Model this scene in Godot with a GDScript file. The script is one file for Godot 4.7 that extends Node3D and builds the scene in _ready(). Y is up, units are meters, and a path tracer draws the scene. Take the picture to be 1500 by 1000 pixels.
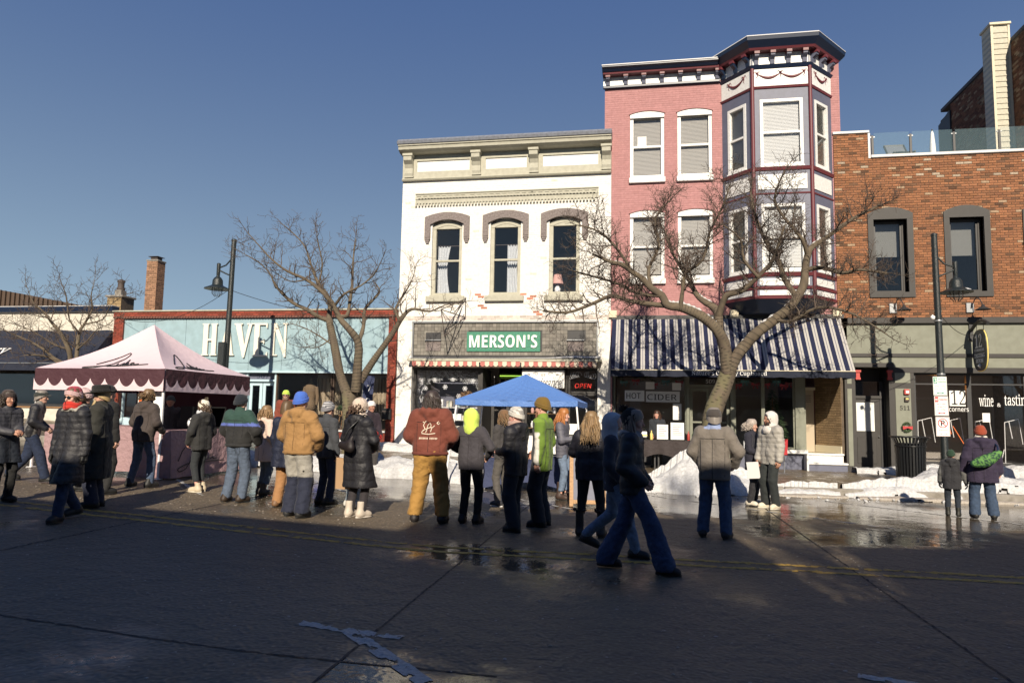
extends Node3D
# A winter street: a row of old shopfronts in low sun, market tents, a queue of people on wet asphalt, shade from the houses opposite.
# Axes: x along the fronts, y up, z out from the fronts to the street (fronts stand at z = 0, camera at z = 21.9).

var rng := RandomNumberGenerator.new()
var names := {}
var M := {}

func _ready() -> void:
	var cam := Camera3D.new()
	cam.name = "camera"
	var psi := deg_to_rad(10.36)
	var th := deg_to_rad(5.61)
	var ro := deg_to_rad(1.02)
	var w := Vector3(-sin(psi) * cos(th), sin(th), -cos(psi) * cos(th))
	var r := Vector3(cos(psi), 0, -sin(psi))
	var u := r.cross(w)
	cam.transform = Transform3D(Basis(r * cos(ro) + u * sin(ro), u * cos(ro) - r * sin(ro), -w), Vector3(0, 1.65, 21.9))
	cam.fov = rad_to_deg(2 * atan(500.0 / 1050.0))
	cam.near = 0.1
	cam.far = 400.0
	add_child(cam)
	cam.current = true
	var sun := DirectionalLight3D.new()
	sun.name = "sun"
	sun.light_energy = 1.6
	sun.light_color = Color(1.0, 0.945, 0.86)
	sun.light_angular_distance = 0.5
	sun.shadow_enabled = true
	add_child(sun)
	sun.look_at_from_position(Vector3(0.146, 0.55, 1.0) * 50, Vector3.ZERO)
	var sky := ProceduralSkyMaterial.new()
	sky.sky_top_color = lin(0.036, 0.078, 0.210)
	sky.sky_horizon_color = lin(0.325, 0.445, 0.51)
	sky.sky_curve = 0.171
	sky.ground_horizon_color = lin(0.16, 0.19, 0.22)
	sky.ground_bottom_color = lin(0.05, 0.05, 0.05)
	sky.sun_angle_max = 1.0
	var env := Environment.new()
	env.background_mode = Environment.BG_SKY
	env.sky = Sky.new()
	env.sky.sky_material = sky
	env.tonemap_mode = Environment.TONE_MAPPER_LINEAR
	env.tonemap_exposure = 1.38
	env.sdfgi_enabled = true
	env.ssao_enabled = true
	env.ssil_enabled = true
	var we := WorldEnvironment.new()
	we.environment = env
	add_child(we)
	rng.seed = 20240211
	make_materials()
	make_ground()
	make_opposite_side()
	make_jeweller()
	make_blue_shop()
	make_white_building()
	make_pink_building()
	make_brick_building()
	make_trees()
	make_snow()
	make_tents()
	make_street_furniture()
	make_shop_goods()
	make_people()

# ---------------------------------------------------------------- small tools
func lin(a: float, b: float, c: float) -> Color:
	return Color(a, b, c).linear_to_srgb()

func gy(x: float) -> float:   # the street climbs gently towards -x
	var t := clampf(-2.2 - x, 0.0, 24.0)
	return 0.052 * (t - 0.5 * (1.0 - exp(-t / 0.5)))

class MB:
	var v := PackedVector3Array()
	var n := PackedVector3Array()
	var c := PackedColorArray()
	var i := PackedInt32Array()
	var col := Color(1, 1, 1)
	var uv := PackedVector2Array()
	func tri(a: Vector3, b: Vector3, d: Vector3, m: Vector3) -> void:
		var k := v.size()
		if (b - a).cross(d - a).dot(m) > 0.0:
			var s := b
			b = d
			d = s
		v.append_array(PackedVector3Array([a, b, d]))
		n.append_array(PackedVector3Array([m, m, m]))
		c.append_array(PackedColorArray([col, col, col]))
		i.append_array(PackedInt32Array([k, k + 1, k + 2]))
	func quad(a: Vector3, b: Vector3, d: Vector3, e: Vector3, m: Vector3) -> void:
		var k := v.size()
		v.append_array(PackedVector3Array([a, b, d, e]))
		n.append_array(PackedVector3Array([m, m, m, m]))
		c.append_array(PackedColorArray([col, col, col, col]))
		if (b - a).cross(d - a).dot(m) > 0.0:
			i.append_array(PackedInt32Array([k, k + 2, k + 1, k, k + 3, k + 2]))
		else:
			i.append_array(PackedInt32Array([k, k + 1, k + 2, k, k + 2, k + 3]))
	func flat(a: Vector3, b: Vector3, d: Vector3, e: Vector3, out: Vector3) -> void:
		var m := (b - a).cross(d - a)
		if m.length() < 1e-12:
			m = (d - a).cross(e - a)
		m = m.normalized()
		if m.dot(out) < 0:
			m = -m
		quad(a, b, d, e, m)
	func bb(lo: Vector3, hi: Vector3) -> void:
		var a := lo
		var b := Vector3(hi.x, lo.y, lo.z)
		var d := Vector3(hi.x, hi.y, lo.z)
		var e := Vector3(lo.x, hi.y, lo.z)
		var f := Vector3(lo.x, lo.y, hi.z)
		var g := Vector3(hi.x, lo.y, hi.z)
		var h := hi
		var j := Vector3(lo.x, hi.y, hi.z)
		quad(f, g, h, j, Vector3(0, 0, 1))
		quad(a, b, d, e, Vector3(0, 0, -1))
		quad(a, f, j, e, Vector3(-1, 0, 0))
		quad(b, g, h, d, Vector3(1, 0, 0))
		quad(e, d, h, j, Vector3(0, 1, 0))
		quad(a, b, g, f, Vector3(0, -1, 0))
	func x(x0: float, x1: float, y0: float, y1: float, z0: float, z1: float) -> void:
		bb(Vector3(x0, y0, z0), Vector3(x1, y1, z1))
	func cham(x0: float, x1: float, y0: float, y1: float, z0: float, z1: float, k: float) -> void:
		var lo := Vector3(x0, y0, z0)
		var hi := Vector3(x1, y1, z1)
		var ax := [Vector3(1, 0, 0), Vector3(0, 1, 0), Vector3(0, 0, 1)]
		var ce := (lo + hi) / 2
		var h := (hi - lo) / 2
		k = minf(k, minf(h.x, minf(h.y, h.z)) * 0.9)
		for q in 3:
			var a: Vector3 = ax[q]
			var b: Vector3 = ax[(q + 1) % 3]
			var d: Vector3 = ax[(q + 2) % 3]
			var hb := h[(q + 1) % 3]
			var hd := h[(q + 2) % 3]
			for s in [-1.0, 1.0]:
				var o: Vector3 = ce + a * h[q] * s
				quad(o - b * (hb - k) - d * (hd - k), o + b * (hb - k) - d * (hd - k), o + b * (hb - k) + d * (hd - k), o - b * (hb - k) + d * (hd - k), a * s)
				for t in [-1.0, 1.0]:
					var p: Vector3 = ce + b * s * hb + d * t * (hd - k)
					var p2: Vector3 = ce + b * s * (hb - k) + d * t * hd
					var e: Vector3 = a * (h[q] - k)
					quad(p - e, p + e, p2 + e, p2 - e, (b * s + d * t).normalized())
		for sx in [-1.0, 1.0]:
			for sy in [-1.0, 1.0]:
				for sz in [-1.0, 1.0]:
					tri(ce + Vector3(sx * h.x, sy * (h.y - k), sz * (h.z - k)), ce + Vector3(sx * (h.x - k), sy * h.y, sz * (h.z - k)), ce + Vector3(sx * (h.x - k), sy * (h.y - k), sz * h.z), Vector3(sx, sy, sz).normalized())
	func beam(a: Vector3, b: Vector3, wx: float, wy: float, up := Vector3.UP) -> void:
		var d := (b - a).normalized()
		if absf(d.dot(up)) > 0.98:
			up = Vector3(0, 0, 1)
		var s := d.cross(up).normalized() * wx / 2
		var t := s.cross(d).normalized() * wy / 2
		for q in [[s, t, -t], [-s, t, -t], [t, s, -s], [-t, s, -s]]:
			quad(a + q[0] + q[1], b + q[0] + q[1], b + q[0] + q[2], a + q[0] + q[2], q[0].normalized())
		quad(a + s + t, a - s + t, a - s - t, a + s - t, -d)
		quad(b + s + t, b - s + t, b - s - t, b + s - t, d)
	func tube(p: PackedVector3Array, r: PackedFloat32Array, sides: int, caps := true) -> void:
		var k := v.size()
		var up := Vector3(0, 0, 1)
		var ref := Vector3.ZERO
		var m := p.size()
		for a in m:
			var t := (p[mini(a + 1, m - 1)] - p[maxi(a - 1, 0)]).normalized()
			if t == Vector3.ZERO:
				t = Vector3.UP
			if ref == Vector3.ZERO:
				ref = t.cross(up if absf(t.z) < 0.9 else Vector3.UP).normalized()
			else:
				ref = (ref - t * ref.dot(t)).normalized()
			var w := t.cross(ref)
			for s in sides:
				var g := TAU * s / sides
				var nn := ref * cos(g) + w * sin(g)
				v.append(p[a] + nn * r[a])
				n.append(nn)
				c.append(col)
		for a in m - 1:
			for s in sides:
				var q0 := k + a * sides + s
				var q1 := k + a * sides + (s + 1) % sides
				i.append_array(PackedInt32Array([q0, q0 + sides, q1, q1, q0 + sides, q1 + sides]))
		if caps:
			for e in 2:
				var b := 0 if e == 0 else m - 1
				if r[b] < 0.0015:
					continue
				var t := (p[0] - p[1]).normalized() if e == 0 else (p[m - 1] - p[m - 2]).normalized()
				for s in sides - 2:
					tri(v[k + b * sides], v[k + b * sides + s + 1], v[k + b * sides + s + 2], t)
	func rod(a: Vector3, b: Vector3, r0: float, r1 := -1.0, sides := 8) -> void:
		tube(PackedVector3Array([a, b]), PackedFloat32Array([r0, r0 if r1 < 0 else r1]), sides)
	func lathe(prof: Array, at: Vector3, sides := 20, bas := Basis()) -> void:
		var k := v.size()
		var m := prof.size()
		for a in m:
			var t: Vector2 = prof[mini(a + 1, m - 1)] - prof[maxi(a - 1, 0)]
			var nr := Vector2(t.y, -t.x).normalized()
			for s in sides:
				var g := TAU * s / sides
				v.append(at + bas * Vector3(prof[a].x * cos(g), prof[a].y, prof[a].x * sin(g)))
				n.append((bas * Vector3(nr.x * cos(g), nr.y, nr.x * sin(g))).normalized())
				c.append(col)
		for a in m - 1:
			for s in sides:
				var q0 := k + a * sides + s
				var q1 := k + a * sides + (s + 1) % sides
				i.append_array(PackedInt32Array([q0, q1, q0 + sides, q1, q1 + sides, q0 + sides]))
	func prism(poly: PackedVector2Array, z0: float, z1: float, t := Transform3D()) -> void:
		var ix := Geometry2D.triangulate_polygon(poly)
		for z in [z0, z1]:
			var m: Vector3 = t.basis * Vector3(0, 0, 1.0 if z == z1 else -1.0)
			for a in range(0, ix.size(), 3):
				tri(t * Vector3(poly[ix[a]].x, poly[ix[a]].y, z), t * Vector3(poly[ix[a + 1]].x, poly[ix[a + 1]].y, z), t * Vector3(poly[ix[a + 2]].x, poly[ix[a + 2]].y, z), m.normalized())
		var ccw := not Geometry2D.is_polygon_clockwise(poly)
		for a in poly.size():
			var p := poly[a]
			var q := poly[(a + 1) % poly.size()]
			var e := q - p
			var o := Vector2(e.y, -e.x).normalized()
			if not ccw:
				o = -o
			quad(t * Vector3(p.x, p.y, z0), t * Vector3(q.x, q.y, z0), t * Vector3(q.x, q.y, z1), t * Vector3(p.x, p.y, z1), (t.basis * Vector3(o.x, o.y, 0)).normalized())
	func add(o: MB, t := Transform3D(), tint = null) -> void:
		var k := v.size()
		v.append_array(t * o.v)
		for a in o.n:
			n.append((t.basis * a).normalized())
		if tint != null:
			for a in o.c.size():
				c.append(tint)
		else:
			c.append_array(o.c)
		for a in o.i:
			i.append(a + k)
	func grid(nu: int, nv: int, f: Callable, out := Vector3.UP) -> void:
		var k := v.size()
		var pts := PackedVector3Array()
		for b in nv + 1:
			for a in nu + 1:
				pts.append(f.call(float(a) / nu, float(b) / nv))
		for b in nv + 1:
			for a in nu + 1:
				var du := pts[b * (nu + 1) + mini(a + 1, nu)] - pts[b * (nu + 1) + maxi(a - 1, 0)]
				var dv := pts[mini(b + 1, nv) * (nu + 1) + a] - pts[maxi(b - 1, 0) * (nu + 1) + a]
				var m := du.cross(dv)
				m = m.normalized() if m.length() > 1e-12 else out
				n.append(m if m.dot(out) >= 0 else -m)
				c.append(col)
		v.append_array(pts)
		for b in nv:
			for a in nu:
				var q := k + b * (nu + 1) + a
				if (pts[q - k + 1] - pts[q - k]).cross(pts[q - k + nu + 1] - pts[q - k]).dot(out) > 0:
					i.append_array(PackedInt32Array([q, q + nu + 1, q + 1, q + 1, q + nu + 1, q + nu + 2]))
				else:
					i.append_array(PackedInt32Array([q, q + 1, q + nu + 1, q + 1, q + nu + 2, q + nu + 1]))
	func mesh() -> ArrayMesh:
		var a := []
		a.resize(Mesh.ARRAY_MAX)
		a[Mesh.ARRAY_VERTEX] = v
		a[Mesh.ARRAY_NORMAL] = n
		a[Mesh.ARRAY_COLOR] = c
		if uv.size() == v.size():
			a[Mesh.ARRAY_TEX_UV] = uv
		a[Mesh.ARRAY_INDEX] = i
		var m := ArrayMesh.new()
		m.add_surface_from_arrays(Mesh.PRIMITIVE_TRIANGLES, a)
		return m

func numbered(called: String) -> String:
	var k: int = names.get(called, 0)
	names[called] = k + 1
	return called if k == 0 else "%s_%03d" % [called, k]

func tag(o: Node, label: String, category := "", group := "", kind := "") -> void:
	if label:
		o.set_meta("label", label)
	if category:
		o.set_meta("category", category)
	if group:
		o.set_meta("group", group)
	if kind:
		o.set_meta("kind", kind)

func thing(called: String, label: String, category: String, at := Vector3.ZERO, turn := 0.0, group := "") -> Node3D:
	var o := Node3D.new()
	o.name = numbered(called)
	add_child(o)
	o.position = at
	o.rotation.y = turn
	tag(o, label, category, group)
	return o

func part(mb, called: String, m: Material, parent: Node3D) -> MeshInstance3D:
	var o := MeshInstance3D.new()
	o.mesh = mb.mesh() if mb is MB else mb
	o.name = called
	o.material_override = m
	parent.add_child(o, true)
	return o

func wpart(mb, called: String, m: Material, parent: Node3D) -> MeshInstance3D:
	var o := part(mb, called, m, parent)
	if parent is not MeshInstance3D:
		o.position = -parent.position
	return o

func lone(mb, called: String, m: Material, label: String, category: String, group := "", kind := "") -> MeshInstance3D:
	var o := part(mb, numbered(called), m, self)
	tag(o, label, category, group, kind)
	return o

func copy(o: Node3D, at: Vector3, turn: float, label := "") -> Node3D:
	var q := o.duplicate()
	q.name = numbered(String(o.name).rstrip("0123456789").trim_suffix("_"))
	add_child(q)
	q.position = at
	q.rotation.y = turn
	if label:
		q.set_meta("label", label)
	return q

func bx(x0: float, x1: float, y0: float, y1: float, z0: float, z1: float, k := 0.0) -> MB:
	var b := MB.new()
	if k > 0:
		b.cham(x0, x1, y0, y1, z0, z1, k)
	else:
		b.x(x0, x1, y0, y1, z0, z1)
	return b

func words(s: String, at: Vector3, wide: float, high: float, m: Material, parent: Node3D, depth := 0.01, serif := false, bas := Basis(), called := "lettering", bold := 400, italic := false) -> MeshInstance3D:
	var t := TextMesh.new()
	var f := SystemFont.new()
	f.font_names = PackedStringArray(["Droid Serif" if serif else "Droid Sans"])
	f.font_weight = bold
	f.font_italic = italic
	t.font = f
	t.text = s
	t.font_size = 64
	t.pixel_size = 0.01
	t.depth = 0.1
	t.curve_step = 2.0
	var bounds := t.get_aabb()
	var o := part(t, called, m, parent)
	var sx := wide / bounds.size.x
	var sy := high / bounds.size.y if high > 0 else sx
	var base := at
	if parent is Node3D and parent is not MeshInstance3D:
		base = at - parent.position
	var c := bounds.get_center()
	o.transform = Transform3D(bas * Basis.from_scale(Vector3(sx, sy, depth / 0.1)), base - bas * Vector3(c.x * sx, c.y * sy, c.z * depth / 0.1))
	return o

func noise_tex(freq: float, size: int, lo: Color, hi: Color, seed_ := 1, oct := 4, mid := 0.5) -> NoiseTexture2D:
	var t := NoiseTexture2D.new()
	var f := FastNoiseLite.new()
	f.seed = seed_
	f.frequency = freq
	f.fractal_octaves = oct
	t.noise = f
	t.width = size
	t.height = size
	t.seamless = true
	var g := Gradient.new()
	g.set_color(0, lo)
	g.set_color(1, hi)
	g.add_point(mid, lo.lerp(hi, 0.5))
	t.color_ramp = g
	return t

func normal_tex(freq: float, size: int, strength: float, seed_ := 3, oct := 4) -> NoiseTexture2D:
	var t := NoiseTexture2D.new()
	var f := FastNoiseLite.new()
	f.seed = seed_
	f.frequency = freq
	f.fractal_octaves = oct
	t.noise = f
	t.width = size
	t.height = size
	t.seamless = true
	t.as_normal_map = true
	t.bump_strength = strength
	return t

func mat(key: String, a: float, b: float, c: float, rough := 0.8, o := {}) -> StandardMaterial3D:
	var m := StandardMaterial3D.new()
	m.resource_name = key
	m.albedo_color = lin(a, b, c)
	m.roughness = rough
	if o.get("vc", false):
		m.vertex_color_use_as_albedo = true
		m.albedo_color = Color.WHITE
	if o.has("metal"):
		m.metallic = o.metal
	if o.has("grain"):
		m.albedo_texture = M_tex["grain%d" % int(o.get("g", 0))]
		m.uv1_triplanar = true
		m.uv1_world_triplanar = o.get("world", true)
		m.uv1_scale = Vector3.ONE * o.get("scale", 0.7)
	if o.has("bump"):
		m.normal_enabled = true
		m.normal_texture = M_tex["bump%d" % int(o.get("b", 0))]
		m.normal_scale = o.bump
		m.uv1_triplanar = true
		m.uv1_world_triplanar = o.get("world", true)
		m.uv1_scale = Vector3.ONE * o.get("scale", 0.7)
	if o.has("spec"):
		m.metallic_specular = o.spec
	if o.has("rim"):
		m.rim_enabled = true
		m.rim = o.rim
		m.rim_tint = 0.6
	if o.has("back"):
		m.backlight_enabled = true
		m.backlight = o.back
	if o.has("coat"):
		m.clearcoat_enabled = true
		m.clearcoat = o.coat
		m.clearcoat_roughness = 0.1
	if o.has("emit"):
		m.emission_enabled = true
		m.emission = lin(a, b, c)
		m.emission_energy_multiplier = o.emit
	M[key] = m
	return m

var M_tex := {}

func make_materials() -> void:
	M_tex["grain0"] = noise_tex(0.012, 512, Color(0.91, 0.905, 0.895), Color(1, 1, 1), 5, 5)
	M_tex["grain1"] = noise_tex(0.02, 512, Color(0.74, 0.725, 0.70), Color(1, 1, 1), 9, 6, 0.42)
	M_tex["grain2"] = noise_tex(0.05, 256, Color(0.86, 0.86, 0.86), Color(1, 1, 1), 17, 3)
	M_tex["bump0"] = normal_tex(0.06, 512, 6.0)
	M_tex["bump1"] = normal_tex(0.15, 256, 8.0, 21, 3)
	M_tex["bump2"] = normal_tex(0.02, 512, 10.0, 33, 5)
	mat("white_brick", 0.80, 0.79, 0.75, 0.85, {"vc": true, "bump": 0.5, "b": 0, "scale": 1.2, "grain": 1, "g": 0})
	mat("pink_brick", 0.5, 0.2, 0.18, 0.85, {"vc": true, "bump": 0.5, "b": 0, "scale": 1.2, "grain": 1, "g": 0})
	mat("raw_brick", 0.4, 0.2, 0.1, 0.92, {"vc": true, "bump": 0.9, "b": 0, "scale": 2.0, "grain": 1, "g": 1})
	mat("mortar_white", 0.66, 0.65, 0.62, 0.9)
	mat("mortar_pink", 0.34, 0.17, 0.17, 0.9)
	mat("mortar", 0.15, 0.115, 0.085, 0.95, {"grain": 1, "g": 1, "scale": 0.6})
	mat("mortar_red", 0.16, 0.07, 0.055, 0.95)
	mat("cream_trim", 0.43, 0.42, 0.345, 0.7, {"grain": 1, "g": 0, "scale": 0.9})
	mat("mauve_stone", 0.25, 0.215, 0.21, 0.9, {"grain": 1, "g": 1, "scale": 1.5, "bump": 0.5})
	mat("slate_roofing", 0.22, 0.24, 0.29, 0.6, {"grain": 1, "g": 1, "scale": 0.8})
	mat("white_paint", 0.80, 0.80, 0.78, 0.5, {"grain": 1, "g": 2, "scale": 1.0})
	mat("slate_paint", 0.118, 0.128, 0.185, 0.55, {"grain": 1, "g": 0, "scale": 0.8})
	mat("navy_paint", 0.010, 0.020, 0.048, 0.4)
	mat("burgundy_paint", 0.13, 0.028, 0.036, 0.5)
	mat("taupe_paint", 0.036, 0.033, 0.031, 0.6, {"grain": 1, "g": 0, "scale": 0.8})
	mat("sage_paint", 0.215, 0.225, 0.18, 0.7, {"grain": 1, "g": 0, "scale": 0.5})
	mat("charcoal_paint", 0.03, 0.03, 0.032, 0.5)
	mat("blue_panel", 0.29, 0.42, 0.48, 0.6, {"grain": 1, "g": 0, "scale": 0.4})
	mat("cream_letter", 0.74, 0.70, 0.60, 0.6)
	mat("cream_wall", 0.60, 0.57, 0.50, 0.8, {"grain": 1, "g": 0, "scale": 0.5})
	mat("coping_metal", 0.55, 0.55, 0.55, 0.5)
	mat("red_paint", 0.42, 0.05, 0.04, 0.5)
	mat("tan_door", 0.40, 0.33, 0.24, 0.6)
	mat("pale_blue_paint", 0.42, 0.56, 0.62, 0.5)
	mat("grey_tile", 0.17, 0.16, 0.14, 0.7, {"vc": true})
	mat("wood", 0.30, 0.17, 0.08, 0.65, {"grain": 1, "g": 1, "scale": 2.0})
	mat("dark_wood", 0.07, 0.045, 0.03, 0.6)
	mat("interior", 0.30, 0.27, 0.24, 0.9)
	mat("shop_wall", 0.26, 0.24, 0.22, 0.9)
	mat("roof_felt", 0.08, 0.08, 0.085, 0.9)
	mat("concrete", 0.30, 0.28, 0.25, 0.85, {"grain": 1, "g": 1, "scale": 0.5})
	mat("siding", 0.50, 0.47, 0.37, 0.6, {"grain": 1, "g": 2, "scale": 0.8})
	mat("siding_trim", 0.58, 0.52, 0.38, 0.6)
	mat("black_metal", 0.012, 0.013, 0.014, 0.35, {"spec": 0.5})
	mat("post_paint", 0.016, 0.021, 0.022, 0.38, {"bump": 0.3, "b": 1, "scale": 3.0})
	mat("galvanised", 0.30, 0.31, 0.32, 0.4, {"metal": 0.6})
	mat("white_metal", 0.7, 0.7, 0.7, 0.35)
	mat("iron", 0.06, 0.045, 0.04, 0.7)
	mat("awning_cloth", 0.3, 0.3, 0.3, 0.9, {"vc": true, "back": lin(0.06, 0.06, 0.07)})
	mat("navy_canvas", 0.010, 0.014, 0.030, 0.85, {"bump": 0.4, "b": 2, "scale": 0.6})
	mat("valance_cloth", 0.3, 0.3, 0.3, 0.9, {"vc": true})
	mat("pink_canvas", 0.70, 0.56, 0.60, 0.75, {"back": lin(0.22, 0.16, 0.18), "bump": 0.25, "b": 2, "scale": 0.5})
	mat("plum_canvas", 0.055, 0.018, 0.026, 0.8, {"back": lin(0.01, 0.004, 0.006), "bump": 0.5, "b": 2, "scale": 0.6})
	mat("plum_lining", 0.055, 0.018, 0.028, 0.85)
	mat("pink_cloth", 0.31, 0.20, 0.21, 0.85, {"bump": 0.9, "b": 2, "scale": 0.8})
	mat("blue_canvas", 0.090, 0.20, 0.50, 0.6, {"back": lin(0.02, 0.05, 0.12), "bump": 0.6, "b": 2, "scale": 1.2})
	mat("navy_cloth", 0.035, 0.045, 0.10, 0.85, {"bump": 0.6, "b": 2, "scale": 0.8})
	mat("black_cloth", 0.045, 0.036, 0.036, 0.9, {"bump": 0.8, "b": 2, "scale": 0.9})
	mat("ink", 0.01, 0.01, 0.012, 0.6)
	mat("white_print", 0.78, 0.78, 0.76, 0.6)
	mat("paper", 0.74, 0.74, 0.72, 0.8)
	mat("sign_green", 0.05, 0.26, 0.17, 0.55, {"grain": 1, "g": 1, "scale": 1.6})
	mat("road_sign_green", 0.02, 0.24, 0.14, 0.4)
	mat("road_sign_red", 0.42, 0.03, 0.03, 0.4)
	mat("neon_red", 0.9, 0.06, 0.04, 0.4, {"emit": 0.55})
	mat("neon_green", 0.30, 0.62, 0.06, 0.5)
	mat("lamp_glow", 1.0, 0.55, 0.2, 0.4, {"emit": 2.0})
	mat("blind", 0.34, 0.33, 0.31, 0.6)
	mat("white_blind", 0.56, 0.57, 0.57, 0.6)
	mat("curtain", 0.55, 0.58, 0.62, 0.9, {"bump": 0.5, "b": 2, "scale": 1.0, "back": lin(0.1, 0.1, 0.1)})
	mat("shade_cloth", 0.66, 0.68, 0.66, 0.9)
	mat("lamp_pink", 0.62, 0.36, 0.33, 0.9)
	mat("striped_curtain", 0.3, 0.3, 0.3, 0.9, {"vc": true})
	mat("tweed", 0.17, 0.12, 0.075, 0.95, {"bump": 0.6, "b": 1, "scale": 4.0})
	mat("leaf_green", 0.045, 0.085, 0.03, 0.7)
	mat("ribbon_red", 0.40, 0.03, 0.035, 0.6)
	mat("ribbon_teal", 0.10, 0.27, 0.27, 0.6)
	mat("frost_white", 0.80, 0.82, 0.86, 0.6)
	mat("orange_plastic", 0.62, 0.13, 0.02, 0.5)
	mat("yellow_label", 0.72, 0.58, 0.18, 0.6)
	mat("red_box", 0.36, 0.05, 0.04, 0.5)
	mat("card_brown", 0.36, 0.23, 0.13, 0.85)
	mat("pine", 0.50, 0.30, 0.15, 0.65, {"grain": 1, "g": 1, "scale": 2.0})
	mat("skin", 1, 1, 1, 0.55, {"vc": true})
	mat("cloth", 1, 1, 1, 0.85, {"vc": true, "bump": 0.55, "b": 2, "scale": 1.3, "world": false, "rim": 0.15})
	mat("puffer", 1, 1, 1, 0.62, {"vc": true, "bump": 0.5, "b": 2, "scale": 1.5, "world": false})
	mat("denim", 1, 1, 1, 0.9, {"vc": true, "bump": 0.8, "b": 2, "scale": 1.5, "world": false, "grain": 1, "g": 1})
	mat("knit", 1, 1, 1, 0.95, {"vc": true, "bump": 0.7, "b": 1, "scale": 6.0, "world": false, "rim": 0.25})
	mat("hair", 1, 1, 1, 0.5, {"vc": true})
	mat("shoe", 1, 1, 1, 0.6, {"vc": true})
	mat("pale_print", 0.70, 0.60, 0.48, 0.8)
	mat("green_bag", 1, 1, 1, 0.8, {"vc": true})
	mat("snow", 0.64, 0.655, 0.68, 0.8, {"bump": 1.0, "b": 0, "scale": 1.6, "grain": 1, "g": 1})
	M.snow.subsurf_scatter_enabled = false
	mat("dirty_snow", 0.46, 0.42, 0.37, 0.8, {"bump": 0.9, "b": 0, "scale": 1.6, "grain": 1, "g": 1})
	mat("bark", 0.125, 0.10, 0.07, 0.95, {"vc": true, "bump": 1.2, "b": 0, "scale": 2.5})
	mat("twig", 0.075, 0.055, 0.045, 0.9, {"vc": true})
	mat("wire", 0.02, 0.02, 0.018, 0.7)
	mat("yellow_line", 0.58, 0.37, 0.08, 0.75, {"grain": 1, "g": 1, "scale": 2.5})
	mat("white_line", 0.46, 0.46, 0.45, 0.7, {"grain": 1, "g": 1, "scale": 2.5})
	mat("tar", 0.010, 0.010, 0.011, 0.7)
	var g := mat("glass", 0.55, 0.6, 0.62, 0.02)
	g.transparency = BaseMaterial3D.TRANSPARENCY_ALPHA
	g.albedo_color = Color(0.30, 0.34, 0.36, 0.02)
	g.metallic_specular = 0.8
	g = mat("dark_glass", 0.1, 0.12, 0.14, 0.02)
	g.transparency = BaseMaterial3D.TRANSPARENCY_ALPHA
	g.albedo_color = Color(0.05, 0.06, 0.08, 0.30)
	g.metallic_specular = 0.75
	g = mat("rail_glass", 0.5, 0.6, 0.6, 0.03)
	g.transparency = BaseMaterial3D.TRANSPARENCY_ALPHA
	g.albedo_color = Color(0.6, 0.72, 0.72, 0.07)

func holed(x0: float, x1: float, y0: float, y1: float, z0: float, z1: float, holes: Array) -> MB:
	var b := MB.new()
	var xs := [x0, x1]
	for h in holes:
		for q in [h.position.x, h.end.x]:
			if q > x0 and q < x1 and not xs.has(q):
				xs.append(q)
	xs.sort()
	for k in xs.size() - 1:
		var mid: float = (xs[k] + xs[k + 1]) / 2
		var cuts := []
		for h in holes:
			if h.position.x < mid and h.end.x > mid:
				cuts.append([h.position.y, h.end.y])
		cuts.sort_custom(func(p, q): return p[0] < q[0])
		var y := y0
		for cu in cuts:
			if cu[0] > y:
				b.x(xs[k], xs[k + 1], y, minf(cu[0], y1), z0, z1)
			y = maxf(y, cu[1])
		if y < y1:
			b.x(xs[k], xs[k + 1], y, y1, z0, z1)
	return b

func bricks(x0: float, x1: float, y0: float, y1: float, zf: float, depth: float, holes: Array, tone: Callable, t := Transform3D(), bl := 0.215, bh := 0.0675, jt := 0.011, seed_ := 1) -> MB:
	var b := MB.new()
	var r := RandomNumberGenerator.new()
	r.seed = seed_
	var row := 0
	var y := y0
	while y < y1 - 0.01:
		var ye := minf(y + bh, y1)
		var cuts := []
		for h in holes:
			if h.position.y < ye - 0.004 and h.end.y > y + 0.004:
				cuts.append([h.position.x, h.end.x])
		cuts.sort_custom(func(p, q): return p[0] < q[0])
		var spans := []
		var xa := x0
		for cu in cuts:
			if cu[0] > xa + 0.03:
				spans.append([xa, cu[0]])
			xa = maxf(xa, cu[1])
		if xa < x1 - 0.03:
			spans.append([xa, x1])
		for s in spans:
			var k := floorf((s[0] - x0) / (bl + jt)) - 1
			while true:
				var a: float = x0 + k * (bl + jt) + (bl * 0.5 if row % 2 else 0.0)
				k += 1
				if a >= s[1]:
					break
				var a0 := maxf(a, s[0])
				var a1 := minf(a + bl, s[1])
				if a1 - a0 < 0.03:
					continue
				var zz := zf + r.randf_range(-0.25, 0.25) * depth
				var tn = tone.call(a0, y, r)
				if tn == null:
					continue
				b.col = tn
				var dy := r.randf_range(-0.002, 0.002)
				var p := [t * Vector3(a0, y + dy, zz), t * Vector3(a1, y - dy, zz), t * Vector3(a1, ye - dy, zz), t * Vector3(a0, ye + dy, zz)]
				var bk: Vector3 = t.basis * Vector3(0, 0, -depth * 1.4)
				b.quad(p[0], p[1], p[2], p[3], t.basis.z)
				b.quad(p[0], p[1], p[1] + bk, p[0] + bk, -t.basis.y)
				b.quad(p[3], p[2], p[2] + bk, p[3] + bk, t.basis.y)
				b.quad(p[0], p[3], p[3] + bk, p[0] + bk, -t.basis.x)
				b.quad(p[1], p[2], p[2] + bk, p[1] + bk, t.basis.x)
		y += bh + jt
		row += 1
	return b

func arc_band(x0: float, x1: float, y_end: float, y_mid: float, k := 12) -> PackedVector2Array:
	var out := PackedVector2Array()
	for a in k + 1:
		var u := float(a) / k
		out.append(Vector2(lerpf(x0, x1, u), y_end + (y_mid - y_end) * (1.0 - pow(2 * u - 1, 2))))
	return out

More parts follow.
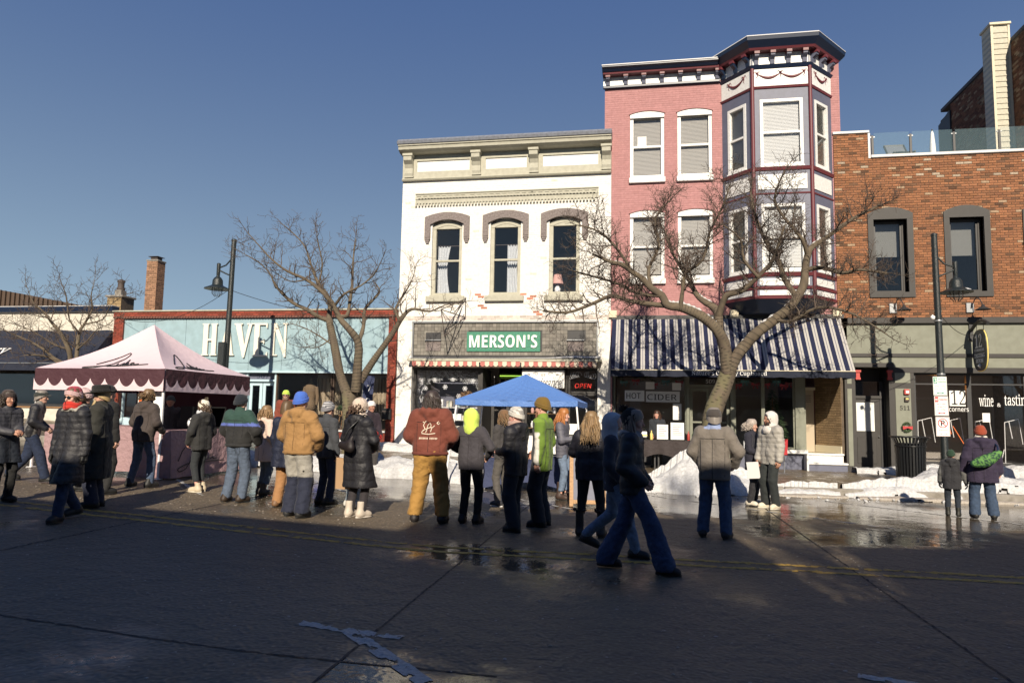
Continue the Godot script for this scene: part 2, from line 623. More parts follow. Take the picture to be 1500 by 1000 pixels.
func moulding(prof: Array, x0: float, x1: float) -> MB:
	var b := MB.new()
	for k in prof.size():
		var p: Vector2 = prof[k]
		var q: Vector2 = prof[(k + 1) % prof.size()]
		var e := q - p
		var o := Vector3(0, -e.x, e.y)
		b.quad(Vector3(x0, p.y, p.x), Vector3(x1, p.y, p.x), Vector3(x1, q.y, q.x), Vector3(x0, q.y, q.x), o.normalized())
	var poly := PackedVector2Array()
	for p in prof:
		poly.append(p)
	var ix := Geometry2D.triangulate_polygon(poly)
	for xx in [x0, x1]:
		for a in range(0, ix.size(), 3):
			b.tri(Vector3(xx, poly[ix[a]].y, poly[ix[a]].x), Vector3(xx, poly[ix[a + 1]].y, poly[ix[a + 1]].x), Vector3(xx, poly[ix[a + 2]].y, poly[ix[a + 2]].x), Vector3(-1 if xx == x0 else 1, 0, 0))
	return b

func shell(th: Node3D, x0: float, x1: float, y0: float, top: float, depth: float, m: Material, floors: Array) -> void:
	var b := MB.new()
	b.x(x0, x0 + 0.22, y0 - 0.6, top, -depth, -0.36)
	b.x(x1 - 0.22, x1, y0 - 0.6, top, -depth, -0.36)
	b.x(x0 + 0.22, x1 - 0.22, y0 - 0.6, top, -depth, -depth + 0.25)
	wpart(b, "side_wall", m, th)
	wpart(bx(x0 + 0.22, x1 - 0.22, top - 0.55, top - 0.35, -depth + 0.25, -0.36), "roof", M.roof_felt, th)
	for y in floors:
		wpart(bx(x0 + 0.22, x1 - 0.22, y - 0.15, y, -depth + 0.25, -0.36), "floor_slab", M.interior, th)

func sash_window(th: Node3D, t: Transform3D, x0: float, x1: float, y0: float, y1: float, fw: float, fm: Material, o := {}) -> MeshInstance3D:
	var b := MB.new()
	var z0: float = o.get("z0", -0.12)
	var z1: float = o.get("z1", -0.03)
	b.x(x0, x0 + fw, y0, y1, z0, z1)
	b.x(x1 - fw, x1, y0, y1, z0, z1)
	b.x(x0 + fw, x1 - fw, y0, y0 + fw, z0, z1)
	b.x(x0 + fw, x1 - fw, y1 - fw, y1, z0, z1)
	var rail: float = o.get("rail", 0.5)
	var ym := lerpf(y0 + fw, y1 - fw, rail)
	if rail > 0:
		b.x(x0 + fw, x1 - fw, ym - 0.03, ym + 0.03, z0 + 0.01, z1 - 0.015)
	var f := part(b, "window", fm, th)
	f.transform = Transform3D(t.basis, t.origin - (th.position if th is not MeshInstance3D else Vector3.ZERO))
	var zg := (z0 + z1) / 2 - 0.01
	var gm: Material = o.get("glass", M.glass)
	if rail > 0:
		part(bx(x0 + fw, x1 - fw, y0 + fw, ym - 0.03, zg - 0.004, zg + 0.004), "pane", gm, f)
		part(bx(x0 + fw, x1 - fw, ym + 0.03, y1 - fw, zg - 0.004, zg + 0.004), "pane", gm, f)
	else:
		part(bx(x0 + fw, x1 - fw, y0 + fw, y1 - fw, zg - 0.004, zg + 0.004), "pane", gm, f)
	if o.has("blind"):
		var s := MB.new()
		var yb: float = lerpf(y1 - fw, y0 + fw, o.blind)
		var y := y1 - fw - 0.02
		while y > yb:
			s.beam(Vector3(x0 + fw + 0.01, y, zg - 0.06), Vector3(x1 - fw - 0.01, y, zg - 0.06), 0.042, 0.003, Vector3(0, 0.30, o.get("tilt", 1.0)))
			y -= 0.042
		var bl := part(s, "blind", o.get("blind_mat", M.blind), f)
		bl.set_meta("kind", "stuff")
	return f

# ---------------------------------------------------------------- ground
func spaced(a: float, b: float, c: float, d: float, fine: float, coarse: float) -> PackedFloat32Array:
	var out := PackedFloat32Array()
	var x := a
	while x < b - 0.001:
		out.append(x)
		x += coarse
	x = b
	while x < c - 0.001:
		out.append(x)
		x += fine
	x = c
	while x < d - 0.001:
		out.append(x)
		x += coarse
	out.append(d)
	return out

func road_maps() -> Array:
	var w := 2048
	var h := 1024
	var f := FastNoiseLite.new()
	f.seed = 41
	f.frequency = 0.35
	f.fractal_octaves = 2
	var fine := f.get_image(w, h, false, false, false).get_data()
	f.seed = 42
	f.frequency = 0.006
	f.fractal_octaves = 5
	var mid := f.get_image(w, h, false, false, false).get_data()
	f.seed = 43
	f.frequency = 0.0035
	f.domain_warp_enabled = true
	f.domain_warp_amplitude = 60.0
	f.fractal_octaves = 4
	var wet := f.get_image(w, h, false, false, false).get_data()
	var sp := RandomNumberGenerator.new()
	sp.seed = 5
	var ca := PackedByteArray()
	var ro := PackedByteArray()
	ca.resize(w * h * 3)
	ro.resize(w * h)
	var he := PackedByteArray()
	he.resize(w * h)
	for y in h:
		var z := 5.5 + 16.0 * y / h
		var lay := 0.32 * smoothstep(13.0, 9.0, z) - 0.185
		for x in w:
			var k := y * w + x
			var a := fine[k] / 255.0
			var m := mid[k] / 255.0
			var q := smoothstep(0.40, 0.62, wet[k] / 255.0 + lay)
			var e := 0.352 + 0.24 * (a - 0.5) + 0.07 * (m - 0.5)
			he[k] = int(255 * clampf(0.5 + (0.55 * (a - 0.5) + 0.8 * (mid[(k * 7 + 91) % (w * h)] / 255.0 - 0.5)) * (1.0 - 0.9 * q), 0, 1))
			if a > 0.80:
				e += 0.07
			e *= 1.0 - 0.18 * q
			ca[k * 3] = int(255 * clampf(e * 1.07, 0, 1))
			ca[k * 3 + 1] = int(255 * clampf(e * 0.955, 0, 1))
			ca[k * 3 + 2] = int(255 * clampf(e * 0.79, 0, 1))
			ro[k] = int(255 * clampf(lerpf(0.66 + 0.3 * (a - 0.5), 0.10 + 0.22 * absf(m - 0.5), q), 0.05, 1))
	return [ImageTexture.create_from_image(Image.create_from_data(w, h, false, Image.FORMAT_RGB8, ca)), ImageTexture.create_from_image(Image.create_from_data(w, h, false, Image.FORMAT_L8, ro)), wet, ImageTexture.create_from_image(Image.create_from_data(w, h, false, Image.FORMAT_L8, he))]

func strip(x0: float, x1: float, z0: float, z1: float, lift: float) -> MB:
	var b := MB.new()
	var k := maxi(1, int((x1 - x0) / 0.25))
	b.grid(k, 1, func(u: float, v: float): return Vector3(lerpf(x0, x1, u), gy(lerpf(x0, x1, u)) + lift, lerpf(z0, z1, v)))
	return b

func stroke(p: Vector2, q: Vector2, wide: float, lift: float, seed_: int, wear := 0.30, cell := 0.03) -> MB:
	var b := MB.new()
	var f := FastNoiseLite.new()
	f.seed = seed_
	f.frequency = 5.0
	f.fractal_octaves = 4
	var d := (q - p).normalized()
	var s := Vector2(-d.y, d.x)
	var len := p.distance_to(q)
	var n := int(len / cell)
	var m := maxi(1, int(wide / cell / 0.67))
	for k in n:
		for e in m:
			var o := p + d * len * k / n + s * wide * (float(e) / m - 0.5)
			if f.get_noise_2dv(o) > 0.42 - wear - (0.12 if e == 0 or e == m - 1 else 0.0) and wear > 0:
				continue
			var w := []
			for c in [o, o + d * len / n, o + d * len / n + s * wide / m, o + s * wide / m]:
				w.append(Vector3(c.x, road_y(c.x, c.y) + lift, c.y))
			b.flat(w[0], w[1], w[2], w[3], Vector3.UP)
	return b

var road_wet: PackedByteArray
var road_fine := FastNoiseLite.new()

func road_y(x: float, z: float) -> float:
	var q := 0.0
	if x > -16 and x < 16:
		q = smoothstep(0.40, 0.62, road_wet[clampi(int((z - 5.5) / 16.0 * 1024), 0, 1023) * 2048 + clampi(int((x + 16) / 32.0 * 2048), 0, 2047)] / 255.0 + 0.32 * smoothstep(13.0, 9.0, z) - 0.185)
	var rel := (0.013 * absf(road_fine.get_noise_2d(x, z)) + 0.005 * road_fine.get_noise_2d(x * 2.3 + 40, z * 2.3)) * (1.0 - 0.93 * q) + 0.004 * road_fine.get_noise_2d(x * 0.14, z * 0.14)
	return gy(x) + rel - 0.006

func make_ground() -> void:
	var maps := road_maps()
	var rm := StandardMaterial3D.new()
	rm.resource_name = "asphalt"
	rm.albedo_texture = maps[0]
	rm.roughness = 1.0
	rm.roughness_texture = maps[1]
	rm.texture_repeat = true
	rm.heightmap_enabled = true
	rm.heightmap_texture = maps[3]
	rm.heightmap_scale = 3.0
	M["asphalt"] = rm
	road_wet = maps[2]
	road_fine.seed = 7
	road_fine.frequency = 5.0
	road_fine.fractal_octaves = 3
	var xs := spaced(-80.0, -9.0, 7.0, 80.0, 0.045, 1.0)
	var zs := spaced(5.5, 6.0, 18.2, 21.3, 0.045, 0.5)
	var b := MB.new()
	var nx := xs.size()
	var nz := zs.size()
	for z in zs:
		for x in xs:
			b.v.append(Vector3(x, road_y(x, z), z))
			b.uv.append(Vector2((x + 16) / 32.0, (z - 5.5) / 16.0))
			b.c.append(Color.WHITE)
	b.n.resize(b.v.size())
	for k in nz:
		for a in nx:
			var du := b.v[k * nx + mini(a + 1, nx - 1)] - b.v[k * nx + maxi(a - 1, 0)]
			var dv := b.v[mini(k + 1, nz - 1) * nx + a] - b.v[maxi(k - 1, 0) * nx + a]
			b.n[k * nx + a] = dv.cross(du).normalized()
	for k in nz - 1:
		for a in nx - 1:
			var q := k * nx + a
			b.i.append_array(PackedInt32Array([q, q + 1, q + nx, q + 1, q + nx + 1, q + nx]))
	var o := part(b, "road", rm, self)
	tag(o, "wet asphalt street climbing gently beside the snow banks", "", "", "structure")
	for d in [[Vector2(-2.0, 5.6), Vector2(-1.95, 21.2)], [Vector2(2.15, 5.6), Vector2(2.38, 21.2)], [Vector2(-14, 17.0), Vector2(-0.9, 17.3)], [Vector2(-6.3, 5.6), Vector2(-6.3, 21.2)]]:
		part(stroke(d[0], d[1], 0.022, 0.003, 3, 0.0), "tar_joint", M.tar, o)
	for z in [13.25, 13.54]:
		var s := MB.new()
		s.add(stroke(Vector2(-22, z), Vector2(12, z), 0.105, 0.004, int(z * 100), 0.10))
		part(s, "yellow_line", M.yellow_line, o)
	var q := 0
	for l in [[0.0, 6.55, 3.75, 10.0], [3.5, 6.38, 7.2, 10.1], [-3.6, 6.9, -1.0, 9.5], [-7.2, 7.6, -4.9, 9.7], [-10.3, 8.0, -7.0, 11.2]]:
		q += 1
		part(stroke(Vector2(l[0], l[1]), Vector2(l[2], l[3]), 0.085, 0.004, q), "parking_line", M.white_line, o)
	for l in [[-2.6, 16.57, -1.72, 16.72, 0.10], [-2.2, 16.62, -1.05, 17.75, 0.12], [1.37, 16.76, 2.1, 17.0, 0.10]]:
		q += 1
		part(stroke(Vector2(l[0], l[1]), Vector2(l[2], l[3]), l[4], 0.0045, q, 0.16, 0.012), "white_marking", M.white_line, o)
	var sm := StandardMaterial3D.new()
	sm.resource_name = "wet_slab"
	sm.albedo_color = lin(0.185, 0.145, 0.10)
	sm.albedo_texture = M_tex.grain1
	sm.roughness = 1.0
	sm.roughness_texture = noise_tex(0.012, 512, Color(0.10, 0.10, 0.10), Color(0.62, 0.62, 0.62), 77, 4)
	sm.uv1_triplanar = true
	sm.uv1_world_triplanar = true
	sm.uv1_scale = Vector3.ONE * 0.25
	M["wet_slab"] = sm
	var pav := part(strip(-80, 80, -0.3, 5.4, 0.11), "pavement", M.concrete, self)
	tag(pav, "wet concrete pavement in front of the shops", "", "", "structure")
	for row in 4:
		for k in 33:
			var x0 := -33.0 + k * 1.5
			var z0 := 0.02 + row * 1.345
			var s := MB.new()
			var tilt := rng.randf_range(-0.002, 0.002)
			var pts := []
			for e in [[x0 + 0.006, z0], [x0 + 1.494, z0], [x0 + 1.494, z0 + 1.335], [x0 + 0.006, z0 + 1.335]]:
				pts.append(Vector3(e[0], gy(e[0]) + 0.15 + tilt * (e[0] - x0), e[1]))
			s.flat(pts[0], pts[1], pts[2], pts[3], Vector3.UP)
			for e in 4:
				var a: Vector3 = pts[e]
				var c: Vector3 = pts[(e + 1) % 4]
				s.flat(a, c, c - Vector3(0, 0.05, 0), a - Vector3(0, 0.05, 0), (a + c) / 2 - (pts[0] + pts[2]) / 2)
			part(s, "slab", sm, pav)
	var kerb := MB.new()
	for k in 60:
		var x0 := -45.0 + k * 1.6
		var c := MB.new()
		c.cham(0, 1.59, -0.25, 0.155, 5.405, 5.56, 0.02)
		kerb.add(c, Transform3D(Basis(Vector3(1, (gy(x0 + 1.6) - gy(x0)) / 1.6, 0), Vector3.UP, Vector3(0, 0, 1)), Vector3(x0, gy(x0), 0)))
	o = part(kerb, "kerb", M.concrete, self)
	tag(o, "concrete kerb between road and shop pavement", "", "", "structure")
	o = part(strip(-80, 80, 21.3, 27.0, 0.14), "pavement_opposite", M.concrete, self)
	tag(o, "concrete pavement on the far side of the street behind the viewer", "", "", "structure")
	var g := MB.new()
	g.grid(40, 10, func(u: float, v: float): return Vector3(lerpf(-300, 300, u), gy(lerpf(-300, 300, u)) - 0.12, lerpf(-250, 250, v)))
	o = part(g, "ground", M.concrete, self)
	tag(o, "bare ground under the town", "", "", "structure")
	var lump := MB.new()
	lump.lathe([Vector2(0.001, -0.3), Vector2(0.9, -0.1), Vector2(1.0, 0.2), Vector2(0.55, 0.55), Vector2(0.001, 0.7)], Vector3.ZERO, 5)
	var mm := MultiMesh.new()
	mm.transform_format = MultiMesh.TRANSFORM_3D
	mm.mesh = lump.mesh()
	mm.instance_count = 6500
	for k in 6500:
		var z := 21.0 - 10.5 * sqrt(rng.randf())
		var x := rng.randf_range(-10, 7)
		var s := 0.003 + 0.011 * pow(rng.randf(), 5.0)
		mm.set_instance_transform(k, Transform3D(Basis(Vector3.UP, rng.randf() * TAU).scaled(Vector3(s * rng.randf_range(0.7, 1.7), s * 0.7, s)), Vector3(x, road_y(x, z), z)))
	var mi := MultiMeshInstance3D.new()
	mi.name = "grit"
	mi.multimesh = mm
	mi.material_override = M.dirty_snow
	add_child(mi)
	tag(mi, "crumbs of grit and ice scattered over the shaded asphalt", "grit", "", "stuff")

func opposite(label: String, x0: float, x1: float, h: float, m: Material, cols: int) -> void:
	var th := thing("opposite_house", label, "house", Vector3((x0 + x1) / 2, 0, 26.9), 0, "houses across the street")
	var holes := []
	var step := (x1 - x0) / cols
	for k in cols:
		holes.append(Rect2(x0 + (k + 0.3) * step, 4.6, step * 0.4, 2.0))
	holes.append(Rect2(x0 + 0.6, 0.6, x1 - x0 - 1.2, 2.4))
	wpart(holed(x0, x1, -0.3, h, 26.9, 27.25, holes), "front_wall", m, th)
	var b := MB.new()
	b.x(x0, x0 + 0.3, -0.3, h, 27.25, 38)
	b.x(x1 - 0.3, x1, -0.3, h, 27.25, 38)
	b.x(x0 + 0.3, x1 - 0.3, -0.3, h, 37.7, 38)
	wpart(b, "side_wall", m, th)
	wpart(bx(x0 + 0.3, x1 - 0.3, h - 0.6, h - 0.4, 27.25, 37.7), "roof", M.roof_felt, th)
	wpart(moulding([Vector2(26.9, h - 0.35), Vector2(26.55, h - 0.12), Vector2(26.55, h + 0.05), Vector2(26.9, h + 0.05)], x0, x1), "cornice", M.cream_trim, th)
	for r in holes:
		var t := Transform3D(Basis(Vector3.UP, PI), Vector3(r.get_center().x, 0, 26.9))
		sash_window(th, t, -r.size.x / 2, r.size.x / 2, r.position.y, r.end.y, 0.08, M.white_paint, {"glass": M.dark_glass, "rail": 0.5 if r.size.x < 3 else 0.0})

func make_opposite_side() -> void:
	opposite("low brick shop across the street with three upstairs windows", -15.0, -0.88, 7.75, M.mortar_red, 3)
	opposite("taller stone house across the street beside the low shop", -0.83, 3.5, 9.1, M.cream_wall, 2)
	opposite("narrow one-storey annexe between two taller houses across the street", 3.52, 4.9, 6.5, M.mortar_red, 1)
	opposite("wide taller house across the street past the annexe", 4.92, 22.0, 9.1, M.mauve_stone, 5)
	opposite("cream corner house across the street uphill of the low shop", -34.0, -15.05, 7.9, M.cream_wall, 6)

# ---------------------------------------------------------------- the jeweller at the uphill end
func make_jeweller() -> void:
	var g := gy(-21.0)
	var th := thing("jewellery_shop", "low shop with cream fascia, navy cornice and dark navy awning lettered in white script", "shop", Vector3(-21.6, g, 0))
	var x0 := -26.5
	var x1 := -18.1
	wpart(holed(x0, x1, g - 0.6, 4.84, -0.35, 0, [Rect2(-25.8, g + 0.6, 7.1, 2.35)]), "front_wall", M.cream_wall, th)
	shell(th, x0, x1, g, 4.9, 9.0, M.cream_wall, [g + 0.1])
	wpart(moulding([Vector2(0, 4.84), Vector2(0.12, 4.88), Vector2(0.16, 5.02), Vector2(0.16, 5.06), Vector2(-0.3, 5.06), Vector2(-0.3, 4.84)], x0, x1), "cornice", M.navy_paint, th)
	wpart(bx(x0, x1, 5.063, 5.085, -0.32, 0.17), "coping", M.coping_metal, th)
	var a := MB.new()
	a.grid(40, 14, func(u: float, v: float): return Vector3(lerpf(x0, x1, u), lerpf(4.22, 3.0, v) - 0.05 * sin(PI * v) + 0.015 * sin(u * 60.0 + v * 3.0), lerpf(0.06, 1.15, v)), Vector3(0, 1, 1))
	for e in [x0, x1]:
		a.tri(Vector3(e, 4.22, 0.06), Vector3(e, 3.0, 1.15), Vector3(e, 3.0, 0.06), Vector3(1 if e == x1 else -1, 0, 0))
	var aw := wpart(a, "awning", M.navy_canvas, th)
	var v := MB.new()
	v.grid(60, 3, func(u: float, w: float): return Vector3(lerpf(x0, x1, u), 2.99 - 0.24 * w, 1.16 + 0.02 * sin(u * 90.0) * w), Vector3(0, 0, 1))
	part(v, "valance", M.navy_canvas, aw)
	part(bx(x0, x1, 2.985, 3.01, 1.14, 1.18), "front_bar", M.galvanised, aw)
	var ang := atan2(1.09, 1.22)
	words("Jewelry", Vector3(-22.55, 3.44, 0.80), 2.1, 0.42, M.white_print, aw, 0.012, true, Basis(Vector3(1, 0, 0), -ang) * Basis(Vector3(1, 0, 0), Vector3(0.35, 1, 0), Vector3(0, 0, 1)), "lettering", 400, true)
	sash_window(th, Transform3D(), -25.8, -18.7, g + 0.6, g + 2.95, 0.09, M.charcoal_paint, {"rail": 0.0, "glass": M.dark_glass})
	wpart(bx(-25.8, -18.7, g + 0.55, g + 0.6, -1.4, 0.05), "window_shelf", M.wood, th)
	wpart(bx(-25.8, -18.7, g + 0.6, g + 2.95, -2.6, -2.5), "back_panel", M.shop_wall, th)
	var r := thing("ribbed_roof_house", "brown ribbed metal roof sloping down behind the navy cornice", "house", Vector3(-33, 0, -12))
	var roof := MB.new()
	roof.prism(PackedVector2Array([Vector2(-46, 3), Vector2(-28.6, 3), Vector2(-28.6, 6.75), Vector2(-33.5, 7.62), Vector2(-46, 9.6)]), -14.0, -11.5)
	wpart(roof, "gable_wall", M.dark_wood, r)
	for k in 56:
		var x := -28.8 - k * 0.30
		var yt := 6.75 + (-28.6 - x) * 0.175
		wpart(bx(x - 0.06, x + 0.06, 5.0, yt, -11.48, -11.40), "rib", M.dark_wood, r)
	var c := thing("stone_chimney", "short buff stone chimney with a dark pot on the party wall", "chimney", Vector3(-18.3, 4.86, -0.5))
	wpart(bricks(-18.62, -18.06, 4.87, 5.42, -0.2, 0.02, [], func(_x, _y, q): return Color(0.36, 0.26, 0.14) * q.randf_range(0.7, 1.2), Transform3D(), 0.18, 0.1, 0.01), "stone_facing", M.raw_brick, c)
	wpart(bx(-18.62, -18.06, 4.86, 5.43, -0.85, -0.215), "stack", M.mortar, c)
	wpart(bx(-18.68, -18.0, 5.43, 5.50, -0.9, -0.15, 0.015), "cap", M.concrete, c)
	wpart(bx(-18.48, -18.22, 5.50, 5.72, -0.65, -0.35, 0.02), "neck", M.concrete, c)
	var p := MB.new()
	p.lathe([Vector2(0.13, 5.72), Vector2(0.15, 5.78), Vector2(0.11, 5.84), Vector2(0.11, 6.0), Vector2(0.14, 6.02), Vector2(0.12, 6.08), Vector2(0.03, 6.12), Vector2(0.0, 6.12)], Vector3(-18.35, 0, -0.5), 14)
	wpart(p, "pot", M.iron, c)

# ---------------------------------------------------------------- the pale blue shop
func letter_poly(ch: String) -> Array:
	match ch:
		"H":
			return [[[0.02, 0], [0.46, 0], [0.46, 0.035], [0.40, 0.035], [0.40, 0.46], [0.66, 0.46], [0.66, 0.035], [0.58, 0.035], [0.58, 0], [1.0, 0], [1.0, 0.035], [0.94, 0.035], [0.94, 0.965], [1.0, 0.965], [1.0, 1], [0.60, 1], [0.60, 0.965], [0.66, 0.965], [0.66, 0.52], [0.40, 0.52], [0.40, 0.965], [0.46, 0.965], [0.46, 1], [0.02, 1], [0.02, 0.965], [0.10, 0.965], [0.10, 0.035], [0.02, 0.035]]]
		"A":
			return [[[0, 0], [0.30, 0], [0.30, 0.035], [0.22, 0.035], [0.33, 0.30], [0.56, 0.30], [0.60, 0.035], [0.50, 0.035], [0.50, 0], [1, 0], [1, 0.035], [0.93, 0.035], [0.62, 1], [0.48, 1], [0.08, 0.035], [0, 0.035]]]
		"V":
			return [[[0, 1], [0, 0.965], [0.06, 0.965], [0.50, 0], [0.58, 0], [0.93, 0.965], [1, 0.965], [1, 1], [0.66, 1], [0.66, 0.965], [0.76, 0.965], [0.57, 0.36], [0.36, 0.965], [0.44, 0.965], [0.44, 1]]]
		"E":
			return [[[0, 0], [1, 0], [1.0, 0.13], [0.95, 0.13], [0.90, 0.05], [0.42, 0.05], [0.42, 0.43], [0.70, 0.43], [0.72, 0.39], [0.77, 0.39], [0.77, 0.53], [0.72, 0.53], [0.70, 0.49], [0.42, 0.49], [0.42, 0.95], [0.84, 0.95], [0.90, 0.86], [0.95, 0.86], [0.95, 1], [0, 1], [0, 0.965], [0.08, 0.965], [0.08, 0.035], [0, 0.035]]]
	return [[[0, 0], [0.42, 0], [0.42, 0.035], [0.24, 0.035], [0.24, 0.80], [0.84, -0.04], [0.93, -0.04], [0.93, 0.965], [1, 0.965], [1, 1], [0.72, 1], [0.72, 0.965], [0.82, 0.965], [0.82, 0.34], [0.34, 1], [0, 1], [0, 0.965], [0.10, 0.965], [0.10, 0.035], [0, 0.035]]]

func red_tone(_x: float, _y: float, q: RandomNumberGenerator):
	return Color(0.30, 0.066, 0.042) * q.randf_range(0.7, 1.25)

func make_blue_shop() -> void:
	var g := gy(-12.9)
	var th := thing("blue_shop", "low shop with pale blue fascia panels between red brick piers", "shop", Vector3(-12.9, g, 0))
	var x0 := -18.07
	var x1 := -7.76
	for e in [[x0, -17.70], [-8.04, x1]]:
		wpart(bricks(e[0], e[1], gy(e[0]) - 0.1, 4.63, 0.06, 0.012, [], red_tone, Transform3D(), 0.2, 0.062, 0.011, 4), "brick_pier", M.raw_brick, th).set_meta("kind", "stuff")
		wpart(bx(e[0], e[1], gy(e[0]) - 0.3, 4.63, -0.35, 0.045), "pier_core", M.mortar_red, th)
	wpart(bricks(x0, x1, 4.70, 4.85, 0.10, 0.012, [], red_tone, Transform3D(), 0.2, 0.062, 0.011, 6), "brick_cornice", M.raw_brick, th).set_meta("kind", "stuff")
	wpart(bx(x0, x1, 4.63, 4.85, -0.35, 0.085), "cornice_core", M.mortar_red, th)
	var d := MB.new()
	var x := x0
	while x < x1 - 0.06:
		d.x(x, x + 0.055, 4.635, 4.69, 0.085, 0.115)
		x += 0.105
	wpart(d, "dentils", M.mortar_red, th).set_meta("kind", "stuff")
	wpart(bx(x0 - 0.03, x1 + 0.02, 4.853, 4.905, -0.4, 0.14, 0.01), "coping", M.cream_trim, th)
	wpart(bx(-17.70, -8.04, 2.86, 4.63, -0.35, -0.06), "fascia_core", M.charcoal_paint, th)
	var xs := [-17.70, -16.51, -15.32, -14.13, -12.94, -11.75, -10.56, -9.37, -8.04]
	for k in 8:
		wpart(bx(xs[k] + 0.004, xs[k + 1] - 0.004, 2.84, 4.628, -0.06, -0.005, 0.004), "panel", M.blue_panel, th)
	wpart(bx(-17.7, -8.04, 2.80, 2.86, -0.1, 0.03), "fascia_edge", M.pale_blue_paint, th)
	for l in [["H", -14.66, -14.09, 3.36], ["A", -14.02, -13.45, 3.36], ["V", -13.47, -12.78, 3.29], ["E", -12.77, -12.24, 3.33], ["N", -12.14, -11.54, 3.36]]:
		var b := MB.new()
		for poly in letter_poly(l[0]):
			var pp := PackedVector2Array()
			for q in poly:
				pp.append(Vector2(lerpf(l[1], l[2], q[0]), lerpf(l[3], 4.44, q[1])))
			b.prism(pp, 0.03, 0.075)
		wpart(b, "letter", M.cream_letter, th)
	shell(th, x0, x1, g, 4.6, 12.0, M.mortar_red, [gy(-12.9) + 0.12])
	var gr := g + 0.15
	sash_window(th, Transform3D(), -17.68, -15.4, gr + 0.5, 2.80, 0.05, M.pale_blue_paint, {"rail": 0.0, "z0": -0.2, "z1": -0.1})
	sash_window(th, Transform3D(), -15.38, -13.07, gr + 0.5, 2.80, 0.05, M.pale_blue_paint, {"rail": 0.0, "z0": -0.2, "z1": -0.1})
	wpart(bx(-17.7, -13.05, gr - 0.8, gr + 0.5, -0.3, -0.08), "bulkhead", M.pale_blue_paint, th)
	var dz := -0.22
	for e in [[-12.96, -12.50], [-12.48, -12.02]]:
		var dr := MB.new()
		dr.x(e[0], e[0] + 0.10, gr, 2.50, dz - 0.05, dz)
		dr.x(e[1] - 0.10, e[1], gr, 2.50, dz - 0.05, dz)
		dr.x(e[0] + 0.10, e[1] - 0.10, 2.38, 2.50, dz - 0.05, dz)
		dr.x(e[0] + 0.10, e[1] - 0.10, gr, gr + 0.35, dz - 0.05, dz)
		var door := wpart(dr, "door", M.pale_blue_paint, th)
		part(bx(e[0] + 0.10, e[1] - 0.10, gr + 0.35, 2.38, dz - 0.03, dz - 0.022), "pane", M.dark_glass, door)
		part(bx(e[1] - 0.07, e[1] - 0.045, 1.3, 1.62, dz, dz + 0.05), "handle", M.galvanised, door)
	var fr := MB.new()
	fr.x(-13.05, -12.97, gr - 0.3, 2.80, -0.30, -0.10)
	fr.x(-12.01, -11.95, gr - 0.3, 2.80, -0.30, -0.10)
	fr.x(-12.97, -12.01, 2.51, 2.58, -0.30, -0.12)
	wpart(fr, "door_frame", M.pale_blue_paint, th)
	wpart(bx(-12.97, -12.01, 2.58, 2.80, -0.2, -0.19), "transom_board", M.slate_paint, th)
	words("507", Vector3(-12.49, 2.69, -0.185), 0.42, 0.13, M.navy_paint, th, 0.006, true)
	for e in [[-11.95, -9.98], [-9.95, -8.06]]:
		sash_window(th, Transform3D(), e[0], e[1], 0.97, 2.80, 0.045, M.dark_wood, {"rail": 0.0, "z0": -0.2, "z1": -0.1})
	wpart(bx(-11.95, -8.05, 0.92, 0.97, -0.9, 0.04), "window_ledge", M.coping_metal, th)
	wpart(bricks(-11.95, -8.05, g - 0.1, 0.915, -0.02, 0.012, [], red_tone, Transform3D(), 0.2, 0.062, 0.011, 8), "brick_bulkhead", M.raw_brick, th).set_meta("kind", "stuff")
	wpart(bx(-11.95, -8.05, g - 0.4, 0.915, -0.3, -0.035), "bulkhead_core", M.mortar_red, th)
	wpart(bx(-12.1, -8.05, 0.5, 3.0, -3.6, -3.5), "back_panel", M.shop_wall, th)
	var mb := thing("wall_box", "black iron letter box fixed to the red brick pier", "letter box", Vector3(-7.98, 1.33, 0.07))
	part(bx(-0.15, 0.15, 0, 0.36, 0, 0.12, 0.02), "box", M.black_metal, mb)
	part(bx(-0.13, 0.13, 0.25, 0.28, 0.12, 0.13), "slot", M.iron, mb)
	var c := thing("brick_chimney", "tall tapering brick chimney with a metal cap behind the blue shop", "chimney", Vector3(-19.0, 4.6, -4.0))
	var t := Transform3D(Basis(), Vector3(-18.92, 0, -3.03))
	var tan_tone := func(_x, _y, q): return Color(0.42, 0.24, 0.15) * q.randf_range(0.72, 1.2)
	for k in 4:
		var tt := t * Transform3D(Basis(Vector3.UP, k * PI / 2), Vector3.ZERO)
		wpart(bricks(-0.23, 0.23, 4.4, 7.28, 0.235, 0.012, [], tan_tone, tt, 0.2, 0.062, 0.012, k + 1), "brick_face", M.raw_brick, c).set_meta("kind", "stuff")
	var core := MB.new()
	var cb := MB.new()
	cb.x(-0.225, 0.225, 4.4, 7.28, -0.225, 0.225)
	core.add(cb, t)
	wpart(core, "stack", M.mortar, c)
	for e in [[0.26, 7.28, 7.34, "cap"], [0.15, 7.34, 7.45, "flue"], [0.22, 7.47, 7.49, "cowl"]]:
		cb = MB.new()
		cb.cham(-e[0], e[0], e[1], e[2], -e[0], e[0], 0.01)
		core = MB.new()
		core.add(cb, t)
		wpart(core, e[3], M.concrete if e[3] == "cap" else M.iron, c)

